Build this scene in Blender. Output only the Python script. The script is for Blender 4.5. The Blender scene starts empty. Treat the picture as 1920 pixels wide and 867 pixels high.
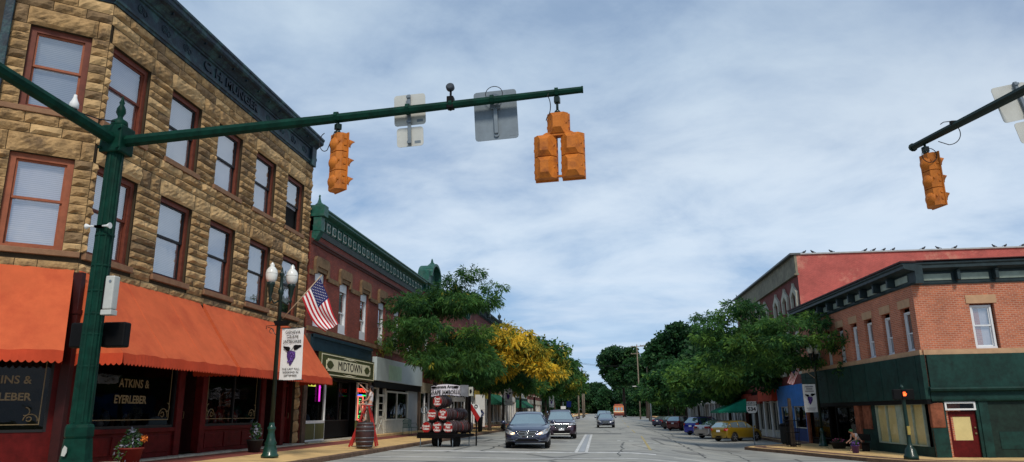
import bpy, bmesh, math, random
import numpy as np
from mathutils import Vector, Matrix
R=math.radians
random.seed(7); rng=np.random.default_rng(7)
scene=bpy.context.scene; COL=scene.collection

# ------------------------------------------------------------------ materials
MATS={}
def _new(name):
    m=bpy.data.materials.new(name); m.use_nodes=True; nt=m.node_tree
    return m,nt,nt.nodes['Principled BSDF']
def M(name,col,rough=.65,metal=0,var=.18,scale=3.,bump=0.,bscale=30.,coat=0.,emit=0.,spec=.28,dirt=None,dscale=.8):
    if name in MATS: return MATS[name]
    m,nt,p=_new(name); N=nt.nodes; L=nt.links
    p.inputs['Roughness'].default_value=rough; p.inputs['Metallic'].default_value=metal
    p.inputs['Coat Weight'].default_value=coat; p.inputs['Specular IOR Level'].default_value=spec
    tc=N.new('ShaderNodeTexCoord')
    n=N.new('ShaderNodeTexNoise'); n.inputs['Scale'].default_value=scale; n.inputs['Detail'].default_value=6; n.inputs['Roughness'].default_value=.65
    L.new(tc.outputs['Object'],n.inputs['Vector'])
    r=N.new('ShaderNodeValToRGB'); r.color_ramp.elements[0].position=.3; r.color_ramp.elements[1].position=.7
    c0=tuple(max(0,c*(1-var)) for c in col); c1=tuple(min(1,c*(1+var)) for c in col)
    r.color_ramp.elements[0].color=(*c0,1); r.color_ramp.elements[1].color=(*c1,1)
    L.new(n.outputs['Fac'],r.inputs['Fac']); out=r.outputs['Color']
    if dirt:
        n2=N.new('ShaderNodeTexNoise'); n2.inputs['Scale'].default_value=dscale; n2.inputs['Detail'].default_value=8; n2.inputs['Roughness'].default_value=.7
        L.new(tc.outputs['Object'],n2.inputs['Vector'])
        r2=N.new('ShaderNodeValToRGB'); r2.color_ramp.elements[0].position=.48; r2.color_ramp.elements[1].position=.66
        mx=N.new('ShaderNodeMixRGB'); L.new(n2.outputs['Fac'],r2.inputs['Fac']); L.new(r2.outputs['Color'],mx.inputs['Fac'])
        L.new(out,mx.inputs['Color1']); mx.inputs['Color2'].default_value=(*dirt,1); out=mx.outputs['Color']
    L.new(out,p.inputs['Base Color'])
    if emit: L.new(out,p.inputs['Emission Color']); p.inputs['Emission Strength'].default_value=emit
    if bump:
        b=N.new('ShaderNodeBump'); b.inputs['Strength'].default_value=bump; b.inputs['Distance'].default_value=.02
        n3=N.new('ShaderNodeTexNoise'); n3.inputs['Scale'].default_value=bscale; n3.inputs['Detail'].default_value=5
        L.new(tc.outputs['Object'],n3.inputs['Vector']); L.new(n3.outputs['Fac'],b.inputs['Height']); L.new(b.outputs['Normal'],p.inputs['Normal'])
    MATS[name]=m; return m
def brick(name,c1,c2,mortar,bw=.21,bh=.072,ms=.009,wash=None,washpos=(.5,.62),rough=.85,wscale=.9):
    m,nt,p=_new(name); N=nt.nodes; L=nt.links
    tc=N.new('ShaderNodeTexCoord'); s=N.new('ShaderNodeSeparateXYZ'); L.new(tc.outputs['Object'],s.inputs[0])
    a=N.new('ShaderNodeMath'); L.new(s.outputs['X'],a.inputs[0]); L.new(s.outputs['Y'],a.inputs[1])
    c=N.new('ShaderNodeCombineXYZ'); L.new(a.outputs[0],c.inputs['X']); L.new(s.outputs['Z'],c.inputs['Y'])
    b=N.new('ShaderNodeTexBrick'); L.new(c.outputs[0],b.inputs['Vector'])
    b.inputs['Scale'].default_value=1; b.inputs['Brick Width'].default_value=bw; b.inputs['Row Height'].default_value=bh
    b.inputs['Mortar Size'].default_value=ms; b.inputs['Color1'].default_value=(*c1,1); b.inputs['Color2'].default_value=(*c2,1); b.inputs['Mortar'].default_value=(*mortar,1)
    n=N.new('ShaderNodeTexNoise'); n.inputs['Scale'].default_value=.7; n.inputs['Detail'].default_value=7; n.inputs['Roughness'].default_value=.7; L.new(tc.outputs['Object'],n.inputs['Vector'])
    r=N.new('ShaderNodeValToRGB'); r.color_ramp.elements[0].position=.3; r.color_ramp.elements[1].position=.7
    r.color_ramp.elements[0].color=(.66,.66,.66,1); r.color_ramp.elements[1].color=(1.15,1.15,1.15,1); L.new(n.outputs['Fac'],r.inputs['Fac'])
    mx=N.new('ShaderNodeMixRGB'); mx.blend_type='MULTIPLY'; mx.inputs['Fac'].default_value=1
    L.new(b.outputs['Color'],mx.inputs['Color1']); L.new(r.outputs['Color'],mx.inputs['Color2']); out=mx.outputs['Color']
    if wash:
        n2=N.new('ShaderNodeTexNoise'); n2.inputs['Scale'].default_value=wscale; n2.inputs['Detail'].default_value=9; n2.inputs['Roughness'].default_value=.75; L.new(c.outputs[0],n2.inputs['Vector'])
        r2=N.new('ShaderNodeValToRGB'); r2.color_ramp.elements[0].position=washpos[0]; r2.color_ramp.elements[1].position=washpos[1]; L.new(n2.outputs['Fac'],r2.inputs['Fac'])
        m2=N.new('ShaderNodeMixRGB'); L.new(r2.outputs['Color'],m2.inputs['Fac']); L.new(out,m2.inputs['Color1']); m2.inputs['Color2'].default_value=(*wash,1); out=m2.outputs['Color']
    L.new(out,p.inputs['Base Color']); p.inputs['Roughness'].default_value=rough
    bp=N.new('ShaderNodeBump'); bp.inputs['Strength'].default_value=.5; bp.inputs['Distance'].default_value=.012; bp.invert=True
    L.new(b.outputs['Fac'],bp.inputs['Height']); L.new(bp.outputs['Normal'],p.inputs['Normal'])
    MATS[name]=m; return m
def glass(name,tint=(.9,.95,1),rough=.02,ior=.5,base=0.06):
    m=bpy.data.materials.new(name); m.use_nodes=True; nt=m.node_tree; N=nt.nodes; L=nt.links; N.clear()
    o=N.new('ShaderNodeOutputMaterial'); t=N.new('ShaderNodeBsdfTransparent'); t.inputs[0].default_value=(*tint,1)
    g=N.new('ShaderNodeBsdfGlossy'); g.inputs['Roughness'].default_value=rough
    lw=N.new('ShaderNodeLayerWeight'); lw.inputs[0].default_value=.5; f0=N.new('ShaderNodeMath'); f0.operation='POWER'; f0.inputs[1].default_value=4.; L.new(lw.outputs['Facing'],f0.inputs[0]); f=N.new('ShaderNodeMath'); f.operation='MULTIPLY'; f.inputs[1].default_value=ior; L.new(f0.outputs[0],f.inputs[0])
    tc=N.new('ShaderNodeTexCoord'); n=N.new('ShaderNodeTexNoise'); n.inputs['Scale'].default_value=1.3; L.new(tc.outputs['Object'],n.inputs['Vector'])
    bp=N.new('ShaderNodeBump'); bp.inputs['Strength'].default_value=.15; bp.inputs['Distance'].default_value=.05; L.new(n.outputs['Fac'],bp.inputs['Height']); L.new(bp.outputs['Normal'],g.inputs['Normal'])
    ad=N.new('ShaderNodeMath'); ad.use_clamp=True; ad.inputs[1].default_value=base; L.new(f.outputs[0],ad.inputs[0])
    x=N.new('ShaderNodeMixShader'); L.new(ad.outputs[0],x.inputs[0]); L.new(t.outputs[0],x.inputs[1]); L.new(g.outputs[0],x.inputs[2]); L.new(x.outputs[0],o.inputs[0])
    MATS[name]=m; return m
def stripes(name,c1,c2,pitch,rough=.5,axis='Z'):
    m,nt,p=_new(name); N=nt.nodes; L=nt.links
    tc=N.new('ShaderNodeTexCoord'); s=N.new('ShaderNodeSeparateXYZ'); L.new(tc.outputs['Object'],s.inputs[0])
    a=N.new('ShaderNodeMath'); a.operation='PINGPONG'; a.inputs[1].default_value=pitch/2; L.new(s.outputs[axis],a.inputs[0])
    r=N.new('ShaderNodeMapRange'); r.inputs['From Max'].default_value=pitch/2; L.new(a.outputs[0],r.inputs['Value'])
    mx=N.new('ShaderNodeMixRGB'); L.new(r.outputs[0],mx.inputs['Fac']); mx.inputs['Color1'].default_value=(*c1,1); mx.inputs['Color2'].default_value=(*c2,1)
    L.new(mx.outputs['Color'],p.inputs['Base Color']); p.inputs['Roughness'].default_value=rough
    b=N.new('ShaderNodeBump'); b.inputs['Strength'].default_value=.6; b.inputs['Distance'].default_value=pitch*.3; L.new(a.outputs[0],b.inputs['Height']); L.new(b.outputs['Normal'],p.inputs['Normal'])
    MATS[name]=m; return m
def leafmat(name,col,var=.3,trans=.35):
    m,nt,p=_new(name); N=nt.nodes; L=nt.links
    tc=N.new('ShaderNodeTexCoord'); n=N.new('ShaderNodeTexNoise'); n.inputs['Scale'].default_value=1.1; n.inputs['Detail'].default_value=3; L.new(tc.outputs['Object'],n.inputs['Vector'])
    r=N.new('ShaderNodeValToRGB'); r.color_ramp.elements[0].position=.35; r.color_ramp.elements[1].position=.65
    r.color_ramp.elements[0].color=(*[c*(1-var) for c in col],1); r.color_ramp.elements[1].color=(*[c*(1+var) for c in col],1)
    L.new(n.outputs['Fac'],r.inputs['Fac']); L.new(r.outputs['Color'],p.inputs['Base Color']); p.inputs['Roughness'].default_value=.6; p.inputs['Specular IOR Level'].default_value=.25
    t=N.new('ShaderNodeBsdfTranslucent'); L.new(r.outputs['Color'],t.inputs[0]); x=N.new('ShaderNodeMixShader'); x.inputs[0].default_value=trans
    L.new(p.outputs[0],x.inputs[1]); L.new(t.outputs[0],x.inputs[2]); L.new(x.outputs[0],N['Material Output'].inputs[0]); MATS[name]=m; return m

# palette
stone=M('sandstone',(.385,.24,.108),.9,var=.45,scale=2.2,bump=1.,bscale=18,dirt=(.15,.095,.05),dscale=2.3)
stoneB=M('sandstone dark blocks',(.21,.135,.07),.9,var=.4,scale=2.1,bump=.9,bscale=14)
stoneC=M('sandstone pale blocks',(.48,.315,.15),.9,var=.35,scale=1.9,bump=.9,bscale=14)
stoneS=M('smooth stone sill',(.25,.135,.075),.85,var=.2,scale=4,bump=.3)
mortarM=M('mortar',(.05,.035,.02),.95,bump=.4)
winwood=M('redwood window paint',(.15,.038,.021),.55,var=.25,scale=6)
winwood_l=M('orange window paint',(.30,.088,.040),.55,var=.2,scale=6)
darkwood=M('black sash',(.012,.012,.013),.5)
corn=M('weathered dark metal cornice',(.014,.028,.042),.5,var=.5,scale=4,dirt=(.04,.10,.10),dscale=2.2,bump=.4,bscale=18)
green=M('dark green enamel',(.002,.030,.019),.55,var=.45,scale=5,spec=.12)
greenB=M('green painted cornice',(.014,.085,.062),.5,var=.4,scale=5,dirt=(.05,.11,.09),dscale=3)
greenS=M('green painted storefront',(.003,.027,.021),.7,var=.5,scale=3,dirt=(.007,.044,.035),dscale=1.4)
black=M('black paint',(.004,.004,.0045),.6,var=.3,spec=.12)
blackgreen=M('black green lamp paint',(.006,.018,.014),.35,var=.4,coat=.2)
maroon=M('maroon shopfront paint',(.085,.006,.006),.55,var=.35,scale=4,spec=.12)
maroonD=M('dark maroon door paint',(.030,.004,.004),.55,var=.3,scale=4)
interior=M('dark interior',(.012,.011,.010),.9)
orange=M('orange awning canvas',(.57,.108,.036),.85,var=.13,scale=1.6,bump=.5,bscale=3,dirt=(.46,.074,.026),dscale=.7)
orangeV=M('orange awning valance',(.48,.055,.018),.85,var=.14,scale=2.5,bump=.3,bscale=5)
white=M('white paint',(.72,.72,.70),.5,var=.08,scale=5)
offwhite=M('aged cream paint',(.55,.53,.45),.6,var=.15,scale=4)
grey=M('grey panel paint',(.33,.35,.36),.6,var=.15,scale=2)
steel=M('galvanised sign back',(.17,.205,.235),.5,metal=.2,var=.15,scale=4)
steelL=M('pale aluminium sign back',(.50,.50,.46),.45,metal=.15,var=.1,scale=4)
cable=M('black cable',(.01,.01,.01),.5)
sigY=M('signal yellow enamel',(.52,.155,.018),.6,var=.18,scale=8,bump=.15,bscale=25,dirt=(.30,.085,.015),dscale=5)
sigD=M('signal visor inside',(.02,.015,.01),.6)
gold=M('gold leaf lettering',(.20,.145,.07),.4,var=.3,scale=20)
cream=M('cream sign paint',(.68,.62,.42),.5,var=.08)
olive=M('olive sign paint',(.055,.062,.018),.6,var=.25)
paper=M('yellowed paper',(.62,.50,.22),.8,var=.1,scale=2,bump=.5,bscale=3)
globeM=M('white lamp globe',(.72,.72,.68),.25,var=.06,coat=.4)
rubber=M('tyre rubber',(.012,.012,.012),.8)
rim=M('alloy rim',(.42,.43,.45),.3,metal=.8,var=.1)
chrome=M('chrome',(.65,.66,.68),.12,metal=1,var=.03)
plate=M('licence plate',(.7,.72,.75),.4)
redlens=M('red tail lens',(.35,.01,.01),.2,coat=.5)
lampon=M('lit headlamp',(1,.62,.30),.3,emit=3.0,var=.05)
lensC=M('headlamp lens',(.55,.57,.6),.08,metal=.6,coat=1)
bark=M('bark',(.04,.029,.022),.9,var=.4,scale=8,bump=.8,bscale=20)
paneG=glass('window pane',(.92,.94,.98),ior=.6,base=.40)
clearG=glass('clear pane',(.95,.96,.95),ior=.4,base=.03)
shopG=glass('shop window pane',(.42,.42,.42),ior=.30,base=.022)
blindM=stripes('pale window blind',(.38,.36,.38),(.66,.63,.66),.05)
blindD=stripes('grey window blind',(.16,.18,.20),(.34,.37,.40),.05)
brickR=brick('red brick painted',(.27,.052,.028),(.185,.035,.020),(.12,.035,.025),wash=(.30,.085,.06),washpos=(.60,.75))
brickO=brick('orange brick',(.56,.155,.065),(.40,.10,.045),(.50,.27,.18),bw=.22,bh=.085,ms=.014)
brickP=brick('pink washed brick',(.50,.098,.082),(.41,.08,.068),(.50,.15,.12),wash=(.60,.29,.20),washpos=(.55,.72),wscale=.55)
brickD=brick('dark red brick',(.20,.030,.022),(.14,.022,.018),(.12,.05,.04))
brickT=brick('tan brick',(.36,.25,.15),(.28,.19,.11),(.30,.24,.18))
paver=brick('brick paver',(.26,.055,.035),(.19,.045,.03),(.15,.07,.05),bw=.2,bh=.1)
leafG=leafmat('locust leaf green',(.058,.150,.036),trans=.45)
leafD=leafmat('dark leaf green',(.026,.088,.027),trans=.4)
leafL=leafmat('fresh leaf green',(.115,.225,.040),trans=.45)
leafY=leafmat('yellow autumn leaf',(.78,.54,.05),var=.3,trans=.45)
leafYG=leafmat('turning leaf',(.30,.27,.03))
leafFar=leafmat('broad leaf green',(.020,.066,.024),trans=.25)
leafFarL=leafmat('broad leaf light green',(.040,.095,.026),trans=.2)

# ------------------------------------------------------------------ mesh builder
class MB:
    def __init__(s): s.v=[]; s.f=[]; s.m=[]; s.sm=[]
    def face(s,pts,mi=0,sm=False):
        b=len(s.v); s.v+= [tuple(p) for p in pts]; s.f.append(tuple(range(b,b+len(pts)))); s.m.append(mi); s.sm.append(sm)
    def add(s,vs,fs,mi=0,sm=False):
        b=len(s.v); s.v+=[tuple(p) for p in vs]
        for f in fs: s.f.append(tuple(i+b for i in f)); s.m.append(mi); s.sm.append(sm)
    def box(s,x0,x1,y0,y1,z0,z1,mi=0,c=0.):
        if x0>x1:x0,x1=x1,x0
        if y0>y1:y0,y1=y1,y0
        if z0>z1:z0,z1=z1,z0
        if c<=0:
            v=[(x0,y0,z0),(x1,y0,z0),(x1,y1,z0),(x0,y1,z0),(x0,y0,z1),(x1,y0,z1),(x1,y1,z1),(x0,y1,z1)]
            s.add(v,[(0,3,2,1),(4,5,6,7),(0,1,5,4),(1,2,6,5),(2,3,7,6),(3,0,4,7)],mi)
        else:
            bm=bmesh.new(); bmesh.ops.create_cube(bm,size=1)
            for v in bm.verts: v.co=Vector(((x0+x1)/2+v.co.x*(x1-x0),(y0+y1)/2+v.co.y*(y1-y0),(z0+z1)/2+v.co.z*(z1-z0)))
            bmesh.ops.bevel(bm,geom=list(bm.edges),offset=c,segments=2,affect='EDGES',profile=.5)
            s.bm(bm,mi)
        return s
    def bm(s,bm,mi=0,sm=False,mat=None):
        bm.verts.index_update(); vs=[(mat@v.co if mat else v.co) for v in bm.verts]
        s.add(vs,[[v.index for v in f.verts] for f in bm.faces],mi,sm); bm.free()
    def obox(s,c,ax,ay,az,mi=0):   # oriented box: centre and three half vectors
        c=Vector(c);ax=Vector(ax);ay=Vector(ay);az=Vector(az); v=[c+i*ax+j*ay+k*az for k in(-1,1) for j in(-1,1) for i in(-1,1)]
        s.add(v,[(0,2,3,1),(4,5,7,6),(0,1,5,4),(1,3,7,5),(3,2,6,7),(2,0,4,6)],mi); return s
    def bar(s,a,b,w,h,mi=0,up=(0,0,1)):
        a=Vector(a);b=Vector(b);d=(b-a); L=d.length; d.normalize(); u=Vector(up)
        if abs(d.dot(u))>.98: u=Vector((1,0,0))
        sx=d.cross(u).normalized(); uz=sx.cross(d).normalized()
        return s.obox((a+b)/2,d*L/2,sx*w/2,uz*h/2,mi)
    def tube(s,pts,rad,n=10,mi=0,caps=True,sm=True):
        P=[Vector(p) for p in pts]; 
        if not hasattr(rad,'__len__'): rad=[rad]*len(P)
        b=len(s.v); prev=None
        for i,p in enumerate(P):
            d=(P[min(i+1,len(P)-1)]-P[max(i-1,0)]); d.normalize()
            if prev is None:
                u=Vector((0,0,1)) if abs(d.z)<.9 else Vector((1,0,0)); a=d.cross(u).normalized()
            else:
                a=(prev-d*prev.dot(d)).normalized()
            prev=a; c=d.cross(a)
            for k in range(n):
                t=2*math.pi*k/n; s.v.append(tuple(p+(a*math.cos(t)+c*math.sin(t))*rad[i]))
        for i in range(len(P)-1):
            for k in range(n):
                k2=(k+1)%n; s.f.append((b+i*n+k,b+i*n+k2,b+(i+1)*n+k2,b+(i+1)*n+k)); s.m.append(mi); s.sm.append(sm)
        if caps:
            s.f.append(tuple(b+k for k in range(n))[::-1]); s.m.append(mi); s.sm.append(False)
            e=b+(len(P)-1)*n; s.f.append(tuple(e+k for k in range(n))); s.m.append(mi); s.sm.append(False)
        return s
    def lathe(s,prof,c=(0,0,0),n=16,mi=0,sm=True,mat=None,flute=0):
        b=len(s.v)
        for j,(r,z) in enumerate(prof):
            for k in range(n):
                t=2*math.pi*k/n; rr=r*(1-flute*(k%2)); p=Vector((rr*math.cos(t),rr*math.sin(t),z))
                if mat: p=mat@p
                s.v.append((p.x+c[0],p.y+c[1],p.z+c[2]))
        for j in range(len(prof)-1):
            for k in range(n):
                k2=(k+1)%n; s.f.append((b+j*n+k,b+j*n+k2,b+(j+1)*n+k2,b+(j+1)*n+k)); s.m.append(mi); s.sm.append(sm)
        s.f.append(tuple(b+k for k in range(n))[::-1]); s.m.append(mi); s.sm.append(False)
        e=b+(len(prof)-1)*n; s.f.append(tuple(e+k for k in range(n))); s.m.append(mi); s.sm.append(False)
        return s
    def prism(s,poly,axis,a,b,mi=0):
        # poly: list of 2d; axis 'x': (y,z), 'y': (x,z), 'z': (x,y)
        def P(u,v,t): return {'x':(t,u,v),'y':(u,t,v),'z':(u,v,t)}[axis]
        n=len(poly); vs=[P(u,v,a) for u,v in poly]+[P(u,v,b) for u,v in poly]
        s.add(vs,[tuple(range(n))[::-1],tuple(range(n,2*n))]+[(i,(i+1)%n,n+(i+1)%n,n+i) for i in range(n)],mi); return s
    def grid(s,fn,nu,nv,mi=0,sm=True):
        vs=[fn(i/nu,j/nv) for j in range(nv+1) for i in range(nu+1)]
        s.add(vs,[(j*(nu+1)+i,j*(nu+1)+i+1,(j+1)*(nu+1)+i+1,(j+1)*(nu+1)+i) for j in range(nv) for i in range(nu)],mi,sm); return s
    def mesh(s,name,mats):
        me=bpy.data.meshes.new(name); me.from_pydata(s.v,[],s.f)
        if not isinstance(mats,(list,tuple)): mats=[mats]
        for m in mats: me.materials.append(m)
        me.polygons.foreach_set('material_index',s.m); me.polygons.foreach_set('use_smooth',s.sm)
        bm=bmesh.new(); bm.from_mesh(me); bmesh.ops.recalc_face_normals(bm,faces=bm.faces); bm.to_mesh(me); bm.free()
        me.update(); return me
    def build(s,name,mats,parent=None,loc=(0,0,0),rotz=0,rot=None):
        return link(name,s.mesh(name,mats),parent,loc,rotz,rot)
def link(name,me,parent=None,loc=(0,0,0),rotz=0,rot=None):
    o=bpy.data.objects.new(name,me); COL.objects.link(o); o.location=loc; o.rotation_euler=rot if rot else (0,0,rotz)
    if parent: o.parent=parent
    return o
def tag(o,label,cat,group=None):
    o['label']=label; o['category']=cat
    if group: o['group']=group
    return o
def thing(name,label,cat,loc=(0,0,0),rotz=0,group=None):
    o=bpy.data.objects.new(name,None); COL.objects.link(o); o.location=loc; o.rotation_euler=(0,0,rotz); o.empty_display_size=.2
    return tag(o,label,cat,group)
def struct(name,mb,m): o=mb.build(name,m); o['kind']='structure'; return o
def kids(o): return [c for c in COL.objects if c.parent==o]
def dup(root,loc,rotz,label,group=None,scale=None):
    def cp(o,par):
        c=o.copy(); COL.objects.link(c); c.parent=par
        for k in kids(o): cp(k,c)
        return c
    r=cp(root,None); r.location=loc; r.rotation_euler=(0,0,rotz); r['label']=label
    if group: r['group']=group
    if scale: r.scale=(scale,)*3
    return r
def text(s,size,m,parent,loc,rot,name='lettering',ex=.004,align='CENTER',sx=1.,bold=.0,sp=1.):
    cu=bpy.data.curves.new(name,'FONT'); cu.body=s; cu.size=size; cu.align_x=align; cu.align_y='CENTER'; cu.extrude=ex; cu.offset=bold; cu.space_line=sp; cu.resolution_u=3
    t=bpy.data.objects.new(name,cu); COL.objects.link(t); dg=bpy.context.evaluated_depsgraph_get(); dg.update()
    me=bpy.data.meshes.new_from_object(t.evaluated_get(dg)); bpy.data.objects.remove(t); bpy.data.curves.remove(cu)
    me.materials.clear(); me.materials.append(m)
    o=link(name,me,parent,loc,0,rot); o.scale=(sx,1,1); return o
FRONT=(R(90),0,0)   # text readable from local -y

# ------------------------------------------------------------------ world, sun, camera
w=bpy.data.worlds.new('World'); scene.world=w; w.use_nodes=True; nt=w.node_tree; N=nt.nodes; L=nt.links
bg=N['Background']; bg.inputs['Strength'].default_value=.1
SUN_EL=R(46); SUN_AZ=R(163)     # azimuth clockwise from +Y
sky=N.new('ShaderNodeTexSky'); sky.sky_type='NISHITA'; sky.sun_disc=False; sky.sun_elevation=SUN_EL; sky.sun_rotation=SUN_AZ; sky.altitude=200
sky.air_density=1.0; sky.dust_density=.8; sky.ozone_density=1.6
tc=N.new('ShaderNodeTexCoord'); sep=N.new('ShaderNodeSeparateXYZ'); L.new(tc.outputs['Generated'],sep.inputs[0])
def mth(op,a,b=None,clamp=False):
    n=N.new('ShaderNodeMath'); n.operation=op; n.use_clamp=clamp
    for i,x in enumerate((a,b)):
        if x is None: continue
        if isinstance(x,(int,float)): n.inputs[i].default_value=x
        else: L.new(x,n.inputs[i])
    return n.outputs[0]
zz=mth('ADD',mth('MAXIMUM',sep.outputs['Z'],0.),.26)
u=mth('DIVIDE',sep.outputs['X'],zz); v=mth('DIVIDE',sep.outputs['Y'],zz)
def cloud(ang,sx,sy,scale,detail,rough,dist,seed):
    c=N.new('ShaderNodeCombineXYZ'); L.new(u,c.inputs[0]); L.new(v,c.inputs[1]); c.inputs[2].default_value=seed
    mp=N.new('ShaderNodeMapping'); mp.inputs['Rotation'].default_value=(0,0,ang); mp.inputs['Scale'].default_value=(sx,sy,1); L.new(c.outputs[0],mp.inputs[0])
    n=N.new('ShaderNodeTexNoise'); n.inputs['Scale'].default_value=scale; n.inputs['Detail'].default_value=detail; n.inputs['Roughness'].default_value=rough; n.inputs['Distortion'].default_value=dist
    L.new(mp.outputs[0],n.inputs[0]); return n.outputs['Fac']
def ramp(x,stops):
    r=N.new('ShaderNodeValToRGB'); e=r.color_ramp.elements
    while len(e)<len(stops): e.new(.5)
    for i,(p,c) in enumerate(stops): e[i].position=p; e[i].color=(*c,1) if hasattr(c,'__len__') else (c,c,c,1)
    L.new(x,r.inputs[0]); return r.outputs[0]
def mix(f,a,b,mode='MIX'):
    n=N.new('ShaderNodeMixRGB'); n.blend_type=mode
    for i,x in enumerate((f,a,b)):
        if isinstance(x,(int,float)): n.inputs[i].default_value=x
        elif isinstance(x,tuple): n.inputs[i].default_value=(*x,1)
        else: L.new(x,n.inputs[i])
    return n.outputs[0]
c1=cloud(R(25),.8,1.0,.95,5,.50,.5,3.)       # broad sheets
c2=cloud(R(40),1.0,1.2,2.6,10,.60,.3,5.)      # streaks
c3=cloud(R(10),.5,1.4,4.2,8,.55,.4,9.)      # thin bars near the horizon
cov=mth('ADD',mth('MULTIPLY',c1,.60),mth('MULTIPLY',c2,.40))
K=10.
cg=(3.05,3.95,5.35); cw=(6.0,7.2,8.3); cb=(2.5,3.75,5.5)
shade=ramp(cov,[(.35,cb),(.46,(3.2,4.4,6.1)),(.54,(4.3,5.5,7.0)),(.65,cw)])
# slightly violet grey sheets towards the right and higher up
vio=mix(ramp(mth('ADD',mth('MULTIPLY',sep.outputs['X'],.9),mth('MULTIPLY',sep.outputs['Z'],.35)),[(.25,0.),(.85,.7)]),shade,(3.5,4.3,5.6))
skyc=mix(1.,sky.outputs[0],(.62,.80,1.05),'MULTIPLY')
mask=ramp(cov,[(.30,.62),(.52,.93)])
col=mix(mask,skyc,vio)
low=ramp(sep.outputs['Z'],[(.02,1.),(.33,0.)])
wl=ramp(sep.outputs['Z'],[(.0,.0),(.09,.15),(.17,.85),(.30,.6),(.45,0.)])
col=mix(mth('MULTIPLY',wl,ramp(mth('ADD',mth('MULTIPLY',c1,.5),mth('MULTIPLY',c2,.5)),[(.40,.0),(.58,1.)])),col,(6.7,7.5,8.4))
col=mix(1.,col,ramp(sep.outputs['Z'],[(.28,1.),(.75,.88)]),'MULTIPLY')
bars=mth('MULTIPLY',ramp(c3,[(.42,0.),(.62,1.)]),low)
col=mix(mth('MULTIPLY',low,.55),col,(3.7,5.7,8.2))
col=mix(mth('MULTIPLY',bars,.60),col,(6.8,7.6,8.6))
L.new(col,bg.inputs['Color'])
sd=bpy.data.lights.new('sun','SUN'); sd.energy=2.4; sd.angle=R(12); sd.color=(1,.93,.82)
so=bpy.data.objects.new('sun',sd); COL.objects.link(so)
sdir=Vector((math.sin(SUN_AZ)*math.cos(SUN_EL),math.cos(SUN_AZ)*math.cos(SUN_EL),math.sin(SUN_EL)))
so.rotation_euler=sdir.to_track_quat('Z','Y').to_euler()
cd=bpy.data.cameras.new('camera'); cam=bpy.data.objects.new('camera',cd); COL.objects.link(cam); scene.camera=cam
cd.sensor_width=36; cd.lens=36*1360/1920; cd.clip_end=5000; cd.clip_start=.1
RM=Matrix(((0.9910765307,0.0422164509,0.1264321222),(0.1329066974,-0.2407166515,-0.9614527048),(-0.0101548038,0.9696768869,-0.2441794729)))
cam.matrix_world=Matrix.Translation((0,0,1.5))@RM.to_4x4()
scene.view_settings.view_transform='Standard'; scene.view_settings.look='None'; scene.view_settings.gamma=1; scene.view_settings.exposure=.16
scene.cycles.max_bounces=6; scene.cycles.transparent_max_bounces=12; scene.cycles.use_denoising=True

# ------------------------------------------------------------------ ground
def sst(t): t=max(0,min(1,t)); return t*t*(3-2*t)
def RISE(y): return max(0,min(y,420)-95)*.0052
def G0(x): return .10*sst((-1.5-x)/6.5)-.65*sst(x/7.)
def G(x,y): return G0(x)+RISE(y)
XS=[-900,-300,-100,-40,-13]+[-12+.5*i for i in range(52)]+[14.5,16,40,100,300,900]
YS=[-200,-40,0,30,60,95,130,180,240,330,420,1200]
def sheet(xs,ys,dz,zf=G):
    mb=MB(); n=len(xs)
    mb.add([(x,y,zf(x,y)+dz) for y in ys for x in xs],[(j*n+i,j*n+i+1,(j+1)*n+i+1,(j+1)*n+i) for j in range(len(ys)-1) for i in range(n-1)],0,True); return mb
grass=M('grass verge',(.035,.075,.02),.95,var=.4,scale=.6,bump=.6)
struct('ground',sheet(XS,YS,-.03),grass)
# road: aged concrete-asphalt with patches, tar lines, wheel wear
m,nt2,p=_new('worn pale asphalt'); N2=nt2.nodes; L2=nt2.links
t2=N2.new('ShaderNodeTexCoord')
def nz(sc,det,ro,vec=None,src=None):
    n=N2.new('ShaderNodeTexNoise'); n.inputs['Scale'].default_value=sc; n.inputs['Detail'].default_value=det; n.inputs['Roughness'].default_value=ro
    mp=N2.new('ShaderNodeMapping'); mp.inputs['Scale'].default_value=vec or (1,1,1); L2.new(t2.outputs['Object'],mp.inputs[0]); L2.new(mp.outputs[0],n.inputs[0]); return n.outputs['Fac']
def rp(x,st):
    r=N2.new('ShaderNodeValToRGB'); e=r.color_ramp.elements
    while len(e)<len(st): e.new(.5)
    for i,(q,c) in enumerate(st): e[i].position=q; e[i].color=(*c,1) if hasattr(c,'__len__') else (c,c,c,1)
    L2.new(x,r.inputs[0]); return r.outputs[0]
def mx2(f,a,b,mode='MIX'):
    n=N2.new('ShaderNodeMixRGB'); n.blend_type=mode
    for i,x in enumerate((f,a,b)):
        if isinstance(x,(int,float)): n.inputs[i].default_value=x
        elif isinstance(x,tuple): n.inputs[i].default_value=(*x,1)
        else: L2.new(x,n.inputs[i])
    return n.outputs[0]
rc=rp(nz(.22,6,.6,(1.6,.35,1)),[(.3,(.27,.27,.25)),(.5,(.36,.355,.315)),(.7,(.45,.43,.37))])
rc=mx2(rp(nz(.5,8,.75,(.35,1.6,1)),[(.50,0.),(.60,.75)]),rc,(.20,.205,.20))
vo=N2.new('ShaderNodeTexVoronoi'); vo.feature='DISTANCE_TO_EDGE'; vo.inputs['Scale'].default_value=.16; L2.new(t2.outputs['Object'],vo.inputs[0])
rc=mx2(rp(vo.outputs['Distance'],[(0.,.8),(.018,0.)]),rc,(.05,.05,.05))
rc=mx2(rp(nz(60,3,.6),[(.3,.25),(.7,0.)]),rc,(.09,.09,.09))
L2.new(rc,p.inputs['Base Color']); p.inputs['Roughness'].default_value=.8
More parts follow.
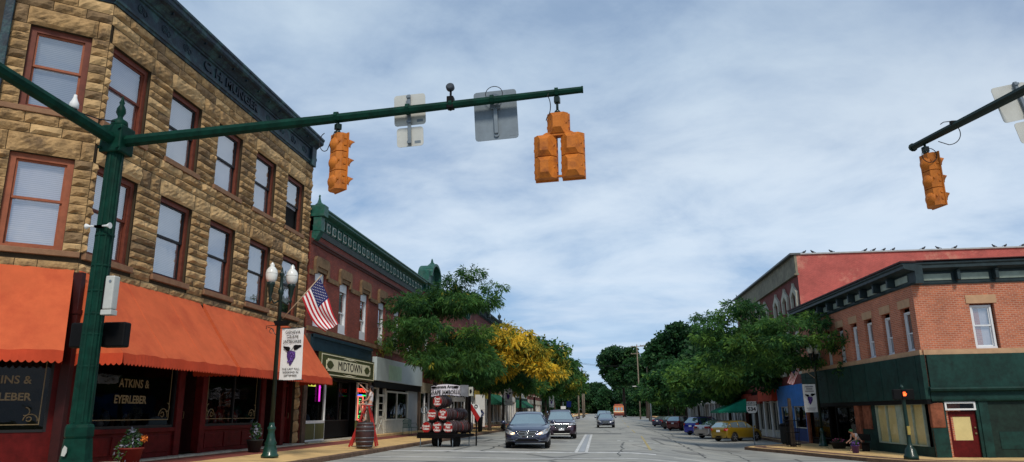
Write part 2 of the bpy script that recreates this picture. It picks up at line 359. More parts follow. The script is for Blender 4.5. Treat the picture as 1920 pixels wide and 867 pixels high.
b2=N2.new('ShaderNodeBump'); b2.inputs['Strength'].default_value=.35; b2.inputs['Distance'].default_value=.01; L2.new(nz(45,4,.6),b2.inputs['Height']); L2.new(b2.outputs['Normal'],p.inputs['Normal'])
asphalt=m
xr=[x for x in XS if -10<=x<=14]
rd=sheet([x for x in XS if -100<=x<=100],[-40,0,30],0); 
rs=sheet(xr,[30,60,95,130,180,240,330],0); rd.add(rs.v,rs.f,0,True)
struct('road',rd,asphalt)
paintW=M('worn white road paint',(.62,.62,.60),.7,var=.12,scale=2,dirt=(.30,.30,.28),dscale=3)
paintY=M('worn yellow road paint',(.42,.33,.12),.7,var=.2,scale=2,dirt=(.22,.20,.15),dscale=2.5)
tar=M('dark tar patch',(.075,.08,.08),.8,var=.3)
def mark(name,poly,m,dz=.005,n=1):
    # poly quad corners a,b,c,d ; subdivided along a-b so that it follows the ground
    a,b,c,d=poly; mb=MB(); k=max(1,int(math.dist(a,b)/.5))
    def P(q): return (q[0],q[1],Gi(q[0])+RISE(q[1])+dz)
    def lp(p,q,t): return (p[0]+(q[0]-p[0])*t,p[1]+(q[1]-p[1])*t)
    for i in range(k):
        mb.face([P(lp(a,b,i/k)),P(lp(a,b,(i+1)/k)),P(lp(d,c,(i+1)/k)),P(lp(d,c,i/k))])
    return struct(name,mb,m)
def Gi(x):  # piecewise-linear ground as meshed
    return float(np.interp(x,XS,[G0(q) for q in XS]))
mark('stop_line',[(-9.0,29.3),(1.6,29.3),(1.6,29.85),(-9.0,29.85)],paintW)
mark('crosswalk_line',[(-8.6,25.2),(11.5,26.5),(11.5,26.75),(-8.6,25.45)],paintW)
mark('crosswalk_line',[(2.2,28.6),(12.,30.3),(12.,30.5),(2.2,28.8)],paintW)
mark('lane_line',[(-1.55,30.0),(-2.0,54.0),(-1.85,54.0),(-1.42,30.0)],paintW)
mark('lane_line',[(-1.14,30.0),(-1.60,54.0),(-1.46,54.0),(-1.02,30.0)],paintW)
mark('gore_fill',[(-1.40,30.2),(-1.84,53.8),(-1.62,53.8),(-1.16,30.2)],M('faded gore paint',(.34,.36,.38),.7,var=.2,scale=1.5),.004)
mark('tar_patch',[(-4.0,55.0),(.6,55.0),(.6,56.6),(-4.0,56.6)],tar,.004)
mark('tar_seam',[(1.0,62.0),(7.0,58.0),(7.0,58.7),(1.0,62.7)],tar,.004)
mark('tar_seam',[(-8.6,40.0),(-4.0,40.4),(-4.0,40.8),(-8.6,40.4)],tar,.004)
for k,(xa,ya) in enumerate([(.2,42),(1.6,41.6)]): mark('worn_arrow',[(xa,ya),(xa+.9,ya),(xa+.9,ya+.5),(xa,ya+.5)],paintW)
mark('centre_line',[(1.5,33),(1.9,54),(2.02,54),(1.62,33)],paintY)
for k in range(6): mark('centre_line',[(1.7,62+k*22),(1.7,72+k*22),(1.82,72+k*22),(1.82,62+k*22)],paintY)
def crack(pts,w,rq):
    P=[]
    for i in range(len(pts)-1):
        n=max(2,int(math.dist(pts[i],pts[i+1])/.7))
        for k in range(n): t=k/n; P.append((pts[i][0]+(pts[i+1][0]-pts[i][0])*t+rq.uniform(-.12,.12),pts[i][1]+(pts[i+1][1]-pts[i][1])*t+rq.uniform(-.12,.12)))
    P.append(pts[-1]); mb=MB()
    for i in range(len(P)-1):
        a,b=Vector(P[i]),Vector(P[i+1]); d=(b-a).normalized(); nn=Vector((-d.y,d.x))*w*rq.uniform(.6,1.2)
        q=[a-nn,b-nn,b+nn,a+nn]; mb.face([(v.x,v.y,Gi(v.x)+RISE(v.y)+.0045) for v in q])
    struct('tar_seam',mb,tar)
rqc=random.Random(44)
for pts in ([(-8.5,33.5),(-2,34.5),(5,33.6),(7,36)],[(-5.2,30),(-5.6,60),(-5.3,90)],[(3.8,32),(4.3,70),(4.0,110)],[(-8,44),(-1,43.2)],[(-2,48),(6,49.5)],[(-8.7,58),(0,59.5),(6,57)],[(2,37.5),(8,38.6)],[(-7.3,36),(-6.6,46),(-7.2,56)],[(-3,66),(7,68)],[(0,76),(6.5,74)],[(.2,27),(.5,40)],[(5.5,28),(6.2,44)]): crack(pts,.035 if len(pts)<3 else .045,rqc)
stain=M('oil darkened asphalt',(.20,.195,.18),.75,var=.25,scale=2)
for k,(x,y,rx,ry) in enumerate([(-3.6,31.2,.8,.5),(-3.2,41,.7,2.0),(3.4,35,.9,1.6),(-6.8,38,.9,1.5),(5.8,43,1.2,1.3),(3.2,52,.8,3),(-3.3,55,.6,3)]):
    mb=MB(); pp=[]; 
    for j in range(18): t=j*math.pi/9; r_=rqc.uniform(.75,1.1); px,py=x+rx*r_*math.cos(t),y+ry*r_*math.sin(t); pp.append((px,py,Gi(px)+RISE(py)+.003))
    for j in range(18): mb.face([(x,y,Gi(x)+RISE(y)+.003),pp[j],pp[(j+1)%18]])
    struct('road_stain',mb,stain)
for k in range(7):
    y0=52+k*5.2; mark('parking_line',[(6.4,y0),(10.9,y0+4.2),(11.0,y0+4.1),(6.5,y0-.1)],paintW)
# sidewalks
tan=M('tan concrete pavement',(.66,.44,.19),.9,var=.16,scale=1.3,bump=.3,dirt=(.42,.28,.13),dscale=1.1)
kerbM=M('worn kerb stone',(.14,.085,.055),.9,var=.4,scale=3,bump=.4)
YL=[9,24,40,60,80,95,130,180,240,330]
def strip(name,prof,ys,m):
    mb=MB(); n=len(prof)
    mb.add([(x,y,z+RISE(y)) for y in ys for x,z in prof],[(j*n+i,j*n+i+1,(j+1)*n+i+1,(j+1)*n+i) for j in range(len(ys)-1) for i in range(n-1)])
    return struct(name,mb,m)
strip('kerb',[(-8.98,.0),(-8.98,.22),(-9.0,.245),(-9.16,.25),(-9.16,.0)],YL,kerbM)
strip('pavement',[(-9.16,.246),(-11.3,.33)],YL,tan)
strip('brick_pavement_band',[(-11.3,.33),(-12.3,.375)],YL,paver)
strip('pavement',[(-12.3,.375),(-14.,.40)],YL,tan)
mb=MB(); mb.box(-60,-9.0,8.8,9.0,0,.3); struct('kerb',mb,kerbM)
mb=MB(); mb.face([(-60,9,.36),(-14,9,.40),(-14,60,.40),(-60,60,.36)]); struct('pavement',mb,tan)
for k in range(18):   # joints in the pavement, dark thin grooves
    y=25+k*2.4; mb=MB(); mb.face([(-9.2,y,.254+RISE(y)),(-11.28,y,.335+RISE(y)),(-11.28,y+.025,.335+RISE(y)),(-9.2,y+.025,.254+RISE(y))]); struct('pavement_joint',mb,tar)
KR=[(11.4,330),(11.4,50),(9.4,47.6),(7.9,46.2),(7.45,44.9),(7.9,43.3),(8.6,41.3),(9.25,39.0),(9.95,36.6),(10.7,34.2),(11.7,32.4),(13.4,31.5),(16,31.1),(60,31.0)]
def off(pl,d):
    o=[]
    for i,p in enumerate(pl):
        a=Vector(pl[max(i-1,0)]);b=Vector(pl[min(i+1,len(pl)-1)]); t=(b-a).normalized(); o.append((p[0]-t.y*d,p[1]+t.x*d))
    return o
ZR=-.50
def ribbon(name,A,B,za,zb,m,wall=None):
    mb=MB()
    for i in range(len(A)-1):
        a,b,c,d=A[i],A[i+1],B[i+1],B[i]
        ra=RISE(a[1]);rb=RISE(b[1])
        mb.face([(a[0],a[1],za+ra),(b[0],b[1],za+rb),(c[0],c[1],zb+rb),(d[0],d[1],zb+ra)])
        if wall is not None: mb.face([(a[0],a[1],wall+ra),(b[0],b[1],wall+rb),(b[0],b[1],za+rb),(a[0],a[1],za+ra)])
    return struct(name,mb,m)
KR2=[(11.4,330),(11.4,240),(11.4,180),(11.4,130),(11.4,95)]+KR[1:]
ribbon('kerb',KR2,off(KR2,.18),ZR,ZR+.004,kerbM,-.75)
o18,o50,o130=off(KR2,.18),off(KR2,.5),off(KR2,1.15)
ribbon('pavement',o18,o50,ZR,ZR,tan); ribbon('brick_pavement_band',o50,o130,ZR+.002,ZR+.002,paver)
mb=MB(); q=o130[5:]; n=len(q); mb.face([(x,y,ZR) for x,y in q]+[(60,95,ZR),(o130[4][0],95,ZR)]); 
for i in range(4): a,b=o130[i],o130[i+1]; mb.face([(a[0],a[1],ZR+RISE(a[1])),(b[0],b[1],ZR+RISE(b[1])),(60,b[1],ZR+RISE(b[1])),(60,a[1],ZR+RISE(a[1]))])
struct('pavement',mb,tan)
# ------------------------------------------------------------------ building kit
def wallmesh(mb,x0,x1,z0,z1,ops,rev=.18,y=0.,mi=0):
    xs=sorted({x0,x1,*[a for o in ops for a in o[:2]]}); zs=sorted({z0,z1,*[a for o in ops for a in o[2:4]]})
    for i in range(len(xs)-1):
        for j in range(len(zs)-1):
            cx=(xs[i]+xs[i+1])/2; cz=(zs[j]+zs[j+1])/2
            if any(o[0]<cx<o[1] and o[2]<cz<o[3] for o in ops): continue
            mb.face([(xs[i],y,zs[j]),(xs[i+1],y,zs[j]),(xs[i+1],y,zs[j+1]),(xs[i],y,zs[j+1])],mi)
    for a,b,c,d in [o[:4] for o in ops]:
        mb.face([(a,y,c),(a,y+rev,c),(a,y+rev,d),(a,y,d)],mi); mb.face([(b,y,c),(b,y,d),(b,y+rev,d),(b,y+rev,c)],mi)
        mb.face([(a,y,d),(a,y+rev,d),(b,y+rev,d),(b,y,d)],mi); mb.face([(a,y,c),(b,y,c),(b,y+rev,c),(a,y+rev,c)],mi)
def body(mb,x0,x1,z0,z1,D,mi=0,roof=-.35,y=0.):
    mb.face([(x0,y,z0),(x0,y,z1),(x0,D,z1),(x0,D,z0)],mi); mb.face([(x1,y,z0),(x1,D,z0),(x1,D,z1),(x1,y,z1)],mi)
    mb.face([(x0,D,z0),(x0,D,z1),(x1,D,z1),(x1,D,z0)],mi); mb.face([(x0,y+.02,z1+roof),(x1,y+.02,z1+roof),(x1,D,z1+roof),(x0,D,z1+roof)],mi)
WC={}
blindM2=stripes('cooler window blind',(.28,.29,.33),(.54,.55,.60),.05); blindM3=stripes('warm window blind',(.42,.39,.38),(.70,.66,.63),.05)
def window(parent,x0,x1,z0,z1,y,fm,blind=None,gm=None,fw=.09,rail=.5,sash=None,openlow=False,name='window',bh=0.):
    W=round(x1-x0,2); H=round(z1-z0,2); gm=gm or paneG; sash=sash or fm; key=(W,H,fm.name,blind.name if blind else '',fw,rail,sash.name,openlow,gm.name,bh)
    if key not in WC:
        f=MB(); f.box(0,fw,-.03,.10,0,H); f.box(W-fw,W,-.03,.10,0,H); f.box(fw,W-fw,-.03,.10,H-fw,H); f.box(-.04 if fw>.08 else 0,W+(.04 if fw>.08 else 0),-.07,.10,-.05,fw*.5)
        s=.05; zm=H*rail; a=fw; b=W-fw
        f.box(a,a+s,.02,.06,zm,H-fw,1); f.box(b-s,b,.02,.06,zm,H-fw,1); f.box(a+s,b-s,.02,.06,H-fw-s,H-fw,1); f.box(a,b,.015,.075,zm-.03,zm+.03,1)
        f.box(a,a+s,.06,.09,fw*.5,zm,1); f.box(b-s,b,.06,.09,fw*.5,zm,1); f.box(a+s,b-s,.06,.09,fw*.5,fw*.5+.07,1)
        p_=MB(); p_.face([(a+s,.045,zm),(b-s,.045,zm),(b-s,.045,H-fw),(a+s,.045,H-fw)])
        if not openlow: p_.face([(a+s,.078,.05),(b-s,.078,.05),(b-s,.078,zm),(a+s,.078,zm)])
        bl=None
        if blind:
            q=MB(); zb=(.05 if not openlow else zm*.9) if not bh else H*bh
            q.grid(lambda u_,v_:(a+(b-a)*u_,.14+.006*math.sin(u_*9),zb+(H-fw-zb)*v_),6,1); bl=q.mesh('blind',blind)
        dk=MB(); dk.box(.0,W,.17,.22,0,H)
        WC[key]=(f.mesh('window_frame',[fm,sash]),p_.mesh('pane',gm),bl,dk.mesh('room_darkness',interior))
    fm_,pm,bl,dk=WC[key]
    o=link(name,fm_,parent,(x0,y,z0)); link('pane',pm,o)
    if bl: link('blind',bl,o)
    link('backing',dk,o)
    return o
def shopwin(parent,x0,x1,z0,z1,fm,y=.12,fw=.08,mull=(),gm=None,transom=None,name='shop_window'):
    f=MB(); f.box(x0,x0+fw,y-.06,y+.06,z0,z1); f.box(x1-fw,x1,y-.06,y+.06,z0,z1); f.box(x0+fw,x1-fw,y-.06,y+.06,z1-fw,z1); f.box(x0+fw,x1-fw,y-.08,y+.06,z0,z0+fw)
    for m_ in mull: f.box(m_-fw/2,m_+fw/2,y-.05,y+.05,z0+fw,z1-fw)
    if transom: f.box(x0+fw,x1-fw,y-.045,y+.045,transom-.04,transom+.04)
    o=f.build(name,fm,parent); p_=MB(); p_.face([(x0+fw,y,z0+fw),(x1-fw,y,z0+fw),(x1-fw,y,z1-fw),(x0+fw,y,z1-fw)]); p_.build('pane',gm or shopG,o); return o
def door(parent,x0,x1,z0,z1,y,m,gm=None,kick=.38,fw=.12,cross=False,lights=1,knob=True):
    f=MB(); f.box(x0,x0+fw,y-.03,y+.03,z0,z1); f.box(x1-fw,x1,y-.03,y+.03,z0,z1); f.box(x0+fw,x1-fw,y-.03,y+.03,z1-fw,z1)
    zk=z0+(z1-z0)*kick; f.box(x0+fw,x1-fw,y-.03,y+.03,z0,z0+.2); f.box(x0+fw,x1-fw,y-.03,y+.03,zk-.06,zk+.06); f.box(x0+fw,x1-fw,y-.012,y+.012,z0+.2,zk-.06)
    if cross:
        f.bar((x0+fw,y-.02,z0+.2),(x1-fw,y-.02,zk-.06),.03,.05); f.bar((x1-fw,y-.022,z0+.2),(x0+fw,y-.022,zk-.06),.03,.05)
    for k in range(1,lights): zl=zk+(z1-fw-zk)*k/lights; f.box(x0+fw,x1-fw,y-.02,y+.02,zl-.02,zl+.02)
    o=f.build('door',m,parent); g=MB(); g.face([(x0+fw,y,zk+.06),(x1-fw,y,zk+.06),(x1-fw,y,z1-fw),(x0+fw,y,z1-fw)]); g.build('pane',gm or shopG,o)
    if knob: h=MB(); h.tube([(x1-fw*.5,y-.03,zk+.02),(x1-fw*.5,y-.09,zk+.02),(x1-fw*.5,y-.09,zk+.22),(x1-fw*.5,y-.03,zk+.22)],.012,6); h.build('handle',gold,o)
    return o
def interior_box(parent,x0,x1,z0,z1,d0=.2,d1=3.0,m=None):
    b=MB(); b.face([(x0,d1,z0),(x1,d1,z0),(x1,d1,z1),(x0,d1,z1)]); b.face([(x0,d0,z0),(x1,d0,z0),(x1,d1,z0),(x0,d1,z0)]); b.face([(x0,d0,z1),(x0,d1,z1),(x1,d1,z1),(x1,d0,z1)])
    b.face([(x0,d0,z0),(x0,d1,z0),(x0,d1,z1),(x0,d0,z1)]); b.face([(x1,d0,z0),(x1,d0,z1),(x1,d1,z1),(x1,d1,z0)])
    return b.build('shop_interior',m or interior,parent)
def profile_band(mb,poly,x0,x1,mi=0): mb.prism(poly,'x',x0,x1,mi)   # poly (y,z)
def awning(parent,x0,x1,zt,zb,out,val,m,mv,y=-.02,side=True,scal=.13,name='awning',wr=.012):
    mb=MB(); n=max(8,int((x1-x0)/.25)); sd=random.random()*9
    def s(u_,v_):
        x=x0+(x1-x0)*u_; return (x,y-out*v_,zt+(zb-zt)*v_-.05*math.sin(math.pi*v_)-.035*math.sin(math.pi*v_)*abs(math.sin(math.pi*(x-x0)/1.8))+wr*(v_**2)*(math.sin(x*5+sd)+.6*math.sin(x*11.3+sd*2)))
    mb.grid(s,n,10); vs=[(a,b,c-.012) for a,b,c in mb.v]
    nb=MB(); nb.add(vs,mb.f,0,True)
    mb.add(nb.v,[t[::-1] for t in nb.f],0,True)
    if side:
        for x in (x0,x1):
            e=[s((x-x0)/(x1-x0),k/10) for k in range(11)]
            mb.face([(x+.001,a[1],a[2]-.004) for a in e]+[(x+.001,y,zb)]); mb.face(([(x-.008*(1 if x==x1 else -1),a[1],a[2]-.004) for a in e]+[(x-.008*(1 if x==x1 else -1),y,zb)])[::-1])
    nsm=int((x1-x0)/1.35)
    for i in range(1,nsm): u_=i/nsm; mb.tube([tuple(Vector(s(u_,k/10))+Vector((0,0,.003))) for k in range(11)],.007,4)
    o=mb.build(name,m,parent)
    vb=MB(); k=int((x1-x0)/scal); step=(x1-x0)/k; 
    pts=[]
    sub=6
    for i in range(k*sub+1):
        x=x0+step*i/sub; t=(i%sub)/sub; pts.append((x,zb-val+.055*(1-math.sin(math.pi*t)),y-out-.012-.010*math.sin(x*6+sd)-.012*math.sin(x*2.1)))
    ytop=y-out
    for i in range(len(pts)-1):
        a,b=pts[i],pts[i+1]; za=s((a[0]-x0)/(x1-x0),1)[2]; zb_=s((b[0]-x0)/(x1-x0),1)[2]
        vb.face([(a[0],a[2]-.02,a[1]),(b[0],b[2]-.02,b[1]),(b[0],ytop-.006,zb_+.004),(a[0],ytop-.006,za+.004)],0,True)
        vb.face([(a[0],a[2]-.012,a[1]),(a[0],ytop+.004,za),(b[0],ytop+.004,zb_),(b[0],b[2]-.012,b[1])],0,True)
    if side:
        for x in (x0,x1):
            kk=max(2,int(out/scal)); 
            for i in range(kk*4):
                ya=y-out*i/(kk*4); yb=y-out*(i+1)/(kk*4); za=zb-val+.055*(1-math.sin(math.pi*((i%4)/4))); zc=zb-val+.055*(1-math.sin(math.pi*(((i+1)%4)/4 if (i+1)%4 else 0)))
                vb.face([(x,ya,za),(x,yb,zc),(x,yb,zb+.002),(x,ya,zb+.002)])
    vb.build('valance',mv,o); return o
# rock-faced masonry: every block is a bulged, chipped face
def block(mb,x0,x1,z0,z1,bulge=.07,mi=0,seed=0,edge=(1,1)):
    rr=random.Random(seed); nx=max(3,int((x1-x0)/.10)); nz=max(3,int((z1-z0)/.07)); g=.007
    ph=[rr.random()*6.28 for _ in range(4)]; bulge*=.85; lean=rr.uniform(-.4,.4); big=rr.uniform(.7,1.25)*bulge
    ridge=rr.uniform(.3,.75)
    vs=[]
    for j in range(nz+1):
        v_=j/nz
        for i in range(nx+1):
            u_=i/nx; x=x0+g+(x1-x0-2*g)*u_; z=z0+g+(z1-z0-2*g)*v_
            if i in(0,nx) or j in (0,nz): y=.0
            else:
                rg=ridge+.12*math.sin(u_*5*(x1-x0)+ph[0])+.06*math.sin(u_*17*(x1-x0)+ph[1])
                pr_=(v_/rg) if v_<rg else ((1-v_)/(1-rg)); pr_=max(0,pr_)**.7
                y=-big*(.38+.62*pr_)*(1+.25*math.sin(u_*9+ph[2]))*(1-.15*lean*(u_-.5))+rr.uniform(-.02,.02)
                x+=rr.uniform(-.01,.01); z+=rr.uniform(-.008,.008)
            vs.append((x,y,z))
    mb.add(vs,[(j*(nx+1)+i,j*(nx+1)+i+1,(j+1)*(nx+1)+i+1,(j+1)*(nx+1)+i) for j in range(nz) for i in range(nx)],mi,False)
def courses(mb,x0,x1,z0,z1,h,L,rr,bulge=.07):
    n=max(1,round((z1-z0)/h)); zs=[z0+(z1-z0)*(k+(rr.uniform(-.12,.12) if 0<k<n else 0))/n for k in range(n+1)]
    for j in range(n):
        m_=max(1,round((x1-x0)/(L*rr.uniform(.75,1.35)))); cuts=[x0]+sorted(x0+(x1-x0)*(k+rr.uniform(-.25,.25))/m_ for k in range(1,m_))+[x1]
        for i in range(len(cuts)-1): block(mb,cuts[i],cuts[i+1],zs[j],zs[j+1],bulge,rr.choice([0,0,0,1,2,0]),rr.random())

# ------------------------------------------------------------------ stone corner building (left)
B=thing('stone_building','three storey rock-faced tan sandstone corner building with a dark metal cornice and orange awnings','building',(-12.7,15.75,0),R(90))
WL=13.35
rows=[(5.42,7.75),(8.92,11.10)]
wx=[(.20+2.69*k,1.80+2.69*k) for k in range(5)]
rr=random.Random(3)
mb=MB()
ops=[(a,b,z0,z1) for a,b in wx for z0,z1 in rows]
wallmesh(mb,0,WL,4.9,12.3,ops,.3,y=.03,mi=3)
def zone(mb,X0,X1,wins,rr):
    courses(mb,X0,X1,4.92,5.16,.24,.9,rr,.06)
    for fi,(z0,z1) in enumerate(rows):
        zl=z1+.50
        edges=[X0]+[t for a,b in wins for t in (a,b)]+[X1]
        for k in range(0,len(edges)-1,2):
            if edges[k+1]-edges[k]>.12: courses(mb,edges[k],edges[k+1],z0,z1,.235,.85,rr,.085)
        lint=[(max(X0,a-.10),b+.10) for a,b in wins]
        for a,b in lint: block(mb,a,b,z1,zl,.11,rr.choice([0,2]),rr.random())
        e2=[X0]+[t for a,b in lint for t in (a,b)]+[X1]
        for k in range(0,len(e2)-1,2):
            if e2[k+1]-e2[k]>.1: courses(mb,e2[k],e2[k+1],z1,zl,.5,.62,rr,.10)
    courses(mb,X0,X1,8.25,8.80,.275,.75,rr,.09)
    if len(wins)>1:
        for z0,z1 in rows:
            e=[X0]+[t for a,b in wins for t in (a-.12,b+.12)]+[X1]
            for k in range(0,len(e)-1,2):
                if e[k+1]-e[k]>.1: courses(mb,e[k],e[k+1],z0-.26 if z0<6 else z0-.12,z0,.2,.6,rr,.08)
    courses(mb,X0,X1,11.60,12.2,.30,.80,rr,.08)
zone(mb,0,WL,wx,rr)
body(mb,0.05,WL,-.2,13.0,11,3,y=.3); 
wall=mb.build('wall',[stone,stoneB,stoneC,mortarM],B)
for z0,z1 in rows:
    for a,b in wx: mb=MB(); mb.box(a-.12,b+.12,-.09,.2,z0-.16,z0-.003,0,.012); mb.build('window_sill',stoneS,B)

for fi,(z0,z1) in enumerate(rows):
    for k,(a,b) in enumerate(wx):
        bl=[blindM,blindM2,blindM,blindM3,blindM][(k+fi*2)%5]
        ol=(k==4 and fi==1)
        window(B,a,b,z0,z1,.13,winwood,bl,fw=.13,rail=.5 if fi else .52,sash=darkwood if k>0 else winwood,openlow=ol,bh={(3,0):.13,(2,1):.06,(1,0):.0,(4,0):.22}.get((k,fi),0.))
# storefront of the street side, built in the same local frame
Z0=.42
st=MB()
shopsegs=[(.7,4.6),(6.3,9.9),]
piers=[(0,.55),(4.65,4.95),(5.95,6.25),(9.95,10.25),(11.65,11.95)]
for a,b in piers: st.box(a,b,-.06,.2,Z0,3.9,0,.015)
for a,b in [(.55,4.65),(6.25,9.95)]:
    st.box(a,b,.02,.14,Z0,1.18); st.box(a,b,-.05,.2,1.10,1.22,0,.01); 
    n=3
    for k in range(n):
        xa=a+.12+(b-a-.12)*k/n; xb=a+(b-a-.12)*(k+1)/n; st.box(xa,xb,-.012,.02,Z0+.14,1.02,0,.01)
st.box(0,WL-.5,-.04,.2,3.55,4.9,1)
st.box(0,WL-.5,-.10,.04,4.55,4.72,1)
sf=st.build('shopfront',[maroon,maroonD],B)
for a,b in [(.55,4.65),(6.25,9.95)]:
    s=shopwin(B,a,b,1.22,3.55,darkwood,y=.08,fw=.07,mull=() if a<1 else ((a+b)/2,))
    g=MB(); q=.14; w_=.022
    for (x0,x1,z0,z1) in [(a+q+.07,b-q-.07,1.22+q+.07,1.22+q+.07+w_),(a+q+.07,a+q+.07+w_,1.22+q+.09,3.4),(b-q-.07-w_,b-q-.07,1.22+q+.09,3.4)]: g.box(x0,x1,.062,.072,z0,z1)
    for sx,cx in ((1,a+.27),(-1,b-.27)):
        for r_,t0,t1,ox,oz in [(.20,0,3.3,.22,.06),(.07,.3,6.0,.25,.10),(.12,1.6,5.0,.06,.30)]:
            pts=[(cx+sx*(ox+r_*math.cos(t0+(t1-t0)*k/10)),.062,1.48+oz+r_*math.sin(t0+(t1-t0)*k/10)) for k in range(11)]
            g.tube(pts,.014,5)
    g.build('gold_border',gold,s)
    if a<1:
        text('ATKINS &',.31,gold,s,((a+b)/2+.15,.066,2.38),FRONT,bold=.004,sx=.95); text('EYERLEBER',.29,gold,s,((a+b)/2+.05,.066,1.96),FRONT,bold=.008,sx=.95)
    interior_box(B,a,b,Z0,3.6,.2,2.6)
# goods behind the glass
for a,b in [(.55,4.65),(6.25,9.95)]:
    g=MB(); rq=random.Random(int(a*10))
    for k in range(14):
        x=rq.uniform(a+.3,b-.3); y=rq.uniform(.5,1.2); h=rq.uniform(.15,.5); g.lathe([(.05,1.25),(rq.uniform(.05,.14),1.25+h*.4),(rq.uniform(.02,.08),1.25+h)],(x,y,0),7,rq.choice([0,1,2]))
    g.box(a+.1,b-.1,.35,1.4,1.16,1.24,0)
    g.build('window_display',[M('display wood',(.12,.06,.03),.7),M('display pale ware',(.35,.33,.30),.5),M('display grey ware',(.10,.11,.12),.5)],B)
d=door(B,4.97,5.93,Z0+.08,2.75,.55,maroonD,kick=.42)
h=MB(); h.tube([(5.45+.11*math.cos(t*.63),.505,1.98+.11*math.sin(t*.63)) for t in range(11)],.018,6); h.build('wreath',white,d)
door(B,10.30,11.6,Z0+.08,2.9,1.0,maroonD,kick=.42)
door(B,12.0,12.8,Z0+.08,2.75,.25,maroon,kick=.40)
tr=MB(); tr.box(4.97,5.93,.5,.6,2.76,2.9); tr.box(10.3,11.6,.95,1.05,2.91,3.0); tr.box(11.97,12.03,.1,.3,Z0,3.5); tr.box(12.8,12.86,.1,.3,Z0,3.5); tr.build('door_frame',maroon,B)
interior_box(B,4.95,5.95,Z0,3.55,.62,2.6); interior_box(B,10.25,11.65,Z0,3.55,1.1,3.0); interior_box(B,12.0,12.85,Z0,3.55,.3,2)
for xa,xb,dd_ in ((4.95,5.95,.62),(10.25,11.65,1.1)):
    mb=MB(); mb.face([(xa,.0,Z0+.06),(xb,.0,Z0+.06),(xb,dd_,Z0+.06),(xa,dd_,Z0+.06)])
    for x in (xa,xb): mb.face([(x,.2,Z0+.06),(x,dd_,Z0+.06),(x,dd_,3.6),(x,.2,3.6)])
    mb.face([(xa,.2,3.6),(xb,.2,3.6),(xb,dd_,3.6),(xa,dd_,3.6)]); mb.build('door_recess',maroonD,B)
mb=MB(); rq=random.Random(8)
x=0.
while x<WL-.1:
    l=rq.uniform(.8,1.7); mb.box(x,min(x+l-.02,WL),-.36,.25,.28,Z0+rq.uniform(-.01,.02),0,.025); x+=l
mb.build('stone_step',M('pale stone ledge',(.42,.38,.30),.9,var=.25,bump=.5),B)
mb=MB(); rq=random.Random(5); courses(mb,12.88,WL,.42,3.9,.42,.5,rq,.09); mb.box(12.88,WL,.0,.3,.3,4.92,3)
courses(mb,12.88,WL,3.9,4.92,.3,.5,rq,.09)
mb.build('stone_pier',[stone,stoneB,stoneC,mortarM],B)
# cornice with frieze and raised name
cr=MB()
prof=[(.10,12.2),(-.04,12.2),(-.06,12.26),(-.10,12.28),(-.10,12.36),(-.03,12.40),(-.03,12.86),(-.09,12.88),(-.09,12.93),(-.14,12.95),(-.20,13.02),(-.30,13.10),(-.42,13.14),(-.46,13.20),(-.46,13.30),(-.50,13.34),(-.50,13.42),(.10,13.46),(.3,13.46),(.3,12.2)]
profile_band(cr,prof,-.05,WL-.05)
for k in range(12):
    x=1.0+k*1.12
    if 3.9<x<8.6: continue
    cr.tube([(x+.16*math.cos(t*.9)*(1-t*.06),-.035,12.63+.15*math.sin(t*.9)*(1-t*.06)) for t in range(14)],.022,5)
    cr.tube([(x+.2+.08*math.cos(-t*.9),-.035,12.60+.09*math.sin(-t*.9)) for t in range(8)],.018,5)
for k in range(int(WL/.9)): cr.box(.2+k*.9,.24+k*.9,-.34,-.1,13.05,13.3)
cr.box(WL-.5,WL-.05,-.16,-.02,12.15,13.15,0,.02)
co=cr.build('cornice',corn,B)
text('C. H. MUNGER',.44,M('raised cornice letters',(.010,.018,.028),.5),co,(6.1,-.04,12.62),FRONT,ex=.03,bold=.006,sx=1.28)
# chamfered corner face
CA=50.; CL=2.15
cloc=(0,0,0)
ch=Vector((-math.sin(R(CA))*CL,-math.cos(R(CA))*CL,0))   # world offset of the left end from the corner
Minv=Matrix.Rotation(-R(90),3,'Z'); cl=Minv@ch
crot=R(90-CA)-R(90)
mb=MB(); wc=[(.42,1.76)]
wallmesh(mb,0,CL,4.9,12.3,[(a,b,z0,z1) for a,b in wc for z0,z1 in rows],.3,y=.03,mi=3)
zone(mb,.02,CL,wc,rr)
wallmesh(mb,0,CL,Z0-.4,4.92,[(.25,1.95,1.2,3.4)],.2,y=.06,mi=4)
o=mb.build('corner_wall',[stone,stoneB,stoneC,mortarM,maroon],B,cl,crot)
for z0,z1 in rows: mb=MB(); mb.box(.02,CL-.01,-.07,.2,z0-.14,z0-.003,0,.012); mb.build('window_sill',stoneS,B,cl,crot)
for fi,(z0,z1) in enumerate(rows):
    q=window(B,.42,1.76,z0,z1,.13,winwood_l if fi==0 else winwood,blindD if fi else blindM,fw=.14,rail=.53,sash=winwood_l); q.location=cl+Matrix.Rotation(crot,3,'Z')@Vector((.42,.13,z0)); q.rotation_euler=(0,0,crot)
cc=MB(); profile_band(cc,prof,-.02,CL+.0); cc.build('corner_cornice',corn,B,cl,crot)
s=shopwin(B,.25,1.95,1.2,3.4,darkwood,y=.12,fw=.06); s.location=cl; s.rotation_euler=(0,0,crot)
g=MB(); g.box(.4,1.8,.10,.112,1.36,1.38); g.box(1.78,1.80,.10,.112,1.38,3.3); 
for r_,t0,t1,ox,oz in [(.14,0,3.3,0,.04),(.05,.3,6.0,.03,.07),(.09,1.6,5.0,.12,.24)]: g.tube([(1.62-(ox+r_*math.cos(t0+(t1-t0)*k/10)),.104,1.42+oz+r_*math.sin(t0+(t1-t0)*k/10)) for k in range(11)],.012,5)
g.build('gold_border',gold,s)
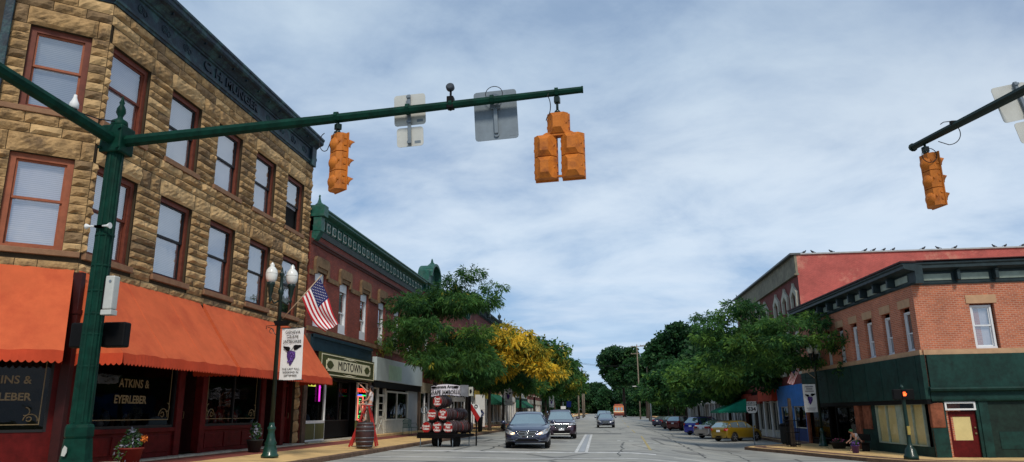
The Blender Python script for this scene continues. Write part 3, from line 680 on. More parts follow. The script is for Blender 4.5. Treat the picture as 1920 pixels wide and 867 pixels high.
text('ATKINS &',.25,gold,s,(1.0,.106,2.36),FRONT,bold=.004); text('EYERLEBER',.235,gold,s,(1.0,.106,1.98),FRONT,bold=.006)
# lit shop lamps seen inside the corner shop
lm=MB()
for x,z in ((1.45,3.05),(1.42,2.9),(1.47,3.2)): lm.lathe([(.02,z-.02),(.03,z),(.02,z+.02)],(x,.5,0),8)
q=lm.build('shop_lamp',M('lit shop lamp',(1,.95,.85),.4,emit=2.5,var=0),B,cl,crot)
ib=interior_box(B,.2,1.95,.8,3.5,.2,1.6); ib.location=cl; ib.rotation_euler=(0,0,crot)
# downpipe/green corner strip at the left end of the chamfer
dp=MB(); dp.box(-.16,.03,-.12,.25,4.9,12.25,0,.02); dp.build('corner_strip',corn,B,cl,crot)
# rear side wall going away from the chamfer
e0=Vector(cl); mb=MB(); 
E1=e0+Vector((-.2,6,0)); 
mb.face([(e0.x,e0.y,-.2),(e0.x,e0.y,13.2),(e0.x+1.2,e0.y+9,13.2),(e0.x+1.2,e0.y+9,-.2)]); mb.face([(e0.x,e0.y,13.0),(0,.3,13.0),(0,11,13.0),(e0.x+1.2,e0.y+9,13.0)])
mb.build('rear_wall',mortarM,B)
# awnings
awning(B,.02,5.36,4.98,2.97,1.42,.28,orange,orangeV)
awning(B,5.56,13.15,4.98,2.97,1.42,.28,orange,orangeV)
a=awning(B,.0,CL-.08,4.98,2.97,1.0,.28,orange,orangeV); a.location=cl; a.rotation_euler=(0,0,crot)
po=MB(); po.box(-.14,.0,-.24,.0,Z0,4.9,0,.01); po.box(-.16,.02,-.26,0,3.9,4.0); po.build('corner_post',maroonD,B)

# ------------------------------------------------------------------ left: long brick block
def lbuild(name,label,y0,W,x=-12.7): return thing(name,label,'building',(x,y0,0),R(90))
Bk=lbuild('brick_building','two storey red brick block with a green cornice of square panels above white windows',29.35,18.9)
W=18.9; wxs=[(.65+3.0*k,1.80+3.0*k) for k in range(6)]
mb=MB(); wallmesh(mb,0,W,4.35,9.6,[(a,b,5.28,7.72) for a,b in wxs],.22); body(mb,0,W,-.2,10.3,12,0); wallmesh(mb,0,W,9.6,10.3,[],0,y=-.02)
wallmesh(mb,0,W,3.95,4.35,[],0,y=-.001)
for x in (0,8.35,W-.4): mb.box(x+.003,x+.38,-.07,.15,.35,4.9,1)
mb.build('wall',[brickR,M('dark rough stone pier',(.10,.065,.045),.9,var=.5,scale=3,bump=1.,bscale=10)],Bk)
# brownstone trim: lintel hoods, impost band, sill band
mb=MB()
for a,b in wxs:
    mb.prism([(a-.22,7.55),(a-.22,8.18),(a-.10,8.34),(b+.10,8.34),(b+.22,8.18),(b+.22,7.55),(b+.02,7.55),(b+.02,7.9),(a-.02,7.9),(a-.02,7.55)],'y',-.13,.0)
    mb.prism([(a,7.72),(a,7.9),(b,7.9),(b,7.72)],'y',-.08,.1)
e=[0]+[t for a,b in wxs for t in (a-.23,b+.23)]+[W]
for k in range(0,len(e)-1,2): mb.box(e[k],e[k+1],-.06,.0,7.45,7.66)
mb.box(0,W,-.10,.0,5.02,5.22); 
mb.build('stone_trim',M('brownstone trim',(.17,.105,.055),.9,var=.4,scale=3,bump=.8,bscale=12),Bk)
mb=MB(); profile_band(mb,[(0,8.82),(-.05,8.82),(-.07,8.9),(-.12,8.94),(-.12,9.02),(0,9.05)],0,W); mb.build('string_course',M('dark brown moulding',(.06,.02,.016),.7),Bk)
mb=MB()
mb.box(0,W,-.05,0,9.30,9.58,1); mb.box(0,W,-.06,0,9.60,10.12,0)
profile_band(mb,[(0,10.12),(-.10,10.14),(-.14,10.2),(-.30,10.24),(-.38,10.30),(-.38,10.38),(-.43,10.42),(-.43,10.48),(.25,10.52),(.25,10.12)],.45,W+.2)
for k in range(26):
    x=.75+k*.70
    mb.box(x,x+.46,-.10,-.06,9.66,10.06,2,.01); mb.lathe([(.16,0),(.16,.02),(.10,.035),(.05,.02)],(0,0,0),12,0,mat=Matrix.Translation((x+.23,-.10,9.86))@Matrix.Rotation(R(90),4,'X'))
    mb.box(x+.54,x+.61,-.14,-.05,9.62,10.10,0)
# end bracket with finial
mb.box(-.05,.45,-.55,.1,10.0,10.52,0,.02); mb.box(0,.40,-.42,.1,9.35,10.0,0,.02); mb.prism([(0,8.9),(-.22,9.0),(-.40,9.35),(0,9.35)],'x',.02,.38); mb.lathe([(.20,10.52),(.22,10.58),(.10,10.68),(.05,10.84),(.035,10.95),(.06,10.98),(.02,11.04)],(.2,-.2,0),4,0,False)
mb.build('cornice',[greenB,M('green slate band',(.045,.06,.055),.7,var=.3),M('pale cornice panel',(.50,.53,.45),.6,var=.25,dirt=(.12,.03,.02),dscale=9)],Bk)
wb=M('white window paint',(.66,.67,.68),.5,var=.06)
for k,(a,b) in enumerate(wxs):
    window(Bk,a,b,5.28,7.72,.12,wb,blindD if k%2 else None,fw=.10,rail=.42)
for a,b in wxs:
    for z0,z1 in ((5.32,5.72),(7.3,7.64)): pn=MB(); pn.box(a+.1,b-.1,.06,.12,z0,z1); pn.build('window_panel',wb,Bk)
# Midtown shopfront
mb=MB(); mb.box(.42,8.3,-.16,.1,4.22,4.9,0); mb.box(.42,8.3,-.22,-.1,4.78,4.92,0); mb.build('fascia',M('dark blue fascia',(.010,.028,.040),.5,var=.3),Bk)
SB=thing('shop_sign','long olive green shop sign with cream panel reading MIDTOWN above the shop front','sign',(-12.7+.18,29.35,0),R(90))
sb=MB(); sb.box(1.0,8.25,-.16,-.04,3.18,4.20,0); sb.build('sign_board',olive,SB)
sb=MB(); t_=.045
for x0,x1,z0,z1 in [(1.06,8.19,4.10,4.14),(1.06,8.19,3.24,3.28),(1.06,1.10,3.28,4.10),(8.15,8.19,3.28,4.10)]: sb.box(x0,x1,-.175,-.16,z0,z1)
sb.prism([(1.75,3.42),(1.75,3.50),(1.60,3.50),(1.60,3.88),(1.75,3.88),(1.75,3.96),(7.4,3.96),(7.4,3.88),(7.55,3.88),(7.55,3.50),(7.4,3.50),(7.4,3.42)],'y',-.19,-.16)
sb.prism([(3.6,4.0),(4.1,4.06),(4.6,4.02),(5.1,4.06),(5.6,4.0),(5.0,4.10),(4.6,4.07),(4.2,4.10)],'y',-.18,-.16); sb.prism([(3.6,3.38),(4.1,3.32),(4.6,3.36),(5.1,3.32),(5.6,3.38),(5.0,3.28),(4.6,3.31),(4.2,3.28)],'y',-.18,-.16)
sb.build('cream_panel',cream,SB)
text('MIDTOWN',.56,black,SB,(4.6,-.195,3.69),FRONT,bold=.0,sx=1.18)
sb=MB()
for cx in (2.0,7.0): sb.prism([(cx-.42,3.69),(cx-.22,3.83),(cx+.0,3.88),(cx+.22,3.83),(cx+.42,3.69),(cx+.22,3.55),(cx,3.50),(cx-.22,3.55)],'y',-.203,-.19)
sb.build('sign_ornament',olive,SB)
shopwin(Bk,.42,2.6,1.25,3.15,white,y=.06,fw=.05); shopwin(Bk,2.9,6.9,1.25,3.15,darkwood,y=.5,fw=.05,mull=(5.4,)); shopwin(Bk,6.9,8.3,1.25,3.15,offwhite,y=.06,fw=.05)
mb=MB(); mb.box(.42,2.6,.0,.12,.45,1.25,0)
for a,b in ((.48,1.46),(1.52,2.54)): mb.box(a,b,-.012,.0,.52,1.18,1)
mb.box(2.9,6.9,.45,.55,.5,1.25,2); mb.box(6.9,8.3,.0,.12,.45,1.25,1); mb.box(.42,8.35,.0,.6,3.12,4.3,2); mb.build('stall_riser',[white,M('olive riser panel',(.085,.085,.028),.6),black],Bk)
interior_box(Bk,.42,8.35,.35,3.2,.55,4.5)
mb=MB(); rq=random.Random(11)
for k in range(26):
    x=rq.uniform(.6,8.0); y=rq.uniform(.8,2.0); h=rq.uniform(.15,.55); mb.lathe([(.06,1.1),(rq.uniform(.06,.16),1.1+h*.5),(rq.uniform(.02,.1),1.1+h)],(x,y,0),7,rq.choice([0,1,2]))
mb.build('window_display',[M('display red ware',(.18,.04,.03),.5),M('display blue ware',(.06,.08,.12),.5),M('display tan ware',(.22,.15,.10),.5)],Bk)
def neon(col,e=3.): return M('neon %.2f %.2f %.2f'%col,col,.4,emit=e,var=0)
def sign_neon(parts,label,x,z):
    n=thing('neon_sign',label,'neon sign',(-12.7+.02,29.35+x,z),R(90)); parts(n); return n
def p_a(n):
    text('TATTOO',.26,neon((1,.06,.03),1.6),n,(0,0,0),FRONT,name='neon_tube',bold=.006,sx=1.25)
    t=MB(); t.tube([(-.55,0,-.24),(0,0,-.22)],.03,6); t.build('neon_tube',neon((.05,.15,1),1.8),n); t=MB(); t.tube([(.05,0,-.22),(.6,0,-.24)],.03,6); t.build('neon_tube',neon((.03,.8,.15),1.2),n)
sign_neon(p_a,'red neon lettering over a blue and green bar high in the Midtown shop window',7.35,2.72)
def p_b(n):
    t=MB(); 
    for a,b in (((-.38,0,0),(.38,0,0)),((.38,0,0),(.38,0,1.15)),((.38,0,1.15),(-.38,0,1.15)),((-.38,0,1.15),(-.38,0,0))): t.tube([a,b],.035,6)
    t.build('neon_frame',neon((1,.22,.15),.8),n); t=MB(); t.box(-.37,.37,.03,.05,.02,1.13); t.build('backing_board',black,n)
    t=MB(); t.tube([(-.06+.12*math.sin(k*.7),0,.35+k*.07) for k in range(9)],.022,6); 
    for x in (-.2,0,.2): t.tube([(x+.06*math.cos(k*.8),0,.15+.06*math.sin(k*.8)) for k in range(9)],.016,5)
    t.tube([(-.2,0,1.0),(.1,0,1.0)],.018,5); t.build('neon_tube',neon((.04,.9,.2),.9),n)
sign_neon(p_b,'upright rectangular red-framed neon sign with green figures inside the Midtown window',7.2,1.28)
def p_c(n):
    t=MB(); t.box(-.35,.35,-.02,.02,0,.28); t.build('sign_face',neon((.75,.8,.1),.5),n); text('OPEN',.2,black,n,(0,-.03,.13),FRONT,bold=.004)
sign_neon(p_c,'small yellow-green lit sign in the first Midtown window under the awning end',.95,2.72)
def p_d(n):
    t=MB(); t.tube([(0,0,0),(0,0,.75)],.04,6); t.tube([(-.08,0,.72),(.1,0,.6)],.02,6); t.build('neon_tube',neon((.9,.05,.75),.7),n)
sign_neon(p_d,'short upright magenta neon tube beside the yellow-green lit sign',1.8,2.1)
pl_=thing('shop_lamp','small bright round shop lamp under the Midtown sign','lamp',(-12.9,32.9,2.95)); t=MB(); t.lathe([(.03,0),(.06,.05),(.03,.1)],n=8); t.build('bulb',neon((1,.95,.8),9),pl_)
t=MB(); t.lathe([(.02,.1),(.05,.12),(.02,.2)],n=8); t.build('lamp_holder',black,pl_)
# white shopfront next door (same block)
mb=MB(); mb.box(8.8,W-.4,-.30,.0,3.30,4.55,0,.02); mb.box(11.0,13.6,-.306,-.28,3.42,4.25,1); 
mb.build('blank_fascia',[M('pale grey fascia',(.42,.48,.48),.6,var=.08,scale=1),M('faded green lettering patch',(.36,.50,.36),.7,var=.15,scale=5)],Bk)
mb=MB(); mb.box(8.8,W-.4,-.22,.02,2.95,3.30); mb.build('soffit_band',black,Bk)
mb=MB(); mb.box(8.8,9.1,.0,.15,.5,2.95); mb.box(10.05,10.25,.0,.15,.5,2.95); mb.box(11.4,11.6,.0,.15,.5,2.95); mb.box(11.6,16.2,.0,.12,.5,1.18); mb.box(16.1,16.3,0,.15,.5,2.95); mb.box(16.3,W-.4,.0,.15,.45,2.95,1)
for k in range(4): mb.box(11.6,16.1,-.012,.0,.56+k*.15,.68+k*.15)
mb.build('panelling',[offwhite,grey],Bk)
shopwin(Bk,9.1,10.05,1.0,2.95,offwhite,y=.05,fw=.06); shopwin(Bk,11.6,16.1,1.18,2.85,offwhite,y=.03,fw=.10,mull=(13.8,))
door(Bk,10.3,11.35,.5,2.62,.06,offwhite,cross=True,lights=3,kick=.42)
interior_box(Bk,8.8,16.3,.4,2.95,.2,3)
mb=MB(); mb.box(8.5,W-.3,-.42,.02,.36,.50,0,.015); mb.build('step',tan,Bk)
mb=MB(); mb.box(.40,8.3,-.2,.5,.36,.44,0,.015); mb.build('step',M('pale stone ledge',(.4,.4,.4)),Bk)

# block beyond with pediment, then more of the row
def rowbuild(name,label,y0,W,H,wallm,winrows,shop,x=-12.7,cornm=None,trim=None,blind=None,D=12,ang=90,base=0.,wm=None,nwin=5,ww=1.0,arch=False):
    b=thing(name,label,'building',(x,y0,base),R(ang))
    wm=wm or white; mb=MB(); xs_=[(W*(k+.5)/nwin-ww/2,W*(k+.5)/nwin+ww/2) for k in range(nwin)]
    wallmesh(mb,0,W,3.6,H,[(a,c,z0,z1) for a,c in xs_ for z0,z1 in winrows],.2); body(mb,0,W,-1.0,H,D)
    mb.build('wall',wallm,b)
    for z0,z1 in winrows:
        for k,(a,c) in enumerate(xs_): window(b,a,c,z0,z1,.12,wm,blind if k%2 else None,fw=.08,rail=.5)
    if trim:
        mb=MB()
        for z0,z1 in winrows:
            for a,c in xs_:
                mb.box(a-.12,c+.12,-.08,.0,z0-.14,z0-.003)
                if arch: mb.prism([(a-.22,z1-.6),(a-.22,z1+.15),((a+c)/2,z1+.62),(c+.22,z1+.15),(c+.22,z1-.6),(c,z1-.6),(c,z1),((a+c)/2,z1+.22),(a,z1),(a,z1-.6)],'y',-.10,.002)
                else: mb.box(a-.14,c+.14,-.08,.0,z1+.003,z1+.32)
        mb.build('stone_trim',trim,b)
    if cornm:
        mb=MB(); profile_band(mb,[(0,H-.75),(-.06,H-.75),(-.08,H-.35),(-.22,H-.28),(-.40,H-.15),(-.44,H),(.25,H+.05),(.25,H-.75)],-.02,W+.02)
        for k in range(int(W/.8)): mb.box(.3+k*.8,.46+k*.8,-.28,-.05,H-.7,H-.28)
        mb.build('cornice',cornm,b)
    if shop:
        sm_,km,fm=shop; n=max(1,int(W/4.2)); mb=MB()
        for k in range(n+1): c=W*k/n; mb.box(max(0,c-.2),min(W,c+.2),-.05,.2,-.7,3.0,0)
        mb.box(0,W,-.06,.1,2.95,3.6,1); mb.build('shopfront',[sm_,fm],b)
        for k in range(n):
            a=W*k/n+.2; c=W*(k+1)/n-.2; d0=(a+c)/2-.5
            shopwin(b,a,d0-.05,.6,2.95,wm,y=.06,fw=.06); shopwin(b,d0+1.15,c,.6,2.95,wm,y=.06,fw=.06); door(b,d0,d0+1.1,.0,2.3,.2,sm_ if k%2 else wm,knob=False)
            r=MB(); r.box(a,d0-.05,0,.12,-.7,.6); r.box(d0+1.15,c,0,.12,-.7,.6); r.build('stall_riser',km,b)
        interior_box(b,.1,W-.1,-.1,3.0,.25,3.2)
    return b
darkgreyM=M('dark green grey cornice',(.018,.035,.038),.5,var=.4)
C1=rowbuild('brick_building','second red brick block with arched green pediment behind the nearest tree',48.3,17.0,10.6,brickR,[(5.28,7.7)],(M('rough stone pier',(.25,.17,.11),.9,var=.5,bump=1),black,M('cream fascia board',(.38,.34,.26),.7)),cornm=greenB,trim=MATS['brownstone trim'],blind=blindD,wm=wb,base=.0,nwin=5,ww=1.1)
mb=MB()
arc=[(2.1+1.35*math.cos(math.pi*k/12),10.95+1.0*math.sin(math.pi*k/12)) for k in range(13)]
mb.prism([(.3,10.5),(.75,10.95)]+arc[::-1]+[(3.9,10.5)],'y',-.15,.5)
for k in range(12):
    a,b=arc[k],arc[k+1]; mb.bar((a[0],-.35,a[1]),(b[0],-.35,b[1]),.5,.18)
mb.box(.2,.8,-.45,.3,10.4,11.3,0,.03); mb.box(3.5,4.1,-.45,.3,10.4,11.3,0,.03); mb.lathe([(.2,11.95),(.24,12.05),(.1,12.2),(.06,12.4),(.0,12.5)],(2.1,-.2,0),4,0,False)
mb.build('pediment',greenB,C1)
D1=rowbuild('brick_building','taller red brick shop block with a dark bracketed cornice behind the yellow tree',65.4,19.0,11.7,brickD,[(5.3,7.7)],(offwhite,M('tan riser',(.3,.22,.13)),M('yellow fascia board',(.45,.32,.05),.6)),cornm=darkgreyM,trim=MATS['brownstone trim'],wm=wb,nwin=6,base=.05,blind=blindD)
for k in range(3):
    mb=MB(); x=1.0+8.3*k; mb.box(x-.25,x+.25,-.5,.1,11.2,11.95,0,.02); mb.lathe([(.2,11.95),(.1,12.05),(.22,12.3),(.2,12.5),(.06,12.6),(.02,12.8)],(x,-.2,0),8); mb.build('finial',darkgreyM,D1)
E1_=rowbuild('stone_front_building','narrow tan stone fronted building with a small gable, past the yellow tree',84.6,13,9.8,brickT,[(5.2,7.4)],(offwhite,grey,white),cornm=None,trim=offwhite,wm=wb,nwin=4)
mb=MB(); mb.prism([(5,9.8),(8,9.8),(8,10.7),(6.5,11.9),(5,10.7)],'y',-.1,.6); mb.box(5.2,7.8,-.16,.0,9.6,9.8); mb.build('gable',brickT,E1_)
for k in range(4): mb=MB(); x=.6+k*1.2 if k<3 else 12; mb.lathe([(.16,9.8),(.2,10.1),(.08,10.2),(.14,10.5),(.02,10.7)],(x,-.0,0),8); mb.build('finial',darkgreyM,E1_)
F1=rowbuild('painted_shop_building','low white painted shop building with a dark green awning further down the left side',98,14,7.2,M('white painted brick',(.5,.5,.47),.8),[(4.2,5.9)],(white,grey,greenS),trim=offwhite,wm=wb,nwin=4)
awning(F1,.6,13.2,3.3,2.4,1.3,.2,M('green awning canvas',(.012,.11,.065),.8),M('green awning valance',(.01,.08,.05),.8),scal=.25)
H1=rowbuild('brick_building','plain low brick shop building at the far end of the left row',113,22,7.8,brickD,[(4.3,6.1)],(offwhite,grey,offwhite),cornm=darkgreyM,trim=offwhite,wm=wb,nwin=6)
# street-level details hidden under the trees
aw=thing('shop_awning','dark green sloping shop awning in front of the taller block left of the street','awning',(-12.7,76.5,.1),R(90)); awning(aw,0,7.4,3.5,2.5,1.4,.2,MATS['green awning canvas'],MATS['green awning valance'],scal=.25,name='canopy')
sg=thing('shop_sign','white shop sign board with dark script lettering over the dark doorway, behind the second tree','sign',(-12.2,60.2,2.5),R(62))
mb=MB(); mb.box(-1.5,1.5,-.06,.06,0,1.1); mb.build('sign_board',white,sg); text('Antiques',.62,black,sg,(0,-.065,.55),FRONT,bold=.008)
sg=thing('shop_sign','plain white upright board on the shop front beyond the second banner','sign',(-12.2,68.6,1.9),R(60)); mb=MB(); mb.box(-.65,.65,-.05,.05,0,1.35); mb.build('sign_board',white,sg); mb=MB(); mb.box(.4,.65,-.04,.04,-1.6,0); mb.build('post',white,sg)
sg=thing('shop_sign','yellow fascia sign over the cream framed door behind the barrel trailer','sign',(-12.55,52.9,2.75),R(90)); mb=MB(); mb.box(0,3.0,-.25,0,0,.45,0,.02); mb.build('sign_board',M('yellow sign paint',(.60,.36,.03),.6),sg)
mb=MB(); mb.box(0,3.0,-.2,0,-.18,-.01); mb.box(.0,.12,-.2,0,-2.4,-.18); mb.box(1.35,1.5,-.2,0,-2.4,-.18); mb.box(2.88,3.,-.2,0,-2.4,-.18); mb.box(.12,1.35,-.15,-.05,-1.55,-1.4); mb.box(.12,1.35,-.15,-.05,-2.4,-2.15); mb.build('sign_frame',cream,sg)

# ------------------------------------------------------------------ right: corner brick building
RA=math.atan2(12.4-13.6,-(49.5-34.4))   # facade angle
ang=R(90-math.degrees(math.atan2(12.4-13.6,49.5-34.4)))
dirv=Vector((12.4-13.6,49.5-34.4,0)).normalized()  # from the corner, away
far=Vector((13.6,34.4,0))+dirv*15.6
theta=math.atan2(-dirv.y,-dirv.x)
RB=thing('corner_brick_building','two storey orange brick corner building with bracketed cornice and dark green ground floor','building',(far.x,far.y,-.5),theta)
LR=15.6
mb=MB(); wr=[(LR-s1,LR-s0) for s0,s1 in ((.50,1.42),(2.5,3.4),(4.55,5.45),(6.42,7.25),(8.3,9.15),(10.3,11.15),(12.2,13.1))]
wallmesh(mb,0,LR,4.55,8.0,[(a,b,4.55,6.52) for a,b in wr],.22)
body(mb,0,LR,0,8.0,16,0,y=0.01)
# front (cross street) facade: local frame turned
fv=Vector((1,-.03,0)).normalized(); f_ang=math.atan2(fv.y,fv.x)-theta
wf=[(2.25,3.25,4.55,6.52)]
m2=MB(); wallmesh(m2,0,12,4.55,8.0,wf+[(7.5,8.5,4.55,6.52)],.22)
mb.v; WR=mb.build('wall',brickO,RB); m2.build('front_wall',brickO,RB,(LR,0,0),f_ang)
FO=(LR,0,0)
def onfront(o): o.location=Vector(FO)+Matrix.Rotation(f_ang,3,'Z')@Vector(o.location); o.rotation_euler=(0,0,f_ang); return o
tanst=M('tan stone lintel',(.46,.28,.16),.85,var=.15,bump=.3)
mb=MB(); 
for a,b in wr: mb.box(a-.12,b+.12,-.03,.05,6.523,6.90)
mb.box(0,LR,-.07,.05,4.32,4.545); mb.build('stone_trim',tanst,RB)
mb=MB(); mb.box(2.13,3.37,-.03,.05,6.523,6.9); mb.box(7.38,8.62,-.03,.05,6.523,6.9); mb.box(0.075,12,-.07,.05,4.32,4.545); onfront(mb.build('stone_trim',tanst,RB))
for k,(a,b) in enumerate(wr): window(RB,a+.06,b-.02,4.58,6.34,.16,wb,blindM if k%3 else blindD,fw=.06,rail=.45)
for a in (2.3,7.55): onfront(window(RB,a,a+.86,4.60,6.45,.16,wb,blindM,fw=.08,rail=.52,openlow=False))
def cornR(mb,x0,x1,first):
    prof=[(0,7.42),(-.06,7.42),(-.08,7.48),(-.04,7.52),(-.04,7.98),(-.30,8.03),(-.50,8.10),(-.50,8.22),(-.56,8.28),(-.56,8.36),(.3,8.40),(.3,7.42)]
    profile_band(mb,prof,x0,x1)
    n=int((x1-x0)/1.55)
    for k in range(n+1):
        x=x0+first+k*1.55
        if x+1.5>x1+.3: break
        mb.box(x+.18,min(x+1.35,x1-.1),-.08,-.04,7.60,7.90,1,.012); mb.box(x-.06,x+.08,-.40,-.04,7.56,8.0,0,.02); mb.prism([(-.04,7.56),(-.04,7.98),(-.45,7.98),(-.30,7.74)],'x',x-.05,x+.07)
corG=M('slate green cornice',(.016,.030,.034),.5,var=.4); corP=M('pale sage panel',(.26,.31,.26),.6,var=.2)
mb=MB(); cornR(mb,0,LR+.56,.12); mb.build('cornice',[corG,corP],RB)
mb=MB(); cornR(mb,.02,12,.3); onfront(mb.build('cornice',[corG,corP],RB))
mb=MB(); mb.box(-.02,LR+.62,-.64,.35,8.362,8.43); mb.build('roof_edge',M('dark red roof edge',(.05,.012,.012),.6),RB)
mb=MB(); mb.box(.1,12,-.64,.35,8.405,8.44); onfront(mb.build('roof_edge',MATS['dark red roof edge'],RB))
# green fascia + ground floor, street side
mb=MB(); mb.box(0,LR+.12,-.14,.05,2.42,4.32); 
for k in range(9): mb.box(.8+k*1.8,.84+k*1.8,-.155,-.14,2.45,4.3)
mb.box(0,LR+.10,-.10,.3,2.22,2.42,1); mb.build('fascia',[greenS,black],RB)
mb=MB(); mb.box(.14,12,-.14,.05,2.85,4.32); mb.box(.1,12,-.10,.05,1.9+.45,2.85); mb.prism([(0,2.70),(-.30,2.76),(-.34,2.84),(-.30,2.90),(0,2.96)],'x',.05,12); mb.prism([(0,2.30),(-.16,2.34),(-.18,2.40),(0,2.46)],'x',.1,12); onfront(mb.build('fascia',greenS,RB))
rough=M('rough red stone',(.22,.07,.035),.9,var=.5,scale=3,bump=1.,bscale=9)
# papered windows
M('sage frame',(.30,.36,.28),.6,var=.2)
def S(a): return LR-a
mb=MB(); mb.box(S(5.5),S(.1),.02,.14,0,.42,0); mb.box(S(7.9),S(7.3),-.08,.2,-.0,2.25,1); mb.box(S(6.9),S(6.0),-.05,.2,1.05,2.25,1); mb.box(S(7.3),S(5.5),.02,.14,0,1.05,0); mb.box(S(6.0),S(5.5),.02,.14,1.05,2.3,0); mb.build('shopfront',[greenS,rough],RB)
for a,b in ((5.45,3.2),(2.75,.62)):
    o=shopwin(RB,S(a),S(b),.42,2.25,MATS['sage frame'],y=.06,fw=.05,mull=((S(a)+S(b))/2,),gm=clearG); q=MB(); xa,xb=S(a)+.05,S(b)-.05
    q.grid(lambda u_,v_:(xa+(xb-xa)*u_,.12+.012*math.sin(v_*7+u_*3)+.01*math.sin(u_*11),.46+1.75*v_),12,8); q.build('paper_cover',paper,o)
mb=MB(); mb.box(S(3.2),S(2.75),.02,.12,.42,2.25); mb.build('mullion_panel',M('sage frame',(.30,.36,.28),.6),RB)
interior_box(RB,.2,S(7.9),0,2.25,.5,4); mb=MB(); mb.box(0,.4,-.08,.2,0,2.25,0); mb.box(.4,1.7,.03,.2,0,.3,1); mb.build('stone_pier',[rough,black],RB)
shopwin(RB,.4,3.6,.35,2.2,black,y=.1,fw=.06,mull=(2.0,)); shopwin(RB,4.7,7.6,.35,2.2,black,y=.1,fw=.06)
# cross street side ground floor
mb=MB(); mb.box(.0,.55,-.09,.2,1.22,2.28,1,.05); mb.box(0.02,.52,-.05,.2,0,1.22,0); mb.box(1.95,2.3,-.08,.2,0,2.35,0); mb.box(2.3,12,.0,.2,0,2.35,2); mb.box(2.6,11.8,-.02,.0,.35,1.05,0); mb.box(.52,.62,-.03,.1,0,2.35,0); mb.box(1.82,1.95,-.03,.1,0,2.35,0); onfront(mb.build('shopfront',[greenS,rough,M('very dark green boards',(.006,.020,.014),.7,var=.5)],RB))
d=MB(); dx0,dx1=.62,1.82
for x0,x1,z0,z1 in [(dx0,dx0+.20,.02,1.9),(dx1-.22,dx1,.02,1.9),(dx0+.2,dx1-.22,.02,.70),(dx0+.2,dx1-.22,1.68,1.9)]: d.box(x0,x1,.08,.14,z0,z1)
dd=onfront(d.build('door',maroon,RB)); q=MB(); q.box(dx0+.2,dx1-.22,.10,.12,.7,1.68); q.build('paper_cover',paper,dd); q=MB(); q.lathe([(.02,0),(.045,.02),(.045,.05),(.02,.07)],n=10,mat=Matrix.Translation((dx1-.10,.08,.98))@Matrix.Rotation(R(90),4,'X')); q.lathe([(.02,0),(.04,.02),(.03,.05)],n=10,mat=Matrix.Translation((dx1-.10,.08,1.22))@Matrix.Rotation(R(90),4,'X')); q.build('handle',gold,dd)
onfront(shopwin(RB,dx0-.02,dx1+.0,1.95,2.30,white,y=-.02,fw=.07,name='transom_window')); q=MB(); q.box(dx0,dx1,.14,.2,0,2.35); onfront(q.build('door_backing',interior,RB))

# tall red building behind it
d2=Vector((12.2-12.7,70.9-50.0,0)).normalized(); o2=Vector((12.7,50.0,0)); W2=21.3; far2=o2+d2*W2; th2=math.atan2(-d2.y,-d2.x)
TR=thing('tall_brick_building','three storey red brick building with a long pink-red side wall and birds along its roof','building',(far2.x,far2.y,-.5),th2)
H2=12.2; wx2=[W2-s for s in (1.1,3.5,6.0,9.6,12.6,15.6,18.6)]
ops2=[(x-.5,x+.5,7.6,9.6) for x in wx2]+[(x-.5,x+.5,4.5,6.6) for x in wx2]
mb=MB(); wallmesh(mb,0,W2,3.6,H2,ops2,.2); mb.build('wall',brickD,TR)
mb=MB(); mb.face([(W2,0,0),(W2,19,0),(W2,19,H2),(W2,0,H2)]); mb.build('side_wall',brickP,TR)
mb=MB(); mb.face([(0,.0,0),(0,0,H2),(0,19,H2),(0,19,0)]); mb.face([(0,19,0),(0,19,H2),(W2,19,H2),(W2,19,0)]); mb.face([(0,.02,H2-.4),(W2,.02,H2-.4),(W2,19,H2-.4),(0,19,H2-.4)]); mb.build('rear_wall',brickD,TR)
mb=MB(); mb.box(0,W2+.01,-.10,.05,10.95,H2); mb.box(0,W2+.01,-.20,.1,10.82,10.95); mb.build('frieze',M('grey beige frieze',(.20,.185,.13),.8,var=.25,dirt=(.12,.11,.08)),TR)
mb=MB(); mb.box(-.05,W2+.1,-.38,.3,H2,H2+.12); mb.build('roof_edge',M('pale metal roof edge',(.09,.10,.10),.5),TR); mb=MB(); mb.box(W2-.15,W2+.1,.3,19,H2,H2+.09); mb.build('coping',M('pale grey coping',(.36,.37,.37),.6),TR)
for x in wx2:
    for z0,z1 in ((7.6,9.6),(4.5,6.6)): window(TR,x-.5,x+.5,z0,z1,.14,offwhite,blindD,fw=.08)
for x in wx2:
    for z1 in (9.6,6.6):
        mb=MB(); a,c=x-.5,x+.5
        mb.prism([(a-.24,z1-.9),(a-.30,z1+.15),(x-.12,z1+.62),(x,z1+.85),(x+.12,z1+.62),(c+.30,z1+.15),(c+.24,z1-.9),(c,z1-.9),(c,z1-.1),(x,z1+.25),(a,z1-.1),(a,z1-.9)],'y',-.16,.002); mb.build('window_hood',M('pale stone hood',(.42,.41,.33),.8,var=.2),TR)
        mb=MB(); mb.box(a-.15,c+.15,-.12,0,z1-2.22,z1-2.05); mb.build('window_sill',MATS['pale stone hood'],TR)
mb=MB(); mb.box(W2-12.2,W2-11.4,-.06,.0,10.1,10.75); mb.build('wall_vent',offwhite,TR)
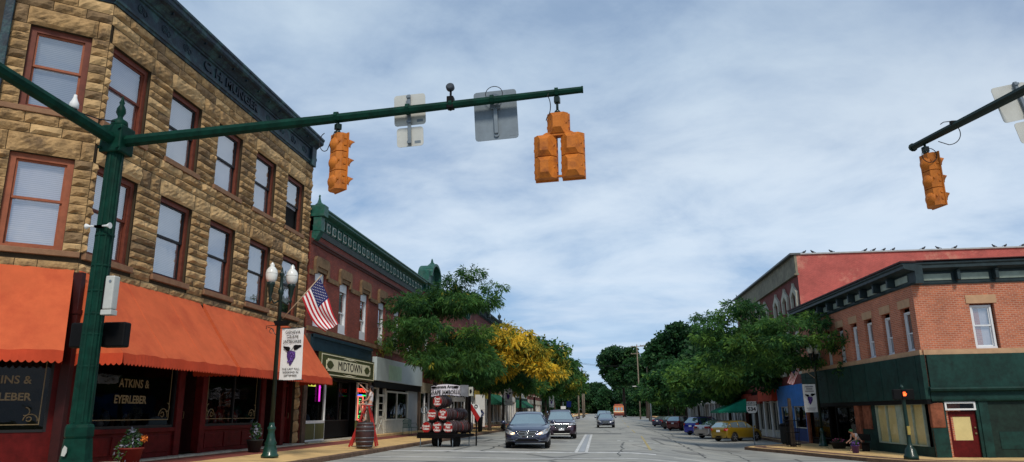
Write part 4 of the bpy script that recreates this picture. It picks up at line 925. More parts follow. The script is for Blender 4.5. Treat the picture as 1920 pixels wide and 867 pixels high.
# its ground floor shops : blue, then the red fascia ones
bluep=M('bright blue shopfront paint',(.03,.17,.50),.5,var=.2,scale=2)
def T(s): return W2-s
mb=MB(); mb.box(T(8.4),T(.0),-.10,.1,2.3,3.75,0); mb.box(T(8.4),T(7.9),-.08,.2,0,2.3,0); mb.box(T(1.3),T(.0),-.08,.2,0,2.3,0); mb.box(T(7.9),T(1.3),.0,.15,0,.85,1); mb.box(T(4.6),T(4.3),-.05,.15,0.85,2.3,0)
mb.build('shopfront',[bluep,M('deep blue riser',(.012,.04,.16),.5)],TR)
shopwin(TR,T(7.9),T(4.6),.85,2.3,offwhite,y=.06,fw=.06); shopwin(TR,T(4.3),T(1.3),.85,2.3,offwhite,y=.06,fw=.06)
mb=MB(); mb.box(T(13.2),T(8.5),-.5,.05,2.75,3.65,0); mb.box(T(17.9),T(13.4),-.35,.05,2.6,3.3,1); mb.box(0,T(18.1),-.3,.05,2.6,3.5,1); mb.build('red_fascia',[M('red orange fascia',(.50,.055,.020),.7,var=.15),M('dull red fascia',(.25,.035,.02),.7,var=.2)],TR)
for s in (8.55,10.9,13.3,15.6,18.0): mb=MB(); mb.box(T(s)-.16,T(s)+.16,-.08,.15,0,2.75); mb.build('pilaster',white,TR)
for a,b in ((10.9,8.7),(13.2,11.1),(15.5,13.4),(17.9,15.8)): shopwin(TR,T(a)+.16,T(b)-.1,.5,2.7,offwhite,y=.08,fw=.06,mull=((T(a)+T(b))/2,)); 
mb=MB(); mb.box(0,T(8.6),.02,.12,0,.5); mb.build('stall_riser',offwhite,TR)
interior_box(TR,.1,W2-.1,.0,3.6,.25,3.5)
mb=MB(); mb.box(0,W2,.03,.2,3.0,3.62); mb.build('lintel_beam',black,TR)
# further right side buildings
def rbuild(name,label,y0,W_,H,wm_,**k):
    return rowbuild(name,label,y0+W_,W_,H,wm_,x=12.6,ang=-90,base=-.45,**k)
G1=rbuild('brick_building','red brick building with small white gables showing through the trees on the right',71.5,18,8.6,brickP,winrows=[(4.9,6.9)],shop=(white,grey,M('dull red fascia',(.2,.03,.02))),cornm=corG,trim=offwhite,wm=white,nwin=6)
for x in (3,6): mb=MB(); mb.prism([(x-.8,7.4),(x+.8,7.4),(x,8.7)],'y',-.2,.0); mb.build('gable',white,G1)
ag=thing('shop_awning','bright emerald green sloping canvas awning above the yellow hatchback on the right','awning',(12.55,69.0,-.4),R(-90)); awning(ag,-5.2,0,3.3,1.95,3.1,.2,M('emerald awning canvas',(.012,.33,.20),.75),M('emerald awning valance',(.01,.22,.13),.75),scal=.25,name='canopy')
G2=rbuild('painted_shop_building','low white shop building with dark window openings behind the blue car',90,15,6.2,M('white painted brick',(.5,.5,.47)),winrows=[(4.0,5.4)],shop=(white,white,white),trim=offwhite,wm=white,nwin=4)
G3=rbuild('brick_building','plain dark brick building furthest along the right side',106,22,8.2,brickD,winrows=[(4.6,6.4)],shop=(offwhite,grey,offwhite),cornm=corG,trim=offwhite,wm=white,nwin=6)
# ------------------------------------------------------------------ signals and mast arms
def sections(mb,n,w,h,z0,x0=0,style='round'):
    for k in range(n):
        za=z0+k*h; zb=za+h-.014
        a=w/2
        for sx in (-1,1): mb.box(x0+sx*a-.014,x0+sx*a+.014,.03,.08,za+h*.3,za+h*.42); mb.box(x0+sx*a-.012,x0+sx*a+.012,.03,.08,za+h*.66,za+h*.76)
        mb.lathe([(.028,0),(.022,.012)],(0,0,0),8,mat=Matrix.Translation((x0+a*.78,-.035,za+h*.5))@Matrix.Rotation(R(90),4,'X'))
        mb.prism([(x0-a,.0),(x0-a,.13),(x0+a,.13),(x0+a,.0),(x0+a*.62,-.07),(x0-a*.62,-.07)],'z',za,zb)
        if style=='round':
            mb.lathe([(a*.80,0),(a*.70,.03),(a*.48,.062),(a*.2,.08),(.0,.084)],(0,0,0),14,mat=Matrix.Translation((x0,-.045,(za+zb)/2-.02))@Matrix.Rotation(R(90),4,'X'))
        else:
            p=[(x0-a*.62,za),(x0+a*.62,za),(x0+a*.62,zb),(x0-a*.62,zb)]; q=[(x0-a*.36,za+h*.22),(x0+a*.36,za+h*.22),(x0+a*.36,zb-h*.22),(x0-a*.36,zb-h*.22)]
            mb.add([(x,-.07,z) for x,z in p]+[(x,-.13,z) for x,z in q],[(0,1,5,4),(1,2,6,5),(2,3,7,6),(3,0,4,7),(4,5,6,7)])
def visor(x,z,r,ln,m_parent):
    mb=MB(); n=12; vs=[]
    for i in range(n+1):
        t=-.35+ (math.pi+.7)*i/n; c,s_=math.cos(t),math.sin(t); L_=ln*(.25+.62*max(0,s_)**1.3)
        vs+=[(x+r*c,.13,z+r*s_),(x+r*1.02*c,.13+L_,z+r*1.02*s_-.03),(x+r*.95*c,.13+L_,z+r*.95*s_-.03),(x+r*.95*c,.135,z+r*.95*s_)]
    f=[];mi=[]
    for i in range(n):
        for j in range(4): f.append((i*4+j,(i+1)*4+j,(i+1)*4+(j+1)%4,i*4+(j+1)%4))
    mb.add(vs,f,0,True); v=mb.build('visor',sigY,m_parent)
    l=MB(); l.lathe([(r*.9,0),(r*.8,.02),(r*.4,.045),(0,.05)],n=14,mat=Matrix.Translation((x,.131,z))@Matrix.Rotation(R(-90),4,'X')); l.build('lens',M('dark signal lens',(.03,.01,.008),.2),v)
def hanger(mb,zt,zb,x=0):
    mb.tube([(x,0,zb-.02),(x,0,zt)],.022,8); mb.box(x-.05,x+.05,-.05,.05,zt-.16,zt-.05,0,.01); mb.lathe([(.05,zb),(.055,zb+.04),(.03,zb+.07)],(x,0,0),10)
def signal3(label,loc,rz,hang,group=None):
    s=thing('traffic_signal',label,'traffic light',loc,R(rz),group); h=.345
    mb=MB(); sections(mb,3,.34,h,-3*h,style='round'); mb.box(-.185,.185,.10,.125,-3*h-.01,.01); mb.build('housing',sigY,s)
    for k in range(3): visor(0,-h*(k+.5),.135,.24,s)
    mb=MB(); hanger(mb,hang,0); mb.build('hanger',blackgreen,s); return s
pole=thing('mast_arm_pole','tall dark green octagonal signal pole with two long mast arms on the left corner','signal pole',(-8.84,11.5,.33))
mb=MB(); mb.lathe([(.36,-.05),(.36,.12),(.33,.16),(.30,.30),(.25,.5),(.22,.84)],n=8,sm=False); mb.lathe([(.205,.84),(.225,.88),(.225,1.02),(.205,1.07),(.165,1.08)],n=8,sm=False); mb.build('base',green,pole,rotz=R(22.5))
mb=MB(); mb.lathe([(.165,1.07),(.135,6.42)],n=8,sm=False,flute=0); 
for k in range(8): a=R(22.5+45*k); mb.bar((.15*math.cos(a),.15*math.sin(a),1.1),(.125*math.cos(a),.125*math.sin(a),6.2),.03,.03)
for z in (2.0,2.55,2.9,3.3,3.75,4.3): mb.lathe([(.162,z),(.166,z+.02),(.160,z+.035)],n=8,sm=False)
mb.build('shaft',green,pole,rotz=R(22.5))
mb=MB(); mb.box(-.21,.21,-.2,.2,5.85,6.38,0,.03); 
for x in (-.17,.17):
    for z in (5.93,6.3): mb.lathe([(.03,-.235),(.03,-.19)],n=6,mat=Matrix.Translation((x,-.0,z))@Matrix.Rotation(R(-90),4,'X')@Matrix.Rotation(0,4,'Z'))
mb.build('arm_bracket',green,pole)
mb=MB(); mb.lathe([(.13,6.38),(.15,6.42),(.14,6.5),(.05,6.56),(.045,6.6),(.085,6.68),(.075,6.76),(.035,6.84),(.05,6.88),(.02,6.95),(.005,7.02)],n=12); mb.build('finial',green,pole)
mb=MB(); mb.tube([(0.1,0,6.1),(4.0,0,6.28),(8.57,0,6.53)],[.115,.09,.06],8,sm=False); mb.lathe([(.066,0),(.066,.03)],n=8,mat=Matrix.Translation((8.55,0,6.53))@Matrix.Rotation(R(90),4,'Y')); 
for x in (4.2,5.5,6.27,7.0,8.12): z=6.1+.0505*x; mb.tube([(x-.03,0,z-.0),(x+.03,0,z)],.105 if x<6 else .088,8,sm=False)
mb.build('mast_arm',green,pole)
mb=MB(); mb.tube([(0,-.1,6.1),(-.75,-6.1,6.85)],[.115,.09],8,sm=False); mb.build('mast_arm',green,pole)
mb=MB(); pts=[(-.12,-.9,6.32),(-.03,-.5,6.35),(.05,-.2,6.42)]; mb.tube(pts,.012,5); mb.build('cable',cable,pole)
q=thing('dome_camera','small white dome camera sitting on the arm left of the signal pole','camera',(-8.93,10.45,6.66)); mb=MB(); mb.lathe([(.05,-.02),(.075,.0),(.075,.08),(.05,.13),(.03,.19),(.025,.24)],n=12); mb.build('hood',white,q); mb=MB(); mb.lathe([(.03,-.16),(.05,-.1),(.06,-.02)],n=12); mb.build('dome',black,q)
q=thing('control_box','pale grey flat equipment box strapped to the right side of the green signal pole','box',(-8.63,11.44,3.22)); mb=MB(); mb.box(-.03,.17,-.05,.12,0,.09,0,.01); mb.box(-.0,.17,-.06,.10,.095,.68,0,.02); mb.build('case',steelL,q); mb=MB(); mb.box(-.05,0,-.02,.05,.1,.6); mb.build('bracket',black,q); mb=MB(); mb.lathe([(.02,0),(.025,.01)],n=8,mat=Matrix.Translation((.1,-.06,.58))@Matrix.Rotation(R(90),4,'X')); mb.build('lock',steel,q)
q=thing('pedestrian_signal','black pedestrian signal box seen from behind on the green signal pole','pedestrian signal',(-8.9,11.78,2.70),R(4)); 
for x0 in (-.52,.06): mb=MB(); mb.box(x0,x0+.42,-.06,.14,0,.44,0,.03); mb.build('housing',black,q)
mb=MB(); mb.box(-.12,.08,-.18,.0,.08,.14); mb.box(-.12,.08,-.18,.0,.3,.36); mb.build('bracket',black,q)
q=thing('siren_speaker','pair of tiny white horn speakers clamped round the green signal pole','speaker',(-8.84,11.30,4.78)); 
for sx in (-1,1): mb=MB(); mb.lathe([(.015,0),(.02,.08),(.05,.14),(.055,.15)],n=10,mat=Matrix.Translation((sx*.08,0,0))@Matrix.Rotation(R(90*sx),4,'Y')); mb.build('horn',white,q); mb=MB(); mb.box(-.08,.08,-.0,.05,-.02,.02); mb.build('clamp',steel,q)
q=thing('sticker','small torn white sticker on the base of the green signal pole','sticker',(-8.84,11.24,1.0)); mb=MB(); mb.prism([(-.04,-.07),(.02,-.08),(.05,-.02),(.05,.05),(.0,.09),(-.03,.03)],'y',-.012,-.002); mb.build('paper',steelL,q); q.location=(-8.86,11.235,.98)
signal3('orange-yellow three lamp traffic signal on the long mast arm, above the brick roof',(-4.60,11.5,6.32),-38,.24,'three lamp traffic signals')
q=thing('cluster_signal','orange-yellow five lamp cluster traffic signal near the end of the long mast arm','traffic light',(-.71,11.5,6.44),R(-6))
mb=MB(); sections(mb,1,.36,.38,-.36,style='facet'); sections(mb,2,.38,.385,-1.14,-.225,'facet'); sections(mb,2,.38,.385,-1.14,.235,'facet')
mb.box(-.42,-.03,.1,.14,-1.16,-.35); mb.box(.04,.43,.1,.14,-1.16,-.35); mb.box(-.19,.19,.1,.14,-.38,.03); mb.prism([(-.30,-.40),(.32,-.40),(.22,-.34),(-.2,-.34)],'y',-.05,.1); mb.box(-.05,.05,.0,.05,-1.12,-1.09)
mb.build('housing',sigY,q)
for x,z in ((0,-.17),(-.225,-.56),(-.225,-.94),(.235,-.56),(.235,-.94)): visor(x,z,.145,.25,q)
mb=MB(); hanger(mb,.36,.0); mb.build('hanger',blackgreen,q)
def cloop(label,pts): return tag(MB().tube(pts,.008,5).build('signal_cable',cable),label,'cable')
def arc_pts(c,rx,rz,t0,t1,n=14,y=0): return [(c[0]+rx*math.cos(t0+(t1-t0)*k/n),c[1],c[2]+rz*math.sin(t0+(t1-t0)*k/n)) for k in range(n+1)]
cloop('thin black cable looping from the long arm to the left traffic signal',[(-4.82,11.44,6.33)]+arc_pts((-4.80,11.44,6.16),.10,.17,2.2,5.2)+[(-4.64,11.46,6.36)])
cloop('thin black cable from the long arm down to the cluster signal',[(-.85,11.42,6.80)]+arc_pts((-.92,11.42,6.56),.10,.22,1.0,-1.2)+[(-.90,11.42,6.30)])
def signback(label,plates,post,loc,tilt=-2.5,m=steelL):
    s=thing('road_sign',label,'sign',loc,0); 
    for x0,x1,z0,z1,y in plates:
        mb=MB(); c=.05; r_=[(x0+c,z0),(x1-c,z0),(x1-c*.3,z0+c*.3),(x1,z0+c),(x1,z1-c),(x1-c*.3,z1-c*.3),(x1-c,z1),(x0+c,z1),(x0+c*.3,z1-c*.3),(x0,z1-c),(x0,z0+c),(x0+c*.3,z0+c*.3)]
        mb.prism(r_,'y',y,y+.008); mb.box(x1-.16,x1-.05,y-.003,y,z0+.05,z0+.10,1); pl=mb.build('plate',[m,steel],s)
    if post:
        x,z0,z1=post; mb=MB(); mb.box(x-.03,x+.03,-.055,-.01,z0,z1,0,.008)
        for z in (z0+.04,(z0+z1)/2-.05,z1-.05): mb.box(x-.04,x+.04,-.075,-.055,z-.02,z+.02)
        mb.build('post',steel,s)
    s.rotation_euler=(0,R(tilt),0); return s
signback('two stacked pale sign plates seen from behind on the long mast arm',[(-.28,.29,-.28,.31,0),(-.24,.24,-.68,-.32,.0)],(0,-.66,.29),(-3.35,11.66,6.75))
signback('large square grey sign plate seen from behind in the middle of the long arm',[(-.38,.38,-.46,.46,.0)],None,(-1.80,11.68,6.57),m=steel)
q=[o for o in COL.objects if o.get('label','').startswith('large square grey')][0]
mb=MB(); mb.box(-.035,.035,-.06,-.0,-.36,.12,0,.01); mb.lathe([(.045,0),(.045,.03)],n=12,mat=Matrix.Translation((0,0,-.37))@Matrix.Rotation(R(90),4,'X')); mb.box(-.09,.09,-.05,-.0,.10,.22,0,.01); mb.build('brace',steel,q); mb=MB(); mb.tube(arc_pts((0,-.1,.36),.15,.14,0,6.28,20),.007,5,caps=False); mb.build('cable',cable,q)
q=thing('detector_eye','small round black detector on a short stem on top of the long arm','sensor',(-2.57,11.5,6.88)); mb=MB(); mb.lathe([(.055,-.05),(.075,-.03),(.075,.03),(.05,.06)],n=14,mat=Matrix.Translation((-.01,0,.19))@Matrix.Rotation(R(80),4,'X')); mb.build('eye',M('dark blue grey plastic',(.04,.05,.065),.4),q); mb=MB(); mb.tube([(0,0,-.25),(0,0,.14)],.02,8); mb.box(-.06,.06,-.07,.07,-.22,-.0,0,.01); mb.build('stem',black,q)
# right arm
rp_=thing('mast_arm_pole','dark green signal pole whose single mast arm reaches in from the right','signal pole',(9.05,8.3,-.45))
mb=MB(); mb.lathe([(.34,0),(.3,.3),(.22,.8),(.17,1.1),(.14,7.7)],n=8,sm=False); mb.build('shaft',green,rp_)
mb=MB(); mb.tube([(0,0,7.50),(-3.05,5.85,6.88)],[.13,.065],8,sm=False); mb.lathe([(.08,0),(.085,.03),(.06,.07)],n=10,mat=Matrix.Translation((-3.05,5.85,6.88))@Matrix.Rotation(R(-90),4,'X')); mb.build('mast_arm',M('near black green arm',(.008,.02,.016),.4),rp_)
mb=MB(); mb.lathe([(.14,7.7),(.16,7.75),(.06,7.9),(.08,8.0),(.01,8.2)],n=10); mb.build('finial',green,rp_)
signal3('orange-yellow three lamp traffic signal hanging from the right hand arm',(6.12,13.95,6.20),-72,.20,'three lamp traffic signals')
cloop('thin cable looping under the tip of the right hand arm',[(6.45,13.3,6.46)]+arc_pts((6.25,13.3,6.36),.22,.22,.4,-1.6)+[(6.12,13.4,6.25)])
cloop('black cable coil behind the head of the right hand signal',arc_pts((6.10,13.78,6.12),.13,.14,0,6.28,20))
q=thing('detector_eye','small black clamp with thin bent wires on the right hand arm','sensor',(6.42,13.35,6.56)); mb=MB(); mb.box(-.07,.07,-.04,.04,-.05,.05,0,.01); mb.tube([(-.05,0,.05),(-.18,0,.04),(-.24,0,.0)],.008,5); mb.build('clamp',black,q)
s=signback('two stacked pale sign plates seen from behind, cut by the right edge of the view',[(-.31,.33,-.26,.40,0),(-.16,.40,-.68,-.30,.0)],(.12,-.66,.42),(7.15,12.72,6.58),tilt=-9)
s.rotation_euler=(0,R(-12),R(8))

# ------------------------------------------------------------------ lamp posts, banners, flags
def lamp(label,loc,rz=0):
    l=thing('street_lamp',label,'street lamp',loc,rz,'twin globe street lamps')
    mb=MB(); mb.lathe([(.27,0),(.27,.06),(.23,.10),(.21,.22),(.17,.34),(.19,.40),(.14,.50),(.10,.72),(.12,.80),(.14,.84),(.09,.90),(.075,1.0)],n=16,flute=.06); mb.build('base',blackgreen if False else M('green black lamp base',(.010,.045,.032),.35,var=.4,coat=.3),l)
    mb=MB(); mb.lathe([(.075,1.0),(.065,4.9),(.09,4.95),(.10,5.05),(.06,5.12),(.05,5.5),(.09,5.56),(.05,5.64),(.01,5.8)],n=12,flute=.08); mb.build('shaft',blackgreen,l)
    for sx,sy in ((-.22,-.26),(.24,.22)):
        mb=MB(); mb.tube([(0,0,4.75),(sx*.6,sy*.6,4.62),(sx,sy,4.80),(sx,sy,5.1)],[.03,.028,.028,.03],7); mb.lathe([(.01,4.62),(.05,4.72),(.03,4.8),(.07,4.95),(.09,5.12),(.12,5.2),(.13,5.27)],(sx,sy,0),12); mb.build('arm',blackgreen,l)
        mb=MB(); mb.lathe([(.11,5.27),(.165,5.38),(.185,5.52),(.165,5.66),(.11,5.74),(.06,5.79),(.075,5.83),(.04,5.89),(.0,5.93)],(sx,sy,0),18); mb.lathe([(.188,5.55),(.188,5.57)],(sx,sy,0),18); mb.build('globe',globeM,l)
    for z in (2.26,3.86): mb=MB(); mb.tube([(.0,0,z),(.88,0,z)],.014,6); mb.lathe([(.02,0),(.02,.03)],n=6,mat=Matrix.Translation((.88,0,z))@Matrix.Rotation(R(90),4,'Y')); mb.build('banner_arm',blackgreen,l)
    mb=MB(); mb.tube([(0,0,3.6),(-.12,0,3.7),(-.22,0,3.86),(-.36,0,3.9)],.012,5); mb.tube(arc_pts((-.22,0,3.78),.07,.07,0,5,10),.01,5); mb.tube([(-.40,0,3.84),(-.40,0,3.94),(0,0,3.95)],.012,5)
    mb.build('scroll_bracket',blackgreen,l); return l
L1=lamp('twin globe street lamp beside the orange awning, with flag and banner',(-10.25,21.6,.31))
mb=MB(); mb.prism([(-.12,4.08),(-.06,3.94),(.24,3.94),(.36,4.08)],'y',-.13,.13); mb.build('lamp_bowl',black,L1)
clothW=M('white banner cloth',(.70,.70,.68),.8,var=.07,scale=2)
grapeM=M('purple grape print',(.05,.02,.12),.6,var=.4,scale=20)
def banner(label,loc,rz=0,detail=True):
    b=thing('street_banner',label,'banner',loc,rz,'white grape festival banners')
    mb=MB(); fn=lambda u_,v_:(.03+.72*u_,.02*math.sin(u_*4+v_*3),-1.6*v_); mb.grid(fn,10,14); mb.grid(lambda u_,v_:(.03+.72*u_,.02*math.sin(u_*4+v_*3)+.006,-1.6*v_),10,14); mb.build('cloth',clothW,b)
    y=-.035
    if detail:
        for k,t_ in enumerate(('GENEVA','GRAPE','JAMBOREE')): text(t_,.13,black,b,(.40,y,-.14-.145*k),FRONT,bold=.0,sx=1.0 if k<2 else .95,ex=.002)
        for k,t_ in enumerate(('THE LAST FULL','WEEKEND IN','SEPTEMBER')): text(t_,.085,black,b,(.40,y,-1.27-.10*k),FRONT,bold=.0,ex=.002)
    else:
        mb=MB(); 
        for k,w_ in enumerate((.44,.36,.5)): mb.box(.39-w_/2,.39+w_/2,y-.002,y,-.17-.13*k,-.11-.13*k)
        for k,w_ in enumerate((.5,.4)): mb.box(.39-w_/2,.39+w_/2,y-.002,y,-1.38-.10*k,-1.35-.10*k)
        mb.build('printed_lines',M('grey print',(.25,.25,.27)),b)
    mb=MB()
    for (cx,cz,a,s_) in ((.56,-.60,.25,1),(.24,-.64,2.7,.9)):
        pts=[]; 
        for k in range(14): t=2*math.pi*k/14; r_=(.13+.03*math.cos(3*t))*s_; px,pz=r_*math.cos(t),.55*r_*math.sin(t); pts.append((cx+px*math.cos(a)-pz*math.sin(a),cz+px*math.sin(a)+pz*math.cos(a)))
        mb.prism(pts,'y',y-.003,y)
    mb.bar((.38,y,-.70),(.46,y,-.58),.02,.006); mb.tube([(.30,y,-.66),(.27,y,-.80),(.31,y,-.78)],.008,4); mb.build('vine_print',black,b)
    mb=MB(); mb.prism([(.25,-.74),(.36,-.70),(.52,-.74),(.53,-.90),(.46,-1.04),(.38,-1.17),(.35,-1.15),(.29,-1.0),(.25,-.88)],'y',y-.003,y)
    rq=random.Random(2)
    for k in range(20):
        x=.39+rq.uniform(-.11,.11); z=-.88+rq.uniform(-.18,.12); mb.lathe([(.022,0),(.012,.006)],n=7,mi=1,mat=Matrix.Translation((x,y-.004,z))@Matrix.Rotation(R(90),4,'X'))
    mb.build('grape_print',[grapeM,M('violet grape print',(.16,.08,.35),.5)],b); return b
banner('white cloth banner reading Geneva Grape Jamboree on the lamp by the orange awning',(-10.15,21.6,4.17))
fr=M('flag red',(.42,.012,.02),.75,var=.12); fw_=M('flag white',(.74,.72,.72),.75,var=.06); fb=M('flag blue',(.015,.02,.10),.75,var=.15)
def flag(label,loc,hp,hb,ft,fbm,base,mirror=1):
    # corner points in world: hoist top/bottom, fly top/bottom; staff base
    F=thing('flag',label,'flag',loc,0,'American flags on street lamps'); o=Vector(loc)
    A,B_,C_,D_=[Vector(p)-o for p in (hp,hb,ft,fbm)]
    def P(u_,v_,off_=0):
        p=(A*(1-v_)+B_*v_)*(1-u_)+(C_*(1-v_)+D_*v_)*u_
        wv=.07*math.sin(u_*7+v_*5)*u_+.04*math.sin(v_*11+u_*3)*u_
        p+=Vector((.03*math.sin(u_*5+v_*2),wv+off_,-.10*math.sin(math.pi*u_)*(v_)-.05*math.sin(math.pi*u_))); return p
    mb=MB(); nu,nv=24,26
    for off_ in (0,.004):
        vs=[P(i/nu,j/nv,off_) for j in range(nv+1) for i in range(nu+1)]; b=len(mb.v); mb.v+=[tuple(v) for v in vs]
        for j in range(nv):
            for i in range(nu):
                st=j//2; mb.f.append((b+j*(nu+1)+i,b+j*(nu+1)+i+1,b+(j+1)*(nu+1)+i+1,b+(j+1)*(nu+1)+i)); mb.m.append(2 if (i<10 and st<7) else (st%2)); mb.sm.append(True)
    cl_=mb.build('cloth',[fr,fw_,fb],F)
    mb=MB()
    for r_ in range(9):
        for c in range(11):
            if (r_+c)%2: continue
            u0=(c+1)*.4/12; v0=(r_+1)*(7/13)/10; q=[]
            for k in range(10):
                t=math.pi*k/5; s_=.017 if k%2==0 else .008; q.append(P(u0+s_*math.sin(t)/1.6,v0-s_*math.cos(t)/.84,-.006))
            mb.face(q)
    mb.build('stars',fw_,cl_)
    mb=MB(); bs=Vector(base)-o; tp=A+(A-bs).normalized()*.08; mb.tube([bs,tp],.016,8); mb.lathe([(.0,-.03),(.03,0),(0,.03)],tuple(tp),8); mb.build('staff',M('pale flag staff',(.5,.38,.25),.5),F); return F
flag('American flag on a slanted staff over the banner of the near left lamp',(-10.1,21.5,4.45),(-8.95,21.5,5.72),(-9.52,21.5,5.08),(-8.25,21.5,4.25),(-8.68,21.5,4.0),(-10.08,21.5,4.46))
b2=banner('white grape banner on the second left lamp behind the blue sedan',(-9.42,65.0,3.86),0,False)
lamp('dark street lamp with banner on the left pavement just behind the first oncoming car',(-9.5,65,.28))
lamp('farthest left street lamp with banner, above the parked black cars',(-9.0,106,.34))
bb=dup(b2,(-8.9,106,3.92),0,'smallest far white banner over the parked black cars on the left','white grape festival banners')
LRt=lamp('dark street lamp at the right tree with banner and small flag',(12.0,45.6,-.5),R(180))
b4=banner('white grape banner hanging beside the tree in front of the green corner building',(11.12,45.5,3.0),0,False)
flag('small American flag half hidden by the big right hand tree',(11.95,45.5,3.55),(10.75,45.5,4.32),(11.1,45.5,3.95),(10.35,45.5,3.1),(10.62,45.5,2.95),(11.9,45.5,3.35))
# pedestrian signal post on the right
q=thing('pedestrian_signal','dark pedestrian signal post with a lit orange hand outside the green corner building','pedestrian signal',(12.15,33.2,-.52))
mb=MB(); mb.lathe([(.30,0),(.30,.16),(.26,.20),(.22,.42),(.14,.5),(.10,.62),(.09,.7),(.075,2.9),(.09,2.95),(.02,3.05)],n=12,flute=.05); mb.build('post',M('green black post',(.003,.022,.016),.4,coat=.2),q)
mb=MB(); mb.box(-.42,-.05,-.16,.06,2.42,2.85,0,.03); mb.build('housing',black,q); mb=MB(); mb.box(.08,.42,-.12,.10,2.42,2.85,0,.03); mb.build('housing',black,q)
mb=MB(); mb.box(-.09,.09,-.20,-.07,2.44,2.84,0,.02); mb.build('housing',black,q)
mb=MB()
for k in range(4): mb.box(-.055+k*.028,-.035+k*.028,-.206,-.201,2.66,2.745-.01*abs(k-1.5))
mb.box(-.055,.05,-.206,-.201,2.57,2.66); mb.bar((.05,-.204,2.60),(.085,-.204,2.67),.006,.02); mb.build('hand_symbol',M('lit orange hand',(1,.10,.02),.4,emit=2.6,var=0),q)
mb=MB(); mb.box(-.06,.06,-.15,-.07,1.0,1.35,0,.01); mb.build('push_button',M('push button yellow',(.3,.22,.05),.5),q)
# route sign
q=thing('route_sign','white NORTH 534 route sign on a post on the right','sign',(9.05,50.5,-.5),0); mb=MB(); mb.box(-.035,.035,0,.06,-.9,3.15); mb.build('post',steel,q); q.scale=(.74,.74,.74); q.location.z+=.30
mb=MB(); mb.box(-.42,.42,-.03,-.01,2.86,3.12,0,.004); p_=mb.build('plate',white,q); text('NORTH',.23,black,p_,(0,-.034,2.98),FRONT,bold=.006,ex=.002)
mb=MB(); mb.box(-.46,.46,-.015,0,2.08,2.82); p_=mb.build('plate',black,q); mb=MB(); mb.prism([(-.43,2.79),(.43,2.79),(.45,2.6),(.45,2.4),(.40,2.25),(.28,2.13),(-.28,2.13),(-.40,2.25),(-.45,2.4),(-.45,2.6)],'y',-.028,-.016); mb.build('shield',white,p_); text('534',.46,black,p_,(0,-.034,2.46),FRONT,bold=.014,ex=.002)

# ------------------------------------------------------------------ barrels, trailer display
woodB=M('dark barrel wood',(.042,.016,.014),.6,var=.4,scale=6,coat=.15); hoopM=M('barrel hoop steel',(.12,.12,.13),.45,metal=.4,var=.3); redhead=M('red barrel head',(.33,.015,.014),.5,var=.2); whiteL=M('white painted lettering',(.7,.68,.65),.5)
def barrel_profile(r,h): return [(r*.82,0),(r*.94,h*.18),(r,h*.4),(r,h*.6),(r*.94,h*.82),(r*.82,h),(r*.80,h-.02)]
bq=thing('wine_barrel','old upright wooden wine barrel with steel hoops on the pavement edge','barrel',(-9.45,27.9,.30)); mb=MB(); r_,h_=.36,.94; mb.lathe(barrel_profile(r_,h_),n=24,flute=.012); mb.build('staves',woodB,bq)
for z in (.04,.2,.34,.60,.74,.87):
    mb=MB(); f_=lambda t:r_*(.82+.18*math.sin(math.pi*t)); mb.lathe([(f_(z/h_)+.008,z),(f_((z+.045)/h_)+.008,z+.045)],n=24); mb.build('hoop',hoopM,bq)
TRL=thing('trailer','low dark flat trailer parked by the left kerb carrying the barrel stack','trailer',(-7.55,33.4,.07),R(-20))
mb=MB(); mb.box(-1.03,1.03,-.75,.85,.46,.58,0,.015); mb.box(-1.0,1.0,-.78,-.74,.40,.5); mb.bar((-.3,.85,.44),(0,2.2,.44),.08,.08); mb.bar((.3,.85,.44),(0,2.2,.44),.08,.08); mb.build('deck',black,TRL)
for x in (-.5,.5):
    mb=MB(); mb.tube([(x-.11,.1,.27),(x+.11,.1,.27)],.27,18); mb.build('wheel',rubber,TRL)
for x,y in ((-.85,-.7),(.1,-.7),(.85,-.7),(.85,.7)): mb=MB(); mb.tube([(x,y,0),(x,y,.46)],.022,6); mb.box(x-.05,x+.05,y-.05,y+.05,0,.02); mb.build('jack_leg',steel if x<1 else black,TRL)
names=[('Grand','River','Cellars'),('Ferrante','Winery',''),('Spring','Hill','Winery'),('Kosicek','Cellars',''),('Laurello','Vine','Cellars'),('Harpers','Field','Vineyard')]
slots=[(0,2.0),(-.29,1.43),(.29,1.43),(-.58,.87),(0,.87),(.58,.87)]
wh=['topmost, under the curved sign','left one of the middle row','right one of the middle row','left one of the bottom row','middle one of the bottom row','right one of the bottom row']
for k,((x,z),nm) in enumerate(zip(slots,names)):
    for row in range(2 if k in (2,5) else 1):
        o=Vector((x,-.62+row*.95,z)); wl=TRL.location+Matrix.Rotation(R(-20),3,'Z')@Vector((x,-.66+row*.93,z))
        b=thing('wine_barrel',('red-headed wine barrel on its side on the trailer, '+wh[k]) if row==0 else ('rear wine barrel on the trailer behind the right one of the '+('middle' if k==2 else 'bottom')+' row'),'barrel',tuple(wl),R(-20),'barrels stacked on the trailer')
        mt=Matrix.Rotation(R(-90),4,'X'); r_=.288; h_=.88
        mb=MB(); mb.lathe(barrel_profile(r_,h_),n=20,mat=mt,flute=.012); mb.build('staves',woodB,b)
        for z_ in (.02,.15,.27,.54,.66,.79): mb=MB(); f_=lambda t:r_*(.82+.18*math.sin(math.pi*t)); mb.lathe([(f_(z_/h_)+.009,z_),(f_((z_+.022)/h_)+.006,z_+.022)],n=20,mat=mt); mb.build('hoop',hoopM,b)
        mb=MB(); mb.lathe([(.232,-.008),(.232,.0),(.22,.01)],n=20,mat=mt); hd=mb.build('barrel_head',redhead,b)
        if row==0:
            ln=[t for t in nm if t]
            for i,t in enumerate(ln): text(t,.135,whiteL,hd,(0,-.014,.06*(len(ln)-1)-.12*i),FRONT,bold=.005,ex=.002,sx=.9)
mb=MB(); 
